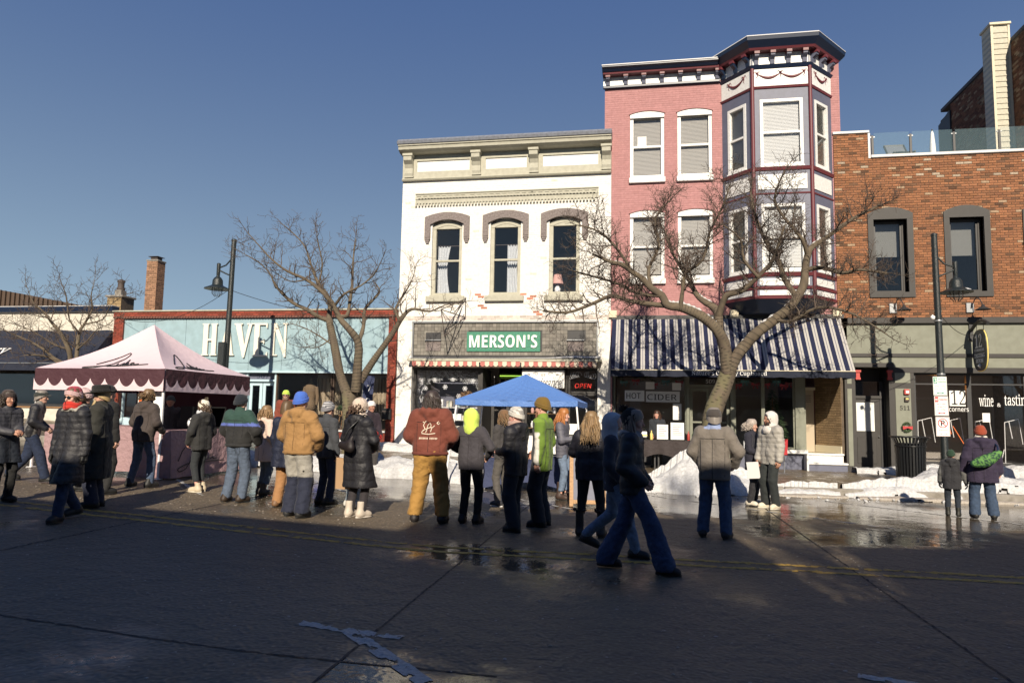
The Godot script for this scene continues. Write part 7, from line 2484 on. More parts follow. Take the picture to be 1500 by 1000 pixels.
	for k in 700:
		var u := rng.randf()
		var x := lerpf(-0.8, 4.3, u)
		if x > 1.3 and x < 2.7:
			continue
		var p := Vector3(x, 2.78 - 0.18 * absf(sin(u * 17.0)) + rng.randfn() * 0.02, -0.3 + rng.randfn() * 0.02)
		ti.rod(p, p + Vector3(rng.randfn(), rng.randfn(), rng.randfn()).normalized() * 0.05, 0.006, 0.003, 3)
	lone(ti, "tinsel", M.leaf_green, "looped evergreen tinsel along the window heads", "tinsel", "", "stuff")
	var xt := thing("small_fir_tree", "small dressed fir tree inside the window beside the entrance steps", "tree", Vector3(3.85, 0.7, -0.75))
	b = MB.new()
	for k in 900:
		var v := pow(rng.randf(), 0.7)
		var a := rng.randf() * TAU
		var r := 0.48 * v * rng.randf_range(0.5, 1.0)
		var p := Vector3(cos(a) * r, 1.75 - 1.45 * v, sin(a) * r)
		b.rod(p, p + Vector3(cos(a), -0.25, sin(a)) * 0.10, 0.012, 0.004, 3)
	part(b, "crown", M.leaf_green, xt)
	b = MB.new()
	b.rod(Vector3(0, 0, 0), Vector3(0, 1.6, 0), 0.03, 0.01)
	part(b, "trunk", M.wood, xt)
	var ch := thing("folding_chair", "metal folding chair with gift bags on it before the window", "chair", Vector3(3.55, 0.15, 1.35), -0.2)
	b = MB.new()
	for s in [-0.22, 0.22]:
		b.rod(Vector3(s, 0, 0.22), Vector3(s, 0.5, -0.12), 0.012)
		b.rod(Vector3(s, 0, -0.24), Vector3(s, 0.46, 0.16), 0.012)
		b.rod(Vector3(s, 0.46, -0.14), Vector3(s, 0.9, -0.24), 0.012)
	b.rod(Vector3(-0.22, 0.9, -0.24), Vector3(0.22, 0.9, -0.24), 0.012)
	part(b, "frame", M.galvanised, ch)
	part(bx(-0.23, 0.23, 0.45, 0.475, -0.2, 0.2, 0.008), "seat", M.galvanised, ch)
	part(bx(-0.22, 0.22, 0.66, 0.88, -0.24, -0.22, 0.006), "backrest", M.galvanised, ch)
	for k in 3:
		var gb := thing("gift_bag", ["white paper gift bag on the folding chair", "red and white gift bag on the folding chair", "red tissue bundle on the folding chair"][k], "gift bag", Vector3(3.40 + k * 0.16, 0.626, 1.40 - k * 0.05), 0.2 * k)
		var m: Material = [M.paper, M.ribbon_red, M.ribbon_red][k]
		b = MB.new()
		b.prism(PackedVector2Array([Vector2(-0.13, 0), Vector2(0.13, 0), Vector2(0.15, 0.34 + 0.04 * k), Vector2(0.0, 0.30), Vector2(-0.15, 0.36)]), -0.06, 0.06)
		part(b, "bag", m, gb)
		b = MB.new()
		b.tube(PackedVector3Array([Vector3(-0.06, 0.32, 0.06), Vector3(0, 0.44, 0.07), Vector3(0.06, 0.32, 0.06)]), PackedFloat32Array([0.006, 0.006, 0.006]), 4)
		part(b, "handle", M.white_print if k else M.card_brown, gb)
	for k in 5:
		b = MB.new()
		b.lathe([Vector2(0.0, 0), Vector2(0.055, 0), Vector2(0.055, 0.2), Vector2(0.05, 0.21), Vector2(0.0, 0.21)], Vector3.ZERO, 12)
		lone(b, "candle", [M.frost_white, M.pale_blue_paint, M.red_box, M.yellow_label, M.cream_wall][k], ["white", "pale blue", "red", "yellow", "cream"][k] + " candle on the window ledge above the gift bags", "candle").position = Vector3(2.95 + k * 0.24, 0.715, 0.0)
	for k in 4:
		var x := 7.95 + k * 0.75
		var rk := thing("bottle_stand", ["tall thin white metal display stand beside the poster", "thin white metal display stand under the word wine", "thin white metal display stand between the words", "thin white metal display stand under the word tasting"][k], "stand", Vector3(x, 0.45, -0.55))
		b = MB.new()
		b.rod(Vector3(-0.18, 0, 0), Vector3(-0.16, 1.15, 0), 0.012)
		b.rod(Vector3(-0.16, 1.15, 0), Vector3(0.2, 1.25, 0), 0.010)
		b.rod(Vector3(0.2, 1.25, 0), Vector3(0.28, 0.55, 0), 0.010)
		b.rod(Vector3(-0.05, 1.18, 0), Vector3(0.02, 0.7, 0), 0.012)
		b.rod(Vector3(-0.3, 0.0, 0), Vector3(-0.2, 0.4, 0), 0.012)
		part(b, "frame", M.white_metal, rk)
		b = MB.new()
		b.lathe([Vector2(0.16, 0), Vector2(0.16, 0.02), Vector2(0.0, 0.03)], Vector3(-0.18, 0, 0), 12)
		part(b, "base", M.white_metal, rk)
	var oh := MB.new()
	oh.lathe([Vector2(0.10, 0), Vector2(0.06, 0.12), Vector2(0.02, 0.2), Vector2(0.0, 0.28)], Vector3(8.55, 1.25, -0.5), 10)
	lone(oh, "paper_lantern", M.orange_plastic, "small red-orange paper lantern hanging in the wine shop window", "lantern")
	var wl := thing("pendant_bulb", "small warm bulb glowing behind the wine shop glass", "lamp", Vector3(8.45, 2.62, -1.0))
	b = MB.new()
	b.lathe([Vector2(0.0, -0.04), Vector2(0.04, 0), Vector2(0.0, 0.04)], Vector3.ZERO, 10)
	part(b, "lamp_bulb", M.lamp_glow, wl)
	var ol := OmniLight3D.new()
	ol.name = "bulb_light"
	ol.light_color = Color(1.0, 0.65, 0.35)
	ol.light_energy = 0.25
	ol.light_size = 0.04
	ol.omni_range = 6.0
	ol.omni_attenuation = 2.0
	ol.shadow_enabled = true
	wl.add_child(ol)

func _card(x0: float, x1: float, y0: float, y1: float, label: String) -> Node3D:
	var t := thing("window_card", label, "card", Vector3((x0 + x1) / 2, y0, -0.08))
	wpart(bx(x0, x1, y0, y1, -0.085, -0.08), "sheet", M.paper, t)
	return t

# ---------------------------------------------------------------- people
class Field:
	var o: Vector3
	var c: float
	var nx: int
	var ny: int
	var nz: int
	var f := PackedFloat32Array()
	func _init(lo: Vector3, hi: Vector3, cell: float) -> void:
		o = lo
		c = cell
		nx = int((hi.x - lo.x) / cell) + 2
		ny = int((hi.y - lo.y) / cell) + 2
		nz = int((hi.z - lo.z) / cell) + 2
		f.resize(nx * ny * nz)
		f.fill(1.0)
	func cap(a: Vector3, b: Vector3, ra: float, rb: float, k := 0.04, fz := 1.0) -> void:
		var m := maxf(ra, rb) + k + 2.5 * c
		var x0 := clampi(int((minf(a.x, b.x) - m - o.x) / c), 0, nx - 1)
		var x1 := clampi(int((maxf(a.x, b.x) + m - o.x) / c) + 1, 0, nx - 1)
		var y0 := clampi(int((minf(a.y, b.y) - m - o.y) / c), 0, ny - 1)
		var y1 := clampi(int((maxf(a.y, b.y) + m - o.y) / c) + 1, 0, ny - 1)
		var z0 := clampi(int((minf(a.z, b.z) - m - o.z) / c), 0, nz - 1)
		var z1 := clampi(int((maxf(a.z, b.z) + m - o.z) / c) + 1, 0, nz - 1)
		var bx := b.x - a.x
		var by := b.y - a.y
		var bz := (b.z - a.z) * fz
		var l2 := maxf(bx * bx + by * by + bz * bz, 1e-9)
		for z in range(z0, z1 + 1):
			var pz := (o.z + z * c - a.z) * fz
			for y in range(y0, y1 + 1):
				var py := o.y + y * c - a.y
				var q := (z * ny + y) * nx
				for x in range(x0, x1 + 1):
					var px := o.x + x * c - a.x
					var t := clampf((px * bx + py * by + pz * bz) / l2, 0.0, 1.0)
					var ex := px - bx * t
					var ey := py - by * t
					var ez := pz - bz * t
					var d := sqrt(ex * ex + ey * ey + ez * ez) - ra - (rb - ra) * t
					var g := f[q + x]
					if d - g < k:
						var h := maxf(k - absf(d - g), 0.0)
						f[q + x] = minf(d, g) - h * h * 0.25 / k
	func shape(fn: Callable) -> void:
		for z in nz:
			for y in ny:
				var q := (z * ny + y) * nx
				for x in nx:
					var d := f[q + x]
					if d < 2.5 * c and d > -2.5 * c:
						f[q + x] = fn.call(Vector3(o.x + x * c, o.y + y * c, o.z + z * c), d)
	func keep(y0: float, y1: float) -> void:
		for z in nz:
			for y in ny:
				var e := maxf(y0 - (o.y + y * c), (o.y + y * c) - y1)
				if e > -2.0 * c:
					var q := (z * ny + y) * nx
					for x in nx:
						f[q + x] = maxf(f[q + x], e)
	func depth_at(x: float, y: float, back: bool) -> float:
		var ix := clampi(roundi((x - o.x) / c), 0, nx - 1)
		var iy := clampi(roundi((y - o.y) / c), 0, ny - 1)
		var last := 1.0
		for k in nz:
			var z := k if back else nz - 1 - k
			var d := f[(z * ny + iy) * nx + ix]
			if d <= 0:
				var fr := last / maxf(1e-4, last - d)
				return o.z + (z - 1 + fr if back else z + 1 - fr) * c
			last = d
		return 0.0
	func net(mb: MB, tone) -> void:
		var id := PackedInt32Array()
		id.resize(nx * ny * nz)
		id.fill(-1)
		var sx := 1
		var sy := nx
		var sz := nx * ny
		var by_fn := tone is Callable
		for z in nz - 1:
			for y in ny - 1:
				var q := (z * ny + y) * nx
				for x in nx - 1:
					var k := q + x
					var a := f[k]
					if absf(a) > 2.2 * c:
						continue
					var b := f[k + sx]
					var d := f[k + sy]
					var e := f[k + sx + sy]
					var a2 := f[k + sz]
					var b2 := f[k + sx + sz]
					var d2 := f[k + sy + sz]
					var e2 := f[k + sx + sy + sz]
					var n := int(a < 0) + int(b < 0) + int(d < 0) + int(e < 0) + int(a2 < 0) + int(b2 < 0) + int(d2 < 0) + int(e2 < 0)
					if n == 0 or n == 8:
						continue
					var s := Vector3.ZERO
					var m := 0
					if (a < 0) != (b < 0): s += Vector3(a / (a - b), 0, 0); m += 1
					if (d < 0) != (e < 0): s += Vector3(d / (d - e), 1, 0); m += 1
					if (a2 < 0) != (b2 < 0): s += Vector3(a2 / (a2 - b2), 0, 1); m += 1
					if (d2 < 0) != (e2 < 0): s += Vector3(d2 / (d2 - e2), 1, 1); m += 1
					if (a < 0) != (d < 0): s += Vector3(0, a / (a - d), 0); m += 1
					if (b < 0) != (e < 0): s += Vector3(1, b / (b - e), 0); m += 1
					if (a2 < 0) != (d2 < 0): s += Vector3(0, a2 / (a2 - d2), 1); m += 1
					if (b2 < 0) != (e2 < 0): s += Vector3(1, b2 / (b2 - e2), 1); m += 1
					if (a < 0) != (a2 < 0): s += Vector3(0, 0, a / (a - a2)); m += 1
					if (b < 0) != (b2 < 0): s += Vector3(1, 0, b / (b - b2)); m += 1
					if (d < 0) != (d2 < 0): s += Vector3(0, 1, d / (d - d2)); m += 1
					if (e < 0) != (e2 < 0): s += Vector3(1, 1, e / (e - e2)); m += 1
					id[k] = mb.v.size()
					var p := o + (Vector3(x, y, z) + s / m) * c
					mb.v.append(p)
					mb.n.append(Vector3(b + e + b2 + e2 - a - d - a2 - d2, d + e + d2 + e2 - a - b - a2 - b2, a2 + b2 + d2 + e2 - a - b - d - e).normalized())
					mb.c.append(tone.call(p) if by_fn else tone)
		for z in range(1, nz - 1):
			for y in range(1, ny - 1):
				var q := (z * ny + y) * nx
				for x in range(1, nx - 1):
					var k := q + x
					if id[k] < 0:
						continue
					var a := f[k] < 0
					if a != (f[k + sx] < 0):
						_face(mb, id[k], id[k - sy], id[k - sy - sz], id[k - sz], a)
					if a != (f[k + sy] < 0):
						_face(mb, id[k], id[k - sz], id[k - sz - sx], id[k - sx], a)
					if a != (f[k + sz] < 0):
						_face(mb, id[k], id[k - sx], id[k - sx - sy], id[k - sy], a)
	func _face(mb: MB, a: int, b: int, d: int, e: int, inside: bool) -> void:
		if a < 0 or b < 0 or d < 0 or e < 0:
			return
		if inside:
			mb.i.append_array(PackedInt32Array([a, d, b, a, e, d]))
		else:
			mb.i.append_array(PackedInt32Array([a, b, d, a, d, e]))

var head_mb: MB
var hand_mb := {}
var cloth_noise := FastNoiseLite.new()

func make_head() -> void:
	var h := Field.new(Vector3(-0.13, -0.17, -0.14), Vector3(0.13, 0.16, 0.16), 0.0105)
	h.cap(Vector3(0, 0.035, -0.025), Vector3(0, 0.03, 0.012), 0.084, 0.082, 0.03)
	h.cap(Vector3(0, -0.01, 0.022), Vector3(0, -0.078, 0.045), 0.064, 0.042, 0.03)
	h.cap(Vector3(0, -0.098, 0.062), Vector3(0, -0.098, 0.066), 0.022, 0.022, 0.025)
	h.cap(Vector3(0, -0.16, -0.02), Vector3(0, -0.06, -0.012), 0.056, 0.054, 0.03)
	for s in [-1.0, 1.0]:
		h.cap(Vector3(s * 0.040, -0.025, 0.055), Vector3(s * 0.034, -0.034, 0.060), 0.028, 0.026, 0.02)
		h.cap(Vector3(s * 0.052, -0.055, 0.0), Vector3(s * 0.028, -0.092, 0.045), 0.022, 0.020, 0.02)
		h.cap(Vector3(s * 0.085, 0.012, -0.008), Vector3(s * 0.080, -0.032, -0.002), 0.013, 0.009, 0.008)
	h.cap(Vector3(-0.034, 0.024, 0.080), Vector3(0.034, 0.024, 0.080), 0.014, 0.014, 0.015)
	h.cap(Vector3(0, 0.006, 0.088), Vector3(0, -0.034, 0.108), 0.009, 0.014, 0.012)
	h.cap(Vector3(-0.018, -0.066, 0.082), Vector3(0.018, -0.066, 0.082), 0.010, 0.010, 0.008)
	head_mb = MB.new()
	h.net(head_mb, func(p: Vector3): return Color(0.78, 0.52, 0.50) if p.z > 0.080 and absf(p.y + 0.066) < 0.012 and absf(p.x) < 0.025 else Color(1, 1, 1))
	for s in [-1.0, 1.0]:
		head_mb.col = Color(1.5, 1.7, 1.9)
		head_mb.lathe([Vector2(0.001, -0.009), Vector2(0.010, -0.004), Vector2(0.010, 0.004), Vector2(0.001, 0.009)], Vector3(s * 0.033, 0.0, 0.080), 8)
		head_mb.col = Color(0.12, 0.10, 0.09)
		head_mb.lathe([Vector2(0.001, -0.006), Vector2(0.006, 0), Vector2(0.001, 0.006)], Vector3(s * 0.032, 0.0, 0.087), 8)
		head_mb.tube(PackedVector3Array([Vector3(s * 0.015, 0.022, 0.092), Vector3(s * 0.035, 0.027, 0.089), Vector3(s * 0.052, 0.020, 0.076)]), PackedFloat32Array([0.004, 0.005, 0.003]), 5)

func make_hand(s: float) -> MB:
	var h := Field.new(Vector3(-0.07, -0.21, -0.07), Vector3(0.07, 0.05, 0.09), 0.0075)
	h.cap(Vector3(0, 0.04, 0), Vector3(0, -0.01, 0), 0.027, 0.026, 0.015)
	h.cap(Vector3(0, -0.02, 0.018), Vector3(0, -0.078, 0.024), 0.020, 0.017, 0.02)
	h.cap(Vector3(0, -0.02, -0.014), Vector3(0, -0.074, -0.022), 0.019, 0.015, 0.02)
	var fz := [0.030, 0.010, -0.010, -0.029]
	var fl := [0.066, 0.074, 0.069, 0.053]
	for k in 4:
		var a := Vector3(0, -0.078 + absf(k - 1.2) * 0.004, fz[k])
		var b := a + Vector3(-s * 0.012, -fl[k] * 0.45, fz[k] * 0.06)
		var c := b + Vector3(-s * 0.026, -fl[k] * 0.30, 0)
		var d := c + Vector3(-s * 0.026, -fl[k] * 0.10, 0)
		h.cap(a, b, 0.0105, 0.0098, 0.006)
		h.cap(b, c, 0.0098, 0.0090, 0.005)
		h.cap(c, d, 0.0090, 0.0080, 0.005)
	h.cap(Vector3(-s * 0.006, -0.022, 0.026), Vector3(-s * 0.022, -0.055, 0.050), 0.015, 0.012, 0.012)
	h.cap(Vector3(-s * 0.022, -0.055, 0.050), Vector3(-s * 0.034, -0.083, 0.050), 0.012, 0.009, 0.006)
	var m := MB.new()
	h.net(m, Color.WHITE)
	return m

func tinted(src: MB, dst: MB, t: Transform3D, tone: Color) -> void:
	var k := dst.c.size()
	dst.add(src, t)
	for e in range(k, dst.c.size()):
		dst.c[e] = dst.c[e] * tone

func elbow(sh: Vector3, hd: Vector3, la: float, lb: float, pole: Vector3) -> Vector3:
	var d := hd - sh
	var l := minf(d.length(), la + lb - 0.004)
	d = d.normalized()
	var a := (la * la - lb * lb + l * l) / (2 * l)
	var h := sqrt(maxf(0.0, la * la - a * a))
	var p := (pole - d * pole.dot(d)).normalized()
	return sh + d * a + p * h

func dome(mb: MB, at: Transform3D, rx: float, rz: float, h: float, y0: Callable, rib: float, ribs: int, lump := 0.0, tone = null, round := 0.6) -> void:
	var col := mb.col
	var k := mb.v.size()
	mb.grid(48, 12, func(u: float, v: float):
		var a := u * TAU
		var yb: float = y0.call(a)
		var s := sin(v * PI / 2)
		var e := pow(cos(v * PI / 2), round)
		var r := 1.0 + rib * sin(a * ribs) * (1 - v) + lump * cloth_noise.get_noise_3d(cos(a) * 30, v * 40, sin(a) * 30)
		return Vector3(sin(a) * rx * e * r, lerpf(yb, h, s) + lump * 0.03 * sin(a * 7), cos(a) * rz * e * r - 0.012))
	for q in range(k, mb.v.size()):
		var p := mb.v[q]
		var m := mb.n[q]
		if m.dot(Vector3(p.x, p.y - 0.02, p.z)) < 0:
			mb.n[q] = -m
		if tone != null:
			mb.c[q] = tone.call(p)
	for t in range(mb.i.size() - 48 * 12 * 6, mb.i.size(), 3):
		var a := mb.v[mb.i[t]]
		var b := mb.v[mb.i[t + 1]]
		var d := mb.v[mb.i[t + 2]]
		if (b - a).cross(d - a).dot(mb.n[mb.i[t]]) > 0:
			var w := mb.i[t + 1]
			mb.i[t + 1] = mb.i[t + 2]
			mb.i[t + 2] = w
	for q in range(k, mb.v.size()):
		mb.v[q] = at * mb.v[q]
		mb.n[q] = at.basis * mb.n[q]
	mb.col = col

func fluff(mb: MB, at: Vector3, r: float, n: int, tone: Color, rg: RandomNumberGenerator) -> void:
	for k in n:
		var d := Vector3(rg.randfn(), rg.randfn(), rg.randfn()).normalized()
		mb.col = tone * rg.randf_range(0.6, 1.3)
		mb.tube(PackedVector3Array([at, at + d * r * rg.randf_range(0.75, 1.15) + Vector3(0, -0.004, 0)]), PackedFloat32Array([r * 0.16, r * 0.05]), 3, false)

func person(label: String, d: Dictionary) -> Node3D:
	var rg := RandomNumberGenerator.new()
	rg.seed = hash(label)
	var gx: float = d.at[0]
	var base_y: float = gy(gx) + d.get("lift", 0.0)
	var th := thing("person", label, "person", Vector3(gx, base_y, d.at[1]), d.get("face", PI), d.get("group", "people at the street market"))
	var S: float = d.h / 1.77
	var B: float = 0.75 * d.get("bulk", 0.0)
	var lean: float = d.get("lean", 0.0)
	var wide: float = d.get("wide", 1.0)
	var skin: Color = d.get("skin", Color(0.52, 0.30, 0.22))
	var hipc := Vector3(0, 0.95, 0)
	var chest := Vector3(0, 1.30, lean * 0.5)
	var neck := Vector3(0, 1.475, lean * 0.85)
	var head := Vector3(0, 1.625, lean + 0.015)
	var sh := []
	for s in [-1.0, 1.0]:
		sh.append(Vector3(s * 0.175 * wide, 1.415, lean * 0.75 - 0.005))
	var hands: Array = d.get("hands", [[-0.25, 0.80, 0.06], [0.25, 0.80, 0.06]])
	var poles: Array = d.get("poles", [[-0.5, 0, -1], [0.5, 0, -1]])
	var feet: Array = d.get("feet", [[-0.12, 0.0, 0], [0.12, 0.0, 0]])   # x, z, lift of the heel
	var el := []
	var hd := []
	for k in 2:
		hd.append(Vector3(hands[k][0], hands[k][1], hands[k][2]))
		el.append(elbow(sh[k], hd[k], 0.285, 0.265, Vector3(poles[k][0], poles[k][1], poles[k][2])))
		hd[k] = el[k] + (hd[k] - el[k]).normalized() * 0.255
	var hip := []
	var knee := []
	var ank := []
	for k in 2:
		var s := -1.0 if k == 0 else 1.0
		hip.append(Vector3(s * 0.088, 0.93, 0))
		ank.append(Vector3(feet[k][0], 0.085 + feet[k][2], feet[k][1]))
		knee.append(elbow(hip[k], ank[k], 0.43, 0.43, Vector3(s * 0.12, 0, 1)))
	var hy: float = d.get("look", 0.0)
	var hb := Basis(Vector3.UP, hy) * Basis(Vector3(1, 0, 0), d.get("nod", 0.0))
	var ht := Transform3D(hb.scaled_local(Vector3.ONE * 1.0), head)
	var bf := Field.new(Vector3(-0.62, 0.0, -0.62), Vector3(0.62, 1.60, 0.70), 0.034)
	bf.cap(hipc, chest, 0.075, 0.07, 0.03)
	bf.cap(chest, neck - Vector3(0, 0.06, 0), 0.07, 0.055, 0.03)
	bf.cap(neck - Vector3(0, 0.05, 0), head - Vector3(0, 0.06, 0.02), 0.056, 0.052, 0.03)
	for k in 2:
		bf.cap(neck - Vector3(0, 0.09, 0), sh[k], 0.05, 0.045, 0.05)
		bf.cap(sh[k], el[k], 0.043, 0.037, 0.03)
		bf.cap(el[k], hd[k], 0.036, 0.028, 0.03)
		bf.cap(hip[k], knee[k], 0.065, 0.048, 0.04)
		bf.cap(knee[k], ank[k], 0.046, 0.036, 0.03)
	var body := MB.new()
	bf.net(body, skin)
	tinted(head_mb, body, ht, skin)
	var gl: Color = d.get("gloves", skin)
	for k in 2:
		var s := -1.0 if k == 0 else 1.0
		var dn: Vector3 = (el[k] - hd[k]).normalized()
		var fw := Vector3(-s * 0.25, 0.15, 1) if absf(dn.y) > 0.6 else Vector3(-s * 0.4, 1, 0.1)
		var xz := (fw - dn * fw.dot(dn)).normalized()
		var hs := 1.0 if gl == skin else 1.15
		tinted(hand_mb[s], body, Transform3D(Basis(dn.cross(xz), dn, xz).scaled_local(Vector3.ONE * hs), hd[k]), gl)
	var bodyp := part(body, "body", M.skin, th)
	var tr: Dictionary = d.get("legs", {})
	var tf := Field.new(Vector3(-0.62, 0.0, -0.66), Vector3(0.62, 1.10, 0.70), 0.021)
	var r1: float = tr.get("r", [0.098, 0.076, 0.066])[0]
	var r2: float = tr.get("r", [0.098, 0.076, 0.066])[1]
	var r3: float = tr.get("r", [0.098, 0.076, 0.066])[2]
	for k in 2:
		tf.cap(hipc + Vector3(-0.05 if k == 0 else 0.05, 0.04, 0), hip[k] - Vector3(0, 0.04, 0), r1 + 0.018 + B * 0.5, r1 + B * 0.4, 0.04, 1.12)
	for k in 2:
		tf.cap(hip[k], knee[k], r1 + B * 0.3, r2, 0.025)
		var hem: Vector3 = knee[k].lerp(ank[k], tr.get("to", 1.0))
		tf.cap(knee[k], hem, r2, r3, 0.02)
	var wr: float = tr.get("wrinkle", 0.012)
	if wr > 0:
		tf.shape(func(p: Vector3, e: float): return e + wr * cloth_noise.get_noise_3d(p.x * 55, p.y * 75 + p.x * 40, p.z * 55 + gx * 300))
	tf.keep(tr.get("hem", 0.055), 1.08)
	var tm := MB.new()
	tf.net(tm, tr.get("tone", Color(0.02, 0.02, 0.025)))
	var trp := part(tm, tr.get("name", "trousers"), M.denim if tr.get("denim", false) else M.cloth, th)
	if tr.get("denim", false):
		var pk := MB.new()
		pk.col = tr.tone * 0.45
		for s in [-1.0, 1.0]:
			seam(pk, tf, [[s * 0.035, 0.93], [s * 0.125, 0.93], [s * 0.12, 0.80], [s * 0.08, 0.775], [s * 0.04, 0.80], [s * 0.035, 0.93]], true)
		seam(pk, tf, [[0, 1.0], [0, 0.80]], true)
		part(pk, "stitching", M.denim, trp)
	var bo: Dictionary = d.get("shoes", {})
	var bh: float = bo.get("h", 0.10)
	for k in 2:
		var f := Field.new(Vector3(-0.11, -0.03, -0.15), Vector3(0.11, 0.12 + bh, 0.26), 0.0165)
		var rb: float = bo.get("r", 0.05)
		f.cap(Vector3(0, 0.045, -0.05), Vector3(0, 0.040, 0.14), 0.045, 0.047, 0.03)
		f.cap(Vector3(0, 0.06, -0.03), Vector3(0, 0.055, 0.10), 0.052, 0.045, 0.03)
		f.cap(Vector3(0, 0.06, -0.015), Vector3(0, bh + 0.05, -0.01), rb, rb + bo.get("flare", 0.0), 0.04)
		f.keep(0.004, bh + 0.04)
		var m := MB.new()
		f.net(m, bo.get("tone", Color(0.015, 0.013, 0.012)))
		if bo.get("fur", false):
			for q in 90:
				var a := rg.randf() * TAU
				m.col = Color(0.05, 0.045, 0.045) * rg.randf_range(0.6, 1.6)
				var p := Vector3(cos(a) * (rb + 0.012), bh + 0.03 + rg.randf_range(-0.02, 0.02), sin(a) * (rb + 0.012))
				m.tube(PackedVector3Array([p, p + Vector3(cos(a), 0.4, sin(a)) * 0.03]), PackedFloat32Array([0.008, 0.003]), 3, false)
		m.col = bo.get("sole", Color(0.012, 0.012, 0.012))
		m.prism(_sole(), 0.0, 0.022, Transform3D(Basis(Vector3(1, 0, 0), Vector3(0, 0, 1), Vector3(0, 1, 0)), Vector3.ZERO))
		var o := part(m, bo.get("name", "boot"), M.shoe, th)
		var turn: Basis = Basis(Vector3.UP, (-0.18 if k == 0 else 0.18) + bo.get("turn", 0.0)) * Basis(Vector3(1, 0, 0), minf(0.9, feet[k][2] * 2.6))
		o.transform = Transform3D(turn, Vector3(feet[k][0], maxf(0.0, feet[k][2] * 0.75), feet[k][1] - 0.01))
		o.transform = Transform3D(Basis.from_scale(Vector3.ONE * S) * turn, o.position * S)
	var co: Dictionary = d.coat
	var hemy: float = co.get("hem", 0.80)
	var cf := Field.new(Vector3(-0.66, hemy - 0.06, -0.66), Vector3(0.66, 1.66, 0.66), 0.0205)
	var ct: float = 0.128 + B
	var fl: float = co.get("flare", 0.0)
	for s in [-1.0, 1.0]:
		var low := Vector3(s * (0.068 + fl * 0.5), hemy - 0.02, 0)
		cf.cap(low, Vector3(s * 0.070, 1.0, 0), ct + fl, ct, 0.05, 1.18)
		cf.cap(Vector3(s * 0.070, 1.0, 0), Vector3(s * 0.078 * wide, 1.30, lean * 0.55), ct, ct - 0.006, 0.05, 1.22)
	cf.cap(sh[0] + Vector3(0.02, -0.02, 0), sh[1] + Vector3(-0.02, -0.02, 0), 0.092 + B * 0.5, 0.092 + B * 0.5, 0.06, 1.05)
	cf.cap(neck - Vector3(0, 0.05, 0.0), neck + Vector3(0, co.get("collar", 0.035), 0.004), 0.092, 0.082, 0.04)
	var sr: float = 0.068 + B * 0.42 + co.get("sleeve", 0.0)
	for k in 2:
		cf.cap(sh[k], el[k], sr + 0.012, sr, 0.035)
		cf.cap(el[k], el[k].lerp(hd[k], 0.97), sr, sr - 0.016, 0.03)
	if hemy < 0.7:
		for k in 2:   # a long skirt falls over the thighs
			cf.cap(hip[k], hip[k].lerp(knee[k], clampf((0.99 - hemy) / 0.43, 0.5, 1.25)), ct - 0.01, r1 + 0.045 + fl, 0.06)
	if co.get("hood", "") == "down":
		cf.cap(neck + Vector3(-0.075, 0.005, -0.085), neck + Vector3(0.075, 0.005, -0.085), 0.062, 0.062, 0.035)
		cf.cap(neck + Vector3(0, 0.0, -0.10), neck + Vector3(0, -0.11, -0.125), 0.068, 0.035, 0.04)
		for s in [-1.0, 1.0]:
			cf.cap(neck + Vector3(s * 0.09, 0.02, -0.06), neck + Vector3(s * 0.055, 0.0, 0.07), 0.045, 0.035, 0.03)
	if co.has("pack"):
		cf.cap(co.pack[0], co.pack[1], co.pack[2], co.pack[2], 0.04)
	var qa: float = co.get("quilt", 0.0)
	var qp: float = co.get("pitch", 0.085)
	var wk: float = co.get("wrinkle", 0.014)
	cf.shape(func(p: Vector3, e: float):
		if qa > 0:
			e += 0.6 * qa * (1.0 - 1.6 * pow(absf(sin(PI * p.y / qp)), 0.6))
		return e + wk * cloth_noise.get_noise_3d(p.x * 48, p.y * 60 + p.x * 45, p.z * 48 + gx * 170))
	cf.keep(hemy, 1.62)
	var cm := MB.new()
	cf.net(cm, co.get("tone", Color(0.02, 0.02, 0.024)))
	var coat := part(cm, co.get("name", "jacket"), M[co.get("mat", "cloth")], th)
	var sm2 := MB.new()
	sm2.col = co.tone * 0.35 if co.get("tone") is Color else Color(0.006, 0.006, 0.008)
	seam(sm2, cf, [[-0.17, 1.34], [0.17, 1.34]], true)
	seam(sm2, cf, [[0, hemy + 0.02], [0, 1.33]], true)
	seam(sm2, cf, [[0.012, hemy + 0.02], [0.012, 1.43]], false)
	for s in [-1.0, 1.0]:
		seam(sm2, cf, [[s * 0.15, 0.98], [s * 0.09, maxf(hemy + 0.03, 1.10)]], false)
		seam(sm2, cf, [[s * 0.16, hemy + 0.05], [s * 0.165, 1.32]], true)
	part(sm2, "seams", M.cloth, coat)
	if co.has("waist"):
		var wf := MB.new()
		var pts := PackedVector3Array()
		var wrr := PackedFloat32Array()
		for k in 25:
			var a := TAU * k / 24
			pts.append(Vector3(sin(a) * (ct + 0.070), hemy + 0.03, cos(a) * (ct / 1.2 + 0.005)))
			wrr.append(0.026)
		wf.col = co.waist
		wf.tube(pts, wrr, 8, false)
		part(wf, "waistband", M.cloth, coat)
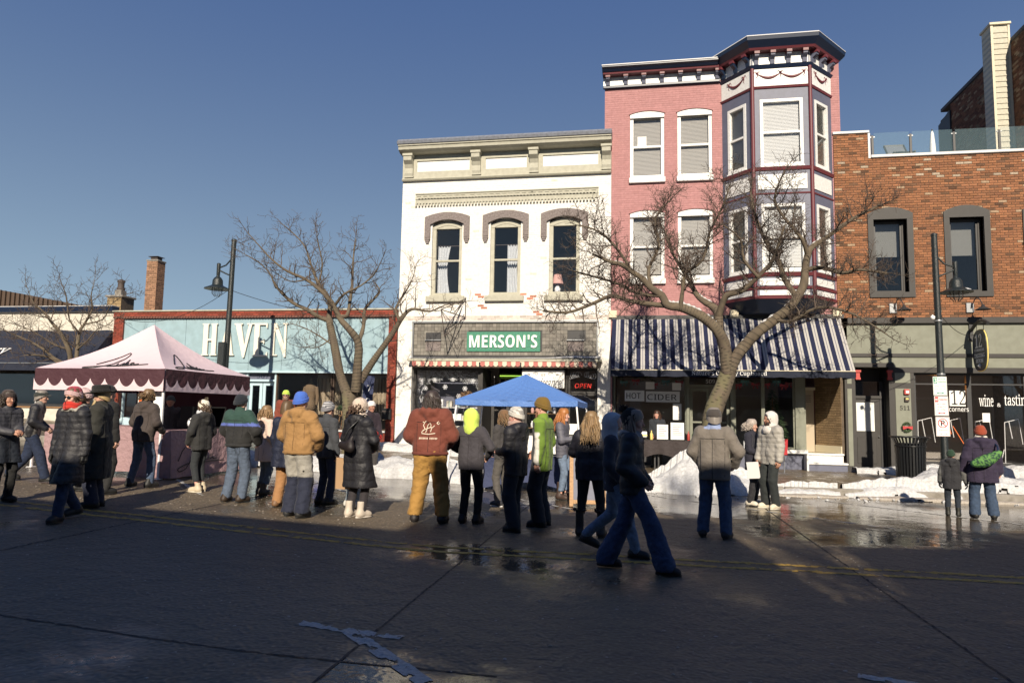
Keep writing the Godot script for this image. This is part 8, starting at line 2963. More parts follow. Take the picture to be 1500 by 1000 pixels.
	if d.has("print"):
		var pm := MB.new()
		for l in [[[-0.08, -0.02], [-0.03, 0.0], [0.02, 0.02], [0.06, 0.02], [0.09, 0.05]], [[-0.05, 0.0], [-0.075, 0.05], [-0.06, 0.085], [-0.085, 0.10]], [[-0.06, 0.085], [-0.035, 0.11]], [[-0.02, 0.01], [-0.01, 0.05], [0.01, 0.07]], [[0.03, 0.02], [0.035, 0.06], [0.02, 0.085]], [[-0.06, -0.01], [-0.10, -0.05]], [[-0.02, 0.0], [-0.04, -0.05]], [[0.05, 0.02], [0.03, -0.04]], [[0.12, 0.085], [0.14, 0.105], [0.16, 0.085], [0.14, 0.065], [0.12, 0.085]], [[-0.10, -0.065], [0.0, -0.075], [0.10, -0.06]]]:
			var pts := PackedVector3Array()
			var prr := PackedFloat32Array()
			for q in l:
				var x: float = -q[0] * 0.95
				var y: float = 1.25 + q[1] * 0.95
				pts.append(Vector3(x, y, cf.depth_at(x, y, true) - 0.004))
				prr.append(0.007)
			pm.tube(pts, prr, 5)
		for q in 14:
			if q == 7:
				continue
			var x := 0.125 - q * 0.0185
			var zb := cf.depth_at(x, 1.115, true) - 0.004
			pm.beam(Vector3(x, 1.125 - (0.022 if q % 3 else 0.028) * 0.5, zb), Vector3(x - 0.004, 1.125 + 0.012, zb), 0.010, 0.004)
		pm.col = Color.WHITE
		part(pm, "print", M.pale_print, coat)
	var hm := MB.new()
	var hat: Dictionary = d.get("hat", {})
	if hat.has("kind"):
		hm.col = hat.tone
		var tone = hat.get("fn", null)
		var tilt := ht * Transform3D(Basis(Vector3(1, 0, 0), hat.get("tilt", 0.0)), Vector3(0, hat.get("up", 0.0), 0))
		match hat.kind:
			"beanie":
				dome(hm, tilt, 0.101, 0.118, hat.get("top", 0.155), func(a: float): return 0.030 + 0.012 * cos(a) - 0.022 * (1 - cos(a)), 0.012, 30, 0.03, tone)
				hm.col = hat.get("cuff", hat.tone)
				for q in 4:
					var cp := PackedVector3Array()
					var cr := PackedFloat32Array()
					for k in 33:
						var a := TAU * k / 32
						cp.append(tilt * Vector3(sin(a) * 0.0985, 0.034 + 0.013 * q + 0.012 * cos(a) - 0.022 * (1 - cos(a)), cos(a) * 0.1155 - 0.012))
						cr.append(0.0105)
					hm.tube(cp, cr, 6, false)
				if hat.has("pom"):
					fluff(hm, tilt * Vector3(0, 0.185, -0.03), hat.get("pomr", 0.045), 260, hat.pom, rg)
			"fur":
				dome(hm, tilt, 0.122, 0.135, 0.165, func(a: float): return 0.01 - 0.03 * (1 - cos(a)), 0.01, 11, 0.12, tone)
				for k in 700:
					var a := rg.randf() * TAU
					var v := rg.randf()
					var p := Vector3(sin(a) * 0.118 * cos(v * 1.5), 0.0 + 0.16 * sin(v * 1.5) - 0.03 * (1 - cos(a)) * (1 - v), cos(a) * 0.13 * cos(v * 1.5) - 0.012)
					hm.col = hat.tone * rg.randf_range(0.55, 1.25)
					hm.tube(PackedVector3Array([tilt * p, tilt * (p * 1.13)]), PackedFloat32Array([0.012, 0.004]), 3, false)
			"cap":
				dome(hm, tilt, 0.105, 0.128, 0.125, func(a: float): return 0.045 - 0.018 * (1 - cos(a)), 0.0, 8, 0.02, tone)
				hm.grid(14, 4, func(u: float, v: float):
					var a := lerpf(-0.95, 0.95, u)
					return tilt * Vector3(sin(a) * (0.10 + 0.012 * v), 0.055 - 0.02 * v - 0.012 * absf(sin(a)), cos(a) * (0.110 + 0.062 * v * cos(a))), Vector3.UP)
			"brim":
				hm.lathe([Vector2(0.20, 0.040), Vector2(0.205, 0.048), Vector2(0.12, 0.045), Vector2(0.112, 0.055), Vector2(0.110, 0.13), Vector2(0.095, 0.155), Vector2(0.04, 0.15), Vector2(0.001, 0.148)], Vector3.ZERO, 28)
				var v1 := hm.v.size()
				for q in v1:
					hm.v[q].z *= 1.14
					hm.v[q] = tilt * hm.v[q]
					hm.n[q] = tilt.basis * hm.n[q]
				hm.col = Color(0.004, 0.004, 0.005)
				var hp := PackedVector3Array()
				var hr := PackedFloat32Array()
				for k in 29:
					var a := TAU * k / 28
					hp.append(tilt * Vector3(sin(a) * 0.111, 0.066, cos(a) * 0.127))
					hr.append(0.013)
				hm.tube(hp, hr, 6, false)
			"hood":
				var hf := Field.new(Vector3(-0.2, 1.36, -0.26 + lean), Vector3(0.2, 1.86, 0.26 + lean), 0.0165)
				hf.cap(head + Vector3(0, 0.03, -0.03), head + Vector3(0, 0.02, 0.02), 0.118, 0.112, 0.04)
				hf.cap(head + Vector3(0, 0.03, -0.05), neck + Vector3(0, 0.0, -0.03), 0.11, 0.115, 0.05)
				hf.cap(neck, neck + Vector3(0, -0.05, 0.02), 0.11, 0.13, 0.04)
				var fwd := hb * Vector3(0, 0, 1)
				hf.shape(func(p: Vector3, e: float):
					var q := p - head - Vector3(0, -0.005, 0)
					var along := q.dot(fwd)
					var off := (q - fwd * along)
					off.y *= 0.75
					if along > 0:
						e = maxf(e, 0.088 - off.length())
					return e + 0.012 * cloth_noise.get_noise_3d(p.x * 70, p.y * 70, p.z * 70))
				hf.net(hm, hat.tone)
		part(hm, "hood" if hat.kind == "hood" else "hat", M.knit, th)
	if d.has("hair"):
		var hr: Dictionary = d.hair
		var xm := MB.new()
		xm.col = hr.tone
		if hr.get("cap", true):
			dome(xm, ht, 0.103, 0.117, 0.148, func(a: float): return 0.045 - 0.065 * (1 - cos(a)), 0.012, 40, 0.03, null, 0.48)
		var ln: float = hr.get("len", 0.0)
		for k in hr.get("n", 110):
			if ln <= 0:
				break
			var a: float = PI + rg.randf_range(-1.0, 1.0) * hr.get("spread", 2.3)
			var st := Vector3(sin(a) * 0.088, rg.randf_range(-0.02, 0.08), cos(a) * 0.10 - 0.01)
			var pts := PackedVector3Array()
			var rr := PackedFloat32Array()
			var l := ln * rg.randf_range(0.75, 1.08)
			var ph := rg.randf() * 6.0
			for q in 8:
				var u := q / 7.0
				var outw: float = 1.0 + hr.get("puff", 0.35) * sin(minf(u * 2.2, 1.57)) + 0.10 * u
				var p := Vector3(st.x * outw + 0.012 * sin(u * 8 + ph), st.y - l * u, st.z * outw - hr.get("back", 0.05) * u + 0.012 * cos(u * 7 + ph))
				pts.append(ht * p)
				rr.append(lerpf(0.0125, 0.005, u))
			xm.col = hr.tone * rg.randf_range(0.6, 1.35)
			xm.tube(pts, rr, 4, false)
		part(xm, "hair", M.hair, th)
	if d.has("beard"):
		var bm := MB.new()
		for k in 170:
			var a := rg.randf_range(-1.25, 1.25)
			var st := Vector3(sin(a) * 0.062, rg.randf_range(-0.11, -0.055), 0.03 + cos(a) * 0.052)
			var l: float = d.beard.len * rg.randf_range(0.7, 1.1) * (0.55 + 0.45 * cos(a))
			bm.col = d.beard.tone * rg.randf_range(0.6, 1.3)
			bm.tube(PackedVector3Array([ht * st, ht * (st + Vector3(sin(a) * 0.02, -l * 0.5, 0.03 * minf(1, l * 6))), ht * (st + Vector3(sin(a) * 0.03 * rg.randf(), -l, 0.025 * minf(1, l * 6)))]), PackedFloat32Array([0.009, 0.009, 0.004]), 4, false)
		part(bm, "beard", M.hair, th)
	if d.has("scarf"):
		var sm := MB.new()
		sm.col = d.scarf
		for e in 2:
			var pts := PackedVector3Array()
			var rr := PackedFloat32Array()
			for k in 25:
				var a := TAU * k / 24
				pts.append(neck + Vector3(sin(a) * 0.082, 0.02 + 0.04 * e + 0.01 * sin(a * 3 + e), cos(a) * 0.085 + 0.012))
				rr.append(0.036)
			sm.tube(pts, rr, 8, false)
		part(sm, "scarf", M.knit, th)
	if d.get("glasses", false):
		var gm := MB.new()
		for s in [-1.0, 1.0]:
			gm.lathe([Vector2(0.0, -0.004), Vector2(0.026, -0.004), Vector2(0.027, 0.0), Vector2(0.026, 0.004), Vector2(0.0, 0.004)], ht * Vector3(s * 0.033, 0.0, 0.100), 12, ht.basis * Basis(Vector3(1, 0, 0), PI / 2) * Basis.from_scale(Vector3(1, 1, 0.85)))
			gm.tube(PackedVector3Array([ht * Vector3(s * 0.055, 0.006, 0.096), ht * Vector3(s * 0.088, 0.008, 0.0)]), PackedFloat32Array([0.004, 0.004]), 4)
		gm.tube(PackedVector3Array([ht * Vector3(-0.012, 0.006, 0.104), ht * Vector3(0.012, 0.006, 0.104)]), PackedFloat32Array([0.004, 0.004]), 4)
		part(gm, "sunglasses", M.black_metal, th)
	for ch in th.get_children():
		if not String(ch.name).begins_with(bo.get("name", "boot")):
			ch.scale = Vector3.ONE * S
	return th

func seam(mb: MB, f: Field, l: Array, back: bool) -> void:
	var pts := PackedVector3Array()
	var rr := PackedFloat32Array()
	for k in l.size() - 1:
		var n := maxi(2, int(Vector2(l[k][0], l[k][1]).distance_to(Vector2(l[k + 1][0], l[k + 1][1])) / 0.04))
		for e in n + 1:
			var x := lerpf(l[k][0], l[k + 1][0], float(e) / n)
			var y := lerpf(l[k][1], l[k + 1][1], float(e) / n)
			var z := f.depth_at(x, y, back)
			if z != 0.0:
				pts.append(Vector3(x, y, z))
				rr.append(0.0045)
	if pts.size() > 2:
		mb.tube(pts, rr, 4, false)

func _sole() -> PackedVector2Array:
	var p := PackedVector2Array()
	for k in 20:
		var a := TAU * k / 20
		p.append(Vector2(sin(a) * (0.047 + 0.006 * cos(a)), 0.045 + cos(a) * 0.145))
	return p

func blocks(top: Color, band: Color, low: Color, y1: float, y2: float) -> Callable:
	return func(p: Vector3): return top if p.y > y1 else (band if p.y > y2 else low)

func make_people() -> void:
	cloth_noise.seed = 12
	cloth_noise.frequency = 0.1
	cloth_noise.fractal_octaves = 3
	make_head()
	for s in [-1.0, 1.0]:
		hand_mb[s] = make_hand(s)
	var black := Color(0.012, 0.012, 0.015)
	var soft_black := Color(0.022, 0.021, 0.022)
	var navy := Color(0.012, 0.017, 0.038)
	var jeans := Color(0.085, 0.125, 0.21)
	var dark_jeans := Color(0.030, 0.050, 0.105)
	var pale_jeans := Color(0.17, 0.235, 0.34)
	var pockets := [[-0.20, 0.93, 0.14], [0.20, 0.93, 0.14]]
	var phone := [[-0.07, 1.12, 0.27], [0.07, 1.12, 0.27]]
	var low_front := [[-0.10, 0.98, 0.22], [0.10, 0.98, 0.22]]
	var half := [[-0.75, 0, -0.75], [0.75, 0, -0.75]]
	var out := [[-0.8, 0, -0.6], [0.8, 0, -0.6]]
	person("person in brown knit hat and grey-black puffer coat holding a cup in both hands", {"at": [-8.60, 13.40], "h": 1.52, "face": 1.35, "hands": [[-0.06, 1.10, 0.30], [0.06, 1.10, 0.30]], "coat": {"hem": 0.62, "quilt": 0.006, "pitch": 0.06, "mat": "puffer", "tone": blocks(Color(0.05, 0.05, 0.055), Color(0.012, 0.016, 0.026), Color(0.012, 0.016, 0.026), 1.02, 0.9)}, "legs": {"tone": black}, "hat": {"kind": "beanie", "tone": Color(0.055, 0.042, 0.036)}, "hair": {"tone": Color(0.03, 0.02, 0.015), "len": 0.14}, "skin": Color(0.42, 0.22, 0.15)})
	person("person in grey quilted waistcoat over dark sleeves striding beside the pink tent", {"at": [-9.9, 11.6], "h": 1.50, "face": 2.1, "lean": 0.10, "bulk": 0.02, "feet": [[-0.12, 0.30, 0.0], [0.12, -0.34, 0.09]], "hands": [[-0.22, 1.02, 0.28], [0.22, 1.02, 0.22]], "coat": {"hem": 0.86, "quilt": 0.004, "mat": "puffer", "tone": func(p: Vector3): return Color(0.012, 0.014, 0.018) if absf(p.x) > 0.20 or p.z > 0.17 else Color(0.15, 0.145, 0.135)}, "legs": {"tone": Color(0.018, 0.03, 0.07), "denim": true, "r": [0.105, 0.09, 0.085]}, "shoes": {"h": 0.16}, "hat": {"kind": "cap", "tone": Color(0.03, 0.035, 0.03)}, "hair": {"tone": Color(0.2, 0.18, 0.16)}})
	person("woman in long black quilted coat, red and white bobble-knit hat, sunglasses and red scarf", {"at": [-7.02, 14.0], "h": 1.64, "face": -0.12, "look": -0.05, "feet": [[-0.10, -0.24, 0.05], [0.09, 0.20, 0.0]], "hands": [[-0.27, 0.80, 0.05], [0.25, 0.80, 0.0]], "gloves": black, "coat": {"name": "coat", "hem": 0.50, "flare": 0.02, "quilt": 0.008, "pitch": 0.075, "mat": "puffer", "hood": "down", "tone": func(p: Vector3): return Color(0.30, 0.29, 0.25) if p.y > 1.45 and absf(p.x) < 0.13 else Color(0.017, 0.018, 0.023)}, "legs": {"tone": dark_jeans, "denim": true}, "shoes": {"h": 0.12}, "hat": {"kind": "beanie", "tone": Color(0.36, 0.05, 0.075), "cuff": Color(0.55, 0.38, 0.38), "fn": func(p: Vector3): return Color(0.55, 0.42, 0.42) if p.y < 0.085 and int((p.y + 1.0) * 55 + sin(atan2(p.x, p.z) * 12)) % 2 == 0 else Color(0.36, 0.05, 0.075)}, "scarf": Color(0.52, 0.035, 0.02), "glasses": true, "hair": {"tone": Color(0.10, 0.06, 0.035), "len": 0.10, "n": 50, "puff": 0.05}, "skin": Color(0.60, 0.36, 0.28)})
	person("man in black brimmed hat and long dark coat with a long blond beard", {"at": [-7.42, 13.05], "h": 1.66, "face": -1.2, "bulk": 0.045, "hands": [[-0.26, 0.80, 0.04], [0.26, 0.82, 0.05]], "gloves": Color(0.018, 0.018, 0.02), "coat": {"name": "coat", "hem": 0.42, "flare": 0.03, "tone": Color(0.020, 0.021, 0.019), "wrinkle": 0.02}, "legs": {"tone": navy, "r": [0.11, 0.095, 0.095]}, "shoes": {"h": 0.14}, "hat": {"kind": "brim", "tone": Color(0.008, 0.009, 0.011), "up": 0.01, "tilt": 0.1}, "beard": {"len": 0.30, "tone": Color(0.40, 0.29, 0.13)}, "hair": {"tone": Color(0.35, 0.25, 0.12)}})
	person("person in black hooded jacket and black knit cap behind the bearded man", {"at": [-8.2, 12.0], "h": 1.66, "face": 2.8, "bulk": 0.03, "coat": {"hem": 0.76, "tone": black, "hood": "down"}, "legs": {"tone": black}, "hat": {"kind": "beanie", "tone": Color(0.014, 0.014, 0.018)}})
	person("person in pale pink furry hat and black coat beside the bearded man", {"at": [-8.72, 11.9], "h": 1.57, "face": 2.3, "coat": {"hem": 0.7, "tone": Color(0.025, 0.025, 0.028), "hood": "down"}, "legs": {"tone": black}, "hat": {"kind": "fur", "tone": Color(0.55, 0.40, 0.40)}})
	person("man in brown-grey work jacket and blue jeans at the tent counter", {"at": [-8.28, 11.02], "h": 1.64, "face": 2.95, "bulk": 0.03, "lean": 0.05, "feet": [[-0.17, 0.05, 0.0], [0.20, -0.05, 0.0]], "hands": [[-0.22, 1.0, 0.22], [0.22, 1.0, 0.22]], "coat": {"hem": 0.82, "tone": Color(0.052, 0.042, 0.036), "hood": "down", "wrinkle": 0.018}, "legs": {"tone": jeans, "denim": true}, "shoes": {"h": 0.12}, "hair": {"tone": Color(0.16, 0.10, 0.05), "len": 0.06, "n": 60}})
	person("seller in mustard yellow coat inside the pink tent", {"at": [-9.9, 8.9], "h": 1.40, "face": 0.4, "coat": {"hem": 0.6, "tone": Color(0.55, 0.26, 0.02)}, "legs": {"tone": black}, "hat": {"kind": "hood", "tone": Color(0.20, 0.18, 0.10)}})
	person("seller in slate blue knit cap inside the pink tent", {"at": [-9.55, 8.6], "h": 1.50, "face": 0.5, "coat": {"hem": 0.7, "tone": Color(0.06, 0.075, 0.10)}, "legs": {"tone": black}, "hat": {"kind": "beanie", "tone": Color(0.085, 0.14, 0.17)}})
	person("woman in cream bobble hat, black jacket and leggings facing the lettered counter", {"at": [-7.27, 10.9], "h": 1.52, "face": -1.75, "bulk": 0.012, "feet": [[-0.09, 0.02, 0], [0.09, -0.03, 0]], "hands": pockets, "poles": out, "coat": {"hem": 0.80, "flare": 0.01, "tone": soft_black, "hood": "down", "sleeve": 0.006}, "legs": {"name": "leggings", "tone": Color(0.020, 0.025, 0.028), "r": [0.095, 0.068, 0.055], "to": 0.8, "hem": 0.20, "wrinkle": 0.004}, "shoes": {"h": 0.14, "tone": Color(0.50, 0.42, 0.30), "sole": Color(0.6, 0.55, 0.45)}, "hat": {"kind": "beanie", "tone": Color(0.66, 0.62, 0.52), "pom": Color(0.25, 0.21, 0.15), "pomr": 0.034, "tilt": -0.25}, "scarf": Color(0.65, 0.66, 0.70), "skin": Color(0.55, 0.30, 0.24), "hair": {"tone": Color(0.08, 0.05, 0.03), "len": 0.10, "n": 60, "puff": 0.05}})
	person("man in green-yoked black jacket with blue stripe and blue jeans", {"at": [-6.24, 11.5], "h": 1.66, "face": 2.95, "bulk": 0.035, "wide": 1.08, "feet": [[-0.12, 0.0, 0], [0.13, -0.08, 0]], "hands": [[-0.24, 0.98, 0.20], [0.24, 0.98, 0.20]], "poles": out, "coat": {"hem": 0.90, "sleeve": 0.015, "tone": blocks(Color(0.020, 0.055, 0.045), Color(0.10, 0.14, 0.42), Color(0.018, 0.017, 0.018), 1.30, 1.245), "waist": Color(0.016, 0.016, 0.017)}, "legs": {"tone": Color(0.10, 0.135, 0.20), "denim": true, "r": [0.105, 0.086, 0.080]}, "shoes": {"h": 0.10, "tone": Color(0.035, 0.022, 0.014)}, "hat": {"kind": "beanie", "tone": Color(0.012, 0.018, 0.024)}})
	person("woman in cream hooded coat with a brown bob and grey-blue jeans", {"at": [-6.32, 10.55], "h": 1.50, "face": 2.6, "feet": [[-0.10, -0.02, 0], [0.11, 0.02, 0]], "hands": pockets, "coat": {"name": "coat", "hem": 0.66, "flare": 0.025, "tone": Color(0.58, 0.44, 0.37), "hood": "down"}, "legs": {"tone": Color(0.10, 0.14, 0.19), "denim": true, "hem": 0.2, "to": 0.8}, "shoes": {"h": 0.20, "tone": Color(0.03, 0.025, 0.022), "flare": 0.01}, "hair": {"tone": Color(0.21, 0.13, 0.065), "len": 0.17, "n": 130, "puff": 0.5, "back": 0.0}})
	person("man in lime knit cap, sunglasses and rust jacket before the blue doors", {"at": [-9.1, 4.6], "lift": 0.15, "h": 1.62, "face": 0.25, "bulk": 0.02, "coat": {"hem": 0.78, "tone": Color(0.18, 0.042, 0.022), "collar": 0.06}, "legs": {"tone": black}, "hat": {"kind": "beanie", "tone": Color(0.52, 0.78, 0.10)}, "glasses": true, "beard": {"len": 0.03, "tone": Color(0.12, 0.07, 0.04)}})
	person("person in padded navy coat and tan trousers beside the tan work jacket", {"at": [-5.42, 11.55], "h": 1.62, "face": 2.9, "coat": {"name": "coat", "hem": 0.66, "flare": 0.03, "quilt": 0.006, "pitch": 0.11, "mat": "puffer", "tone": navy}, "legs": {"tone": Color(0.30, 0.155, 0.065), "r": [0.10, 0.085, 0.085]}, "shoes": {"tone": Color(0.16, 0.085, 0.04)}, "hair": {"tone": Color(0.1, 0.06, 0.03)}})
	person("man in tan duck work jacket, royal blue knit cap and two-tone snow trousers", {"at": [-4.87, 12.2], "h": 1.76, "face": 2.95, "bulk": 0.04, "wide": 1.05, "feet": [[-0.13, -0.04, 0], [0.12, 0.0, 0]], "hands": [[-0.20, 0.98, 0.20], [0.20, 0.98, 0.20]], "poles": out, "coat": {"hem": 0.88, "sleeve": 0.014, "tone": Color(0.30, 0.165, 0.060), "hood": "down", "wrinkle": 0.020, "waist": Color(0.24, 0.13, 0.045)}, "legs": {"tone": func(p: Vector3): return Color(0.30, 0.285, 0.25) if p.y > 0.56 else navy, "r": [0.115, 0.105, 0.105], "wrinkle": 0.02}, "shoes": {"h": 0.08, "tone": Color(0.02, 0.02, 0.022)}, "hat": {"kind": "beanie", "tone": Color(0.055, 0.14, 0.52), "top": 0.165}})
	person("man in dark grey jacket and striped knit cap behind the tan work jacket", {"at": [-5.02, 10.95], "h": 1.64, "face": 2.7, "coat": {"hem": 0.80, "tone": Color(0.045, 0.048, 0.055)}, "legs": {"tone": dark_jeans, "denim": true}, "hat": {"kind": "beanie", "tone": Color(0.2, 0.2, 0.22), "fn": func(p: Vector3): return Color(0.04, 0.045, 0.06) if int((p.y + 1.0) * 60) % 2 == 0 else Color(0.45, 0.45, 0.46)}})
	person("small child in bright blue jacket and dark cap on the pavement", {"at": [-8.87, 2.9], "lift": 0.15, "h": 0.92, "face": 2.7, "lean": 0.12, "feet": [[-0.1, 0.16, 0], [0.1, -0.18, 0.08]], "coat": {"hem": 0.80, "tone": Color(0.07, 0.095, 0.45), "hood": "down"}, "legs": {"tone": Color(0.06, 0.06, 0.065)}, "shoes": {"tone": Color(0.1, 0.3, 0.2), "sole": Color(0.6, 0.6, 0.6)}, "hat": {"kind": "beanie", "tone": Color(0.05, 0.055, 0.06)}})
	person("woman in long black padded coat, mottled cream fur hat and pale boots", {"at": [-4.15, 11.75], "h": 1.72, "face": 2.75, "feet": [[-0.11, 0.02, 0], [0.10, -0.02, 0]], "hands": [[-0.12, 1.03, 0.24], [0.22, 1.0, 0.22]], "poles": out, "bulk": 0.02, "coat": {"name": "coat", "hem": 0.44, "flare": 0.022, "quilt": 0.009, "pitch": 0.135, "mat": "puffer", "hood": "down", "tone": Color(0.014, 0.014, 0.017)}, "legs": {"name": "leggings", "tone": Color(0.024, 0.022, 0.024), "r": [0.09, 0.068, 0.058], "wrinkle": 0.004}, "shoes": {"h": 0.20, "r": 0.055, "tone": Color(0.48, 0.42, 0.35), "sole": Color(0.55, 0.5, 0.44)}, "hat": {"kind": "fur", "tone": Color(0.56, 0.46, 0.38)}, "scarf": Color(0.6, 0.5, 0.42), "hair": {"tone": Color(0.1, 0.06, 0.04), "len": 0.08, "n": 40}})
	person("person in pale jeans and white trainers behind the long black padded coat", {"at": [-4.55, 10.9], "h": 1.62, "face": 2.6, "coat": {"hem": 0.78, "tone": Color(0.05, 0.045, 0.045)}, "legs": {"tone": Color(0.36, 0.44, 0.52), "denim": true}, "shoes": {"h": 0.07, "tone": Color(0.55, 0.53, 0.5)}, "hair": {"tone": Color(0.05, 0.03, 0.02), "len": 0.1}})
	person("person in white knit hat and dark coat with red gloves by the tree", {"at": [-6.06, 6.4], "h": 1.66, "face": 0.9, "hands": [[-0.1, 1.05, 0.26], [0.15, 0.95, 0.24]], "gloves": Color(0.30, 0.02, 0.02), "coat": {"hem": 0.6, "tone": Color(0.02, 0.014, 0.02)}, "legs": {"tone": Color(0.05, 0.045, 0.045)}, "shoes": {"tone": Color(0.3, 0.2, 0.14)}, "hat": {"kind": "beanie", "tone": Color(0.72, 0.68, 0.66)}, "skin": Color(0.34, 0.17, 0.12)})
	person("tall man in rust red hoodie with a pale back print and ochre trousers", {"at": [-3.08, 11.6], "h": 1.92, "face": PI + 0.04, "bulk": 0.045, "wide": 1.04, "feet": [[-0.19, 0.0, 0], [0.19, 0.0, 0]], "hands": [[-0.16, 1.02, 0.22], [0.16, 1.02, 0.22]], "poles": half, "print": true, "coat": {"name": "hoodie", "hem": 0.89, "sleeve": 0.022, "tone": Color(0.155, 0.042, 0.026), "hood": "down", "wrinkle": 0.014, "waist": Color(0.13, 0.034, 0.021)}, "legs": {"tone": Color(0.34, 0.185, 0.045), "r": [0.125, 0.108, 0.100], "wrinkle": 0.02, "hem": 0.09}, "shoes": {"h": 0.12, "tone": Color(0.02, 0.018, 0.017)}, "hair": {"tone": Color(0.045, 0.035, 0.030), "len": 0.15, "n": 150, "puff": 0.3, "back": 0.0}})
	person("youth in charcoal jacket over a lime green hood and slim black trousers", {"at": [-2.52, 11.35], "h": 1.68, "face": 2.95, "bulk": 0.012, "feet": [[-0.12, 0.0, 0], [0.10, -0.05, 0]], "hands": [[-0.20, 1.02, 0.20], [0.18, 1.04, 0.22]], "poles": out, "coat": {"hem": 0.82, "tone": Color(0.045, 0.043, 0.048), "collar": 0.06}, "legs": {"tone": black, "r": [0.098, 0.072, 0.060]}, "shoes": {"h": 0.10}, "hat": {"kind": "hood", "tone": Color(0.62, 0.80, 0.13)}})
	person("woman in brown knit cap and dark grey jacket under the blue canopy", {"at": [-2.42, 9.3], "h": 1.68, "face": -2.2, "hands": low_front, "coat": {"hem": 0.86, "tone": Color(0.050, 0.046, 0.046)}, "legs": {"tone": Color(0.085, 0.075, 0.068), "r": [0.095, 0.075, 0.065]}, "shoes": {"h": 0.07, "tone": Color(0.03, 0.03, 0.035), "sole": Color(0.6, 0.6, 0.6)}, "hat": {"kind": "beanie", "tone": Color(0.17, 0.095, 0.05)}, "hair": {"tone": Color(0.16, 0.10, 0.05), "len": 0.16}})
	person("woman in white striped knit cap and black jacket with her arms folded in front", {"at": [-1.75, 11.85], "h": 1.72, "face": -2.0, "look": 0.1, "bulk": 0.02, "feet": [[-0.12, 0.1, 0], [0.11, -0.06, 0]], "hands": phone, "coat": {"hem": 0.78, "tone": Color(0.014, 0.015, 0.018), "collar": 0.03, "hood": "down", "mat": "puffer", "quilt": 0.004}, "legs": {"tone": Color(0.010, 0.013, 0.022), "r": [0.11, 0.1, 0.1]}, "shoes": {"h": 0.12}, "scarf": Color(0.40, 0.27, 0.22), "skin": Color(0.55, 0.30, 0.24), "hat": {"kind": "beanie", "tone": Color(0.55, 0.53, 0.48), "fn": func(p: Vector3): return Color(0.30, 0.29, 0.27) if int((p.y + 1.0) * 85) % 2 == 0 else Color(0.62, 0.60, 0.55)}})
	person("man in olive knit cap, sunglasses and green, white and grey ski jacket", {"at": [-1.45, 11.3], "h": 1.86, "face": -1.75, "bulk": 0.02, "hands": [[-0.2, 1.0, 0.18], [0.24, 0.83, 0.0]], "coat": {"hem": 0.76, "tone": func(p: Vector3): return Color(0.15, 0.24, 0.030) if p.y > 1.43 else (Color(0.055, 0.055, 0.062) if p.z > 0.035 + 0.10 * maxf(0.0, 1.15 - p.y) else (Color(0.62, 0.60, 0.56) if p.z > -0.035 and p.y < 1.30 else Color(0.11, 0.185, 0.022)))}, "legs": {"tone": Color(0.012, 0.016, 0.026), "r": [0.11, 0.1, 0.1]}, "shoes": {"h": 0.1}, "glasses": true, "beard": {"len": 0.045, "tone": Color(0.16, 0.07, 0.03)}, "hat": {"kind": "beanie", "tone": Color(0.16, 0.095, 0.018), "top": 0.165}, "skin": Color(0.55, 0.30, 0.22)})
	person("woman with ginger hair and grey padded jacket holding a takeaway cup", {"at": [-1.52, 7.9], "h": 1.74, "face": 1.35, "hands": [[-0.10, 1.18, 0.28], [0.2, 0.95, 0.15]], "coat": {"hem": 0.80, "quilt": 0.007, "pitch": 0.07, "mat": "puffer", "tone": Color(0.10, 0.10, 0.125)}, "legs": {"tone": pale_jeans, "denim": true, "to": 0.85, "hem": 0.16}, "shoes": {"h": 0.30, "tone": Color(0.05, 0.03, 0.02)}, "hair": {"tone": Color(0.34, 0.13, 0.035), "len": 0.30, "n": 130}, "skin": Color(0.6, 0.34, 0.26)})
	person("blonde woman in navy-black jacket, black leggings and fur-topped boots", {"at": [-0.69, 12.0], "h": 1.68, "face": PI - 0.05, "feet": [[-0.155, 0.0, 0], [0.155, 0.02, 0]], "hands": phone, "poles": out, "bulk": 0.022, "coat": {"hem": 0.79, "flare": 0.008, "tone": Color(0.012, 0.014, 0.021), "hood": "down", "mat": "puffer", "quilt": 0.004, "pitch": 0.12}, "legs": {"name": "leggings", "tone": Color(0.009, 0.009, 0.011), "r": [0.10, 0.07, 0.055], "to": 0.6, "hem": 0.30, "wrinkle": 0.003}, "shoes": {"h": 0.33, "r": 0.058, "tone": Color(0.018, 0.015, 0.014), "fur": true}, "hair": {"tone": Color(0.21, 0.135, 0.065), "len": 0.32, "n": 190, "puff": 0.45, "back": 0.08}})
	person("person in grey cap and pale jeans walking behind the woman with the bobble hat", {"at": [-0.34, 13.2], "h": 1.66, "face": 1.45, "feet": [[-0.1, 0.30, 0], [0.1, -0.36, 0.14]], "hands": pockets, "coat": {"hem": 0.80, "tone": Color(0.03, 0.035, 0.05)}, "legs": {"tone": pale_jeans, "denim": true}, "hat": {"kind": "hood", "tone": Color(0.42, 0.44, 0.48)}})
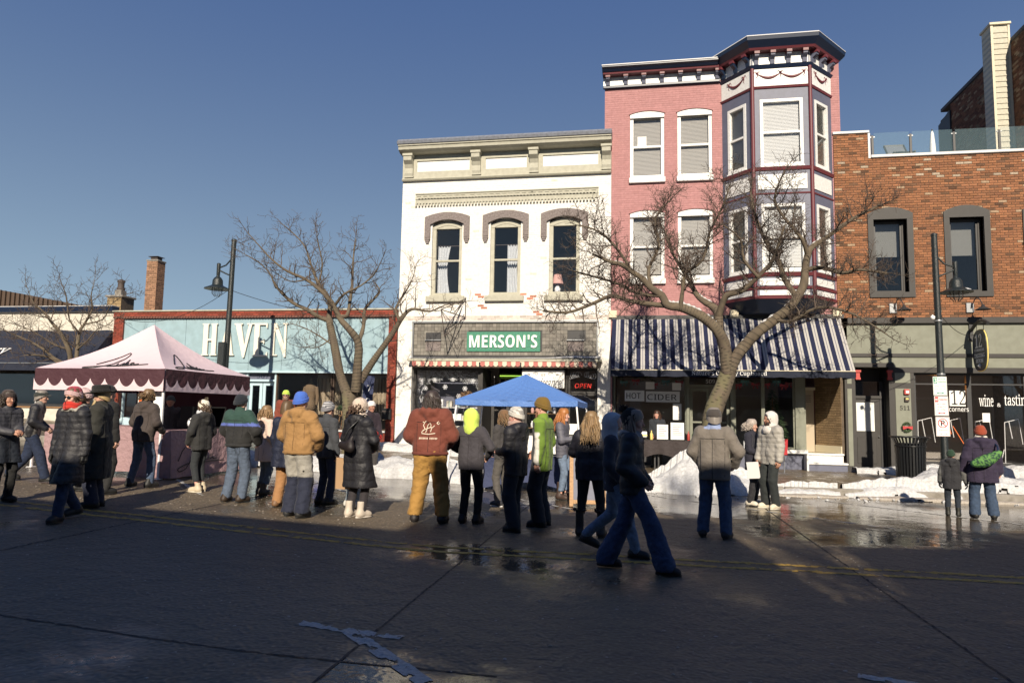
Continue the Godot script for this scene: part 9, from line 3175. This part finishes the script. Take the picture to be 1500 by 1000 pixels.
	person("striding woman with long hair, black bobble hat, padded jacket and wide blue jeans", {"at": [-0.10, 14.0], "h": 1.70, "face": 1.45, "feet": [[-0.09, 0.36, 0.0], [0.09, -0.31, 0.015]], "hands": [[-0.20, 0.98, 0.14], [0.20, 0.98, 0.12]], "poles": [[-0.4, 0, -1], [0.4, 0, -1]], "bulk": 0.03, "coat": {"hem": 0.84, "quilt": 0.009, "pitch": 0.13, "mat": "puffer", "sleeve": 0.012, "tone": func(p: Vector3): return Color(0.20, 0.19, 0.185) if p.y > 1.42 and absf(p.x) < 0.13 else Color(0.012, 0.016, 0.026), "hood": "down"}, "legs": {"tone": Color(0.040, 0.070, 0.155), "denim": true, "r": [0.102, 0.094, 0.118], "wrinkle": 0.016, "hem": 0.04}, "shoes": {"h": 0.08, "tone": Color(0.02, 0.015, 0.012)}, "hat": {"kind": "beanie", "tone": Color(0.008, 0.008, 0.010), "pom": Color(0.07, 0.055, 0.045), "pomr": 0.06, "tilt": -0.5, "top": 0.175}, "hair": {"tone": Color(0.20, 0.155, 0.12), "len": 0.50, "n": 150, "puff": 0.25, "back": -0.06, "spread": 1.7}, "skin": Color(0.5, 0.29, 0.23)})
	person("man in grey cap, grey jacket and blue jeans looking at the snow heap", {"at": [0.97, 11.6], "h": 1.76, "face": 2.85, "bulk": 0.022, "wide": 1.0, "look": 0.35, "feet": [[-0.16, -0.02, 0], [0.16, 0.0, 0]], "hands": [[-0.24, 0.98, 0.18], [0.20, 0.96, 0.18]], "poles": out, "coat": {"hem": 0.78, "sleeve": 0.012, "tone": func(p: Vector3): return Color(0.24, 0.30, 0.48) if p.y > 1.47 and absf(p.x) < 0.11 else Color(0.155, 0.135, 0.115), "wrinkle": 0.018, "collar": 0.05}, "legs": {"tone": Color(0.060, 0.105, 0.20), "denim": true, "r": [0.105, 0.088, 0.085]}, "shoes": {"h": 0.08, "tone": Color(0.015, 0.015, 0.017)}, "hat": {"kind": "cap", "tone": Color(0.058, 0.050, 0.044), "up": 0.01}, "hair": {"tone": Color(0.2, 0.18, 0.16)}})
	person("man in white hood and light grey padded jacket before the snow heap", {"at": [2.30, 8.1], "h": 1.74, "face": -0.95, "look": -0.25, "bulk": 0.022, "feet": [[-0.11, 0.02, 0], [0.11, 0.0, 0]], "hands": [[-0.21, 0.86, 0.12], [0.24, 0.80, 0.05]], "coat": {"hem": 0.80, "quilt": 0.009, "pitch": 0.085, "mat": "puffer", "tone": Color(0.33, 0.31, 0.275), "hood": "down", "sleeve": 0.01}, "legs": {"tone": Color(0.018, 0.02, 0.022), "r": [0.10, 0.085, 0.078]}, "shoes": {"h": 0.06, "tone": Color(0.62, 0.55, 0.42), "sole": Color(0.6, 0.55, 0.45)}, "hat": {"kind": "hood", "tone": Color(0.62, 0.59, 0.55)}, "beard": {"len": 0.03, "tone": Color(0.05, 0.03, 0.02)}, "skin": Color(0.40, 0.21, 0.14)})
	person("person in dark navy coat with red trim beside the light grey padded jacket", {"at": [2.02, 7.7], "h": 1.60, "face": 1.1, "hands": [[-0.1, 1.05, 0.26], [0.24, 0.8, 0.05]], "gloves": Color(0.34, 0.03, 0.03), "coat": {"hem": 0.72, "tone": Color(0.016, 0.018, 0.028), "collar": 0.06}, "legs": {"tone": Color(0.02, 0.022, 0.024)}, "shoes": {"h": 0.06, "tone": Color(0.6, 0.55, 0.45)}, "hair": {"tone": Color(0.35, 0.30, 0.26), "len": 0.1}})
	person("seller with long dark hair behind the cider table", {"at": [0.42, 0.75], "lift": 0.15, "h": 1.62, "face": -0.3, "hands": low_front, "coat": {"hem": 0.8, "tone": Color(0.02, 0.025, 0.035)}, "legs": {"tone": black}, "hair": {"tone": Color(0.045, 0.022, 0.014), "len": 0.26, "n": 120}, "skin": Color(0.5, 0.27, 0.2)})
	person("person in red and white knit hat at the end of the cider table", {"at": [-0.50, 1.3], "lift": 0.15, "h": 1.68, "face": 0.3, "coat": {"hem": 0.8, "tone": Color(0.04, 0.02, 0.02)}, "legs": {"tone": black}, "hat": {"kind": "beanie", "tone": Color(0.4, 0.05, 0.05), "cuff": Color(0.7, 0.7, 0.7), "pom": Color(0.6, 0.6, 0.62)}, "skin": Color(0.5, 0.27, 0.2)})
	person("small child in dark green cap and dark grey padded jacket holding an adult's hand", {"at": [5.28, 8.15], "h": 1.13, "face": 2.75, "bulk": 0.03, "hands": [[-0.34, 0.86, 0.02], [0.30, 0.78, 0.05]], "gloves": Color(0.015, 0.016, 0.02), "coat": {"hem": 0.72, "tone": func(p: Vector3): return Color(0.10, 0.10, 0.095) if absf(p.x) > 0.235 and p.y > 0.9 else Color(0.020, 0.022, 0.025), "hood": "down"}, "legs": {"tone": Color(0.022, 0.028, 0.045), "denim": true}, "shoes": {"h": 0.2, "tone": Color(0.018, 0.016, 0.015)}, "hat": {"kind": "beanie", "tone": Color(0.016, 0.045, 0.024)}})
	var ad := person("adult in rust knit cap and plum padded coat with a green patterned sling bag", {"at": [5.70, 8.3], "h": 1.56, "face": 2.95, "bulk": 0.045, "feet": [[-0.16, 0, 0], [0.15, 0, 0]], "hands": [[-0.30, 0.82, 0.05], [0.33, 0.84, 0.04]], "coat": {"hem": 0.68, "quilt": 0.004, "flare": 0.012, "tone": Color(0.024, 0.016, 0.040), "hood": "down", "sleeve": 0.012}, "legs": {"tone": Color(0.045, 0.075, 0.14), "denim": true, "r": [0.11, 0.095, 0.1]}, "shoes": {"h": 0.08, "tone": Color(0.012, 0.012, 0.014)}, "scarf": Color(0.6, 0.55, 0.48), "hat": {"kind": "beanie", "tone": Color(0.30, 0.055, 0.025)}})
	person("child in red hat and dark jacket walking along the wine shop", {"at": [9.55, 2.2], "lift": 0.15, "h": 1.15, "face": 1.2, "feet": [[-0.1, 0.2, 0], [0.1, -0.2, 0.08]], "coat": {"hem": 0.74, "tone": func(p: Vector3): return Color(0.5, 0.08, 0.02) if p.y > 1.28 else Color(0.015, 0.018, 0.024)}, "legs": {"tone": Color(0.02, 0.035, 0.045)}, "shoes": {"h": 0.2, "tone": Color(0.35, 0.22, 0.1)}, "hat": {"kind": "beanie", "tone": Color(0.45, 0.05, 0.03)}})
	make_bags(ad)

func make_bags(ad: Node3D) -> void:
	var bg := thing("sling_bag", "green leaf-patterned sling bag slung across the plum coat", "bag", ad.position, ad.rotation.y)
	var f := Field.new(Vector3(-0.30, 0.78, -0.40), Vector3(0.30, 1.25, 0.0), 0.018)
	for k in 6:
		var u := k / 5.0
		var a := Vector3(lerpf(0.17, -0.19, u), lerpf(0.92, 1.10, u) - 0.035 * sin(PI * u), -0.235)
		f.cap(a, a + Vector3(-0.02, 0.01, 0), 0.05 + 0.045 * sin(PI * u), 0.05 + 0.045 * sin(PI * u), 0.05, 1.3)
	var m := MB.new()
	f.net(m, func(p: Vector3): return Color(0.10, 0.24, 0.055) if cloth_noise.get_noise_3d(p.x * 240, p.y * 240, p.z * 60) > 0.02 else Color(0.012, 0.05, 0.03))
	part(m, "pouch", M.green_bag, bg)
	var s := MB.new()
	var pts := PackedVector3Array([Vector3(0.19, 0.95, -0.2), Vector3(0.24, 0.95, 0.0), Vector3(0.12, 1.05, 0.22), Vector3(-0.08, 1.2, 0.20), Vector3(-0.17, 1.32, 0.05), Vector3(-0.20, 1.22, -0.17), Vector3(-0.20, 1.10, -0.22)])
	s.tube(pts, PackedFloat32Array([0.014, 0.014, 0.014, 0.014, 0.014, 0.014, 0.014]), 5)
	s.col = Color(0.02, 0.05, 0.03)
	part(s, "strap", M.navy_paint, bg)
	var hb := thing("shoulder_bag", "black leather shoulder bag hanging on the long black padded coat", "bag", Vector3(-4.15, gy(-4.15), 11.75), 2.75)
	f = Field.new(Vector3(-0.30, 0.90, -0.44), Vector3(0.24, 1.30, -0.05), 0.018)
	f.cap(Vector3(-0.10, 1.02, -0.26), Vector3(0.08, 1.05, -0.25), 0.075, 0.06, 0.04, 1.3)
	f.cap(Vector3(-0.08, 1.10, -0.24), Vector3(-0.10, 1.18, -0.22), 0.05, 0.02, 0.06, 1.2)
	m = MB.new()
	f.net(m, Color(0.012, 0.011, 0.011))
	part(m, "pouch", M.shoe, hb)
	s = MB.new()
	s.tube(PackedVector3Array([Vector3(0.08, 1.08, -0.25), Vector3(-0.02, 1.28, -0.22), Vector3(-0.15, 1.49, -0.05), Vector3(-0.16, 1.45, 0.08)]), PackedFloat32Array([0.012, 0.012, 0.012, 0.012]), 5)
	part(s, "strap", M.black_metal, hb)
	var cb := MB.new()
	cb.prism(PackedVector2Array([Vector2(-0.14, 0.36), Vector2(0.14, 0.34), Vector2(0.13, 0.80), Vector2(-0.14, 0.82)]), -0.05, 0.05)
	var card := lone(cb, "paper_bag", M.card_brown, "brown paper bag carried by the woman in the long black padded coat", "bag")
	card.position = Vector3(-4.42, 0.1, 11.55)
	card.rotation.y = 0.5
	var cup := thing("takeaway_cup", "white takeaway cup in the hand of the ginger-haired woman", "cup", Vector3(-1.20, 1.13, 7.90))
	m = MB.new()
	m.lathe([Vector2(0.0, 0), Vector2(0.032, 0), Vector2(0.042, 0.11)], Vector3.ZERO, 14)
	part(m, "cup", M.card_brown, cup)
	m = MB.new()
	m.lathe([Vector2(0.045, 0.108), Vector2(0.045, 0.125), Vector2(0.036, 0.13), Vector2(0.0, 0.13)], Vector3.ZERO, 14)
	part(m, "lid", M.white_print, cup)
	cup = thing("takeaway_cup", "paper cup held by the person in the brown knit hat", "cup", Vector3(-8.74, gy(-8.7) + 1.0, 13.82))
	m = MB.new()
	m.lathe([Vector2(0.0, 0), Vector2(0.030, 0), Vector2(0.040, 0.10), Vector2(0.0, 0.10)], Vector3.ZERO, 14)
	part(m, "cup", M.white_print, cup)
	var cl := lone(bx(-0.11, 0.11, 0, 0.30, -0.006, 0.006), "clipboard", M.paper, "white clipboard held low beside the light grey padded jacket", "clipboard")
	cl.position = Vector3(2.02, 0.52, 8.05)
	cl.rotation = Vector3(0.1, -0.5, 0.1)
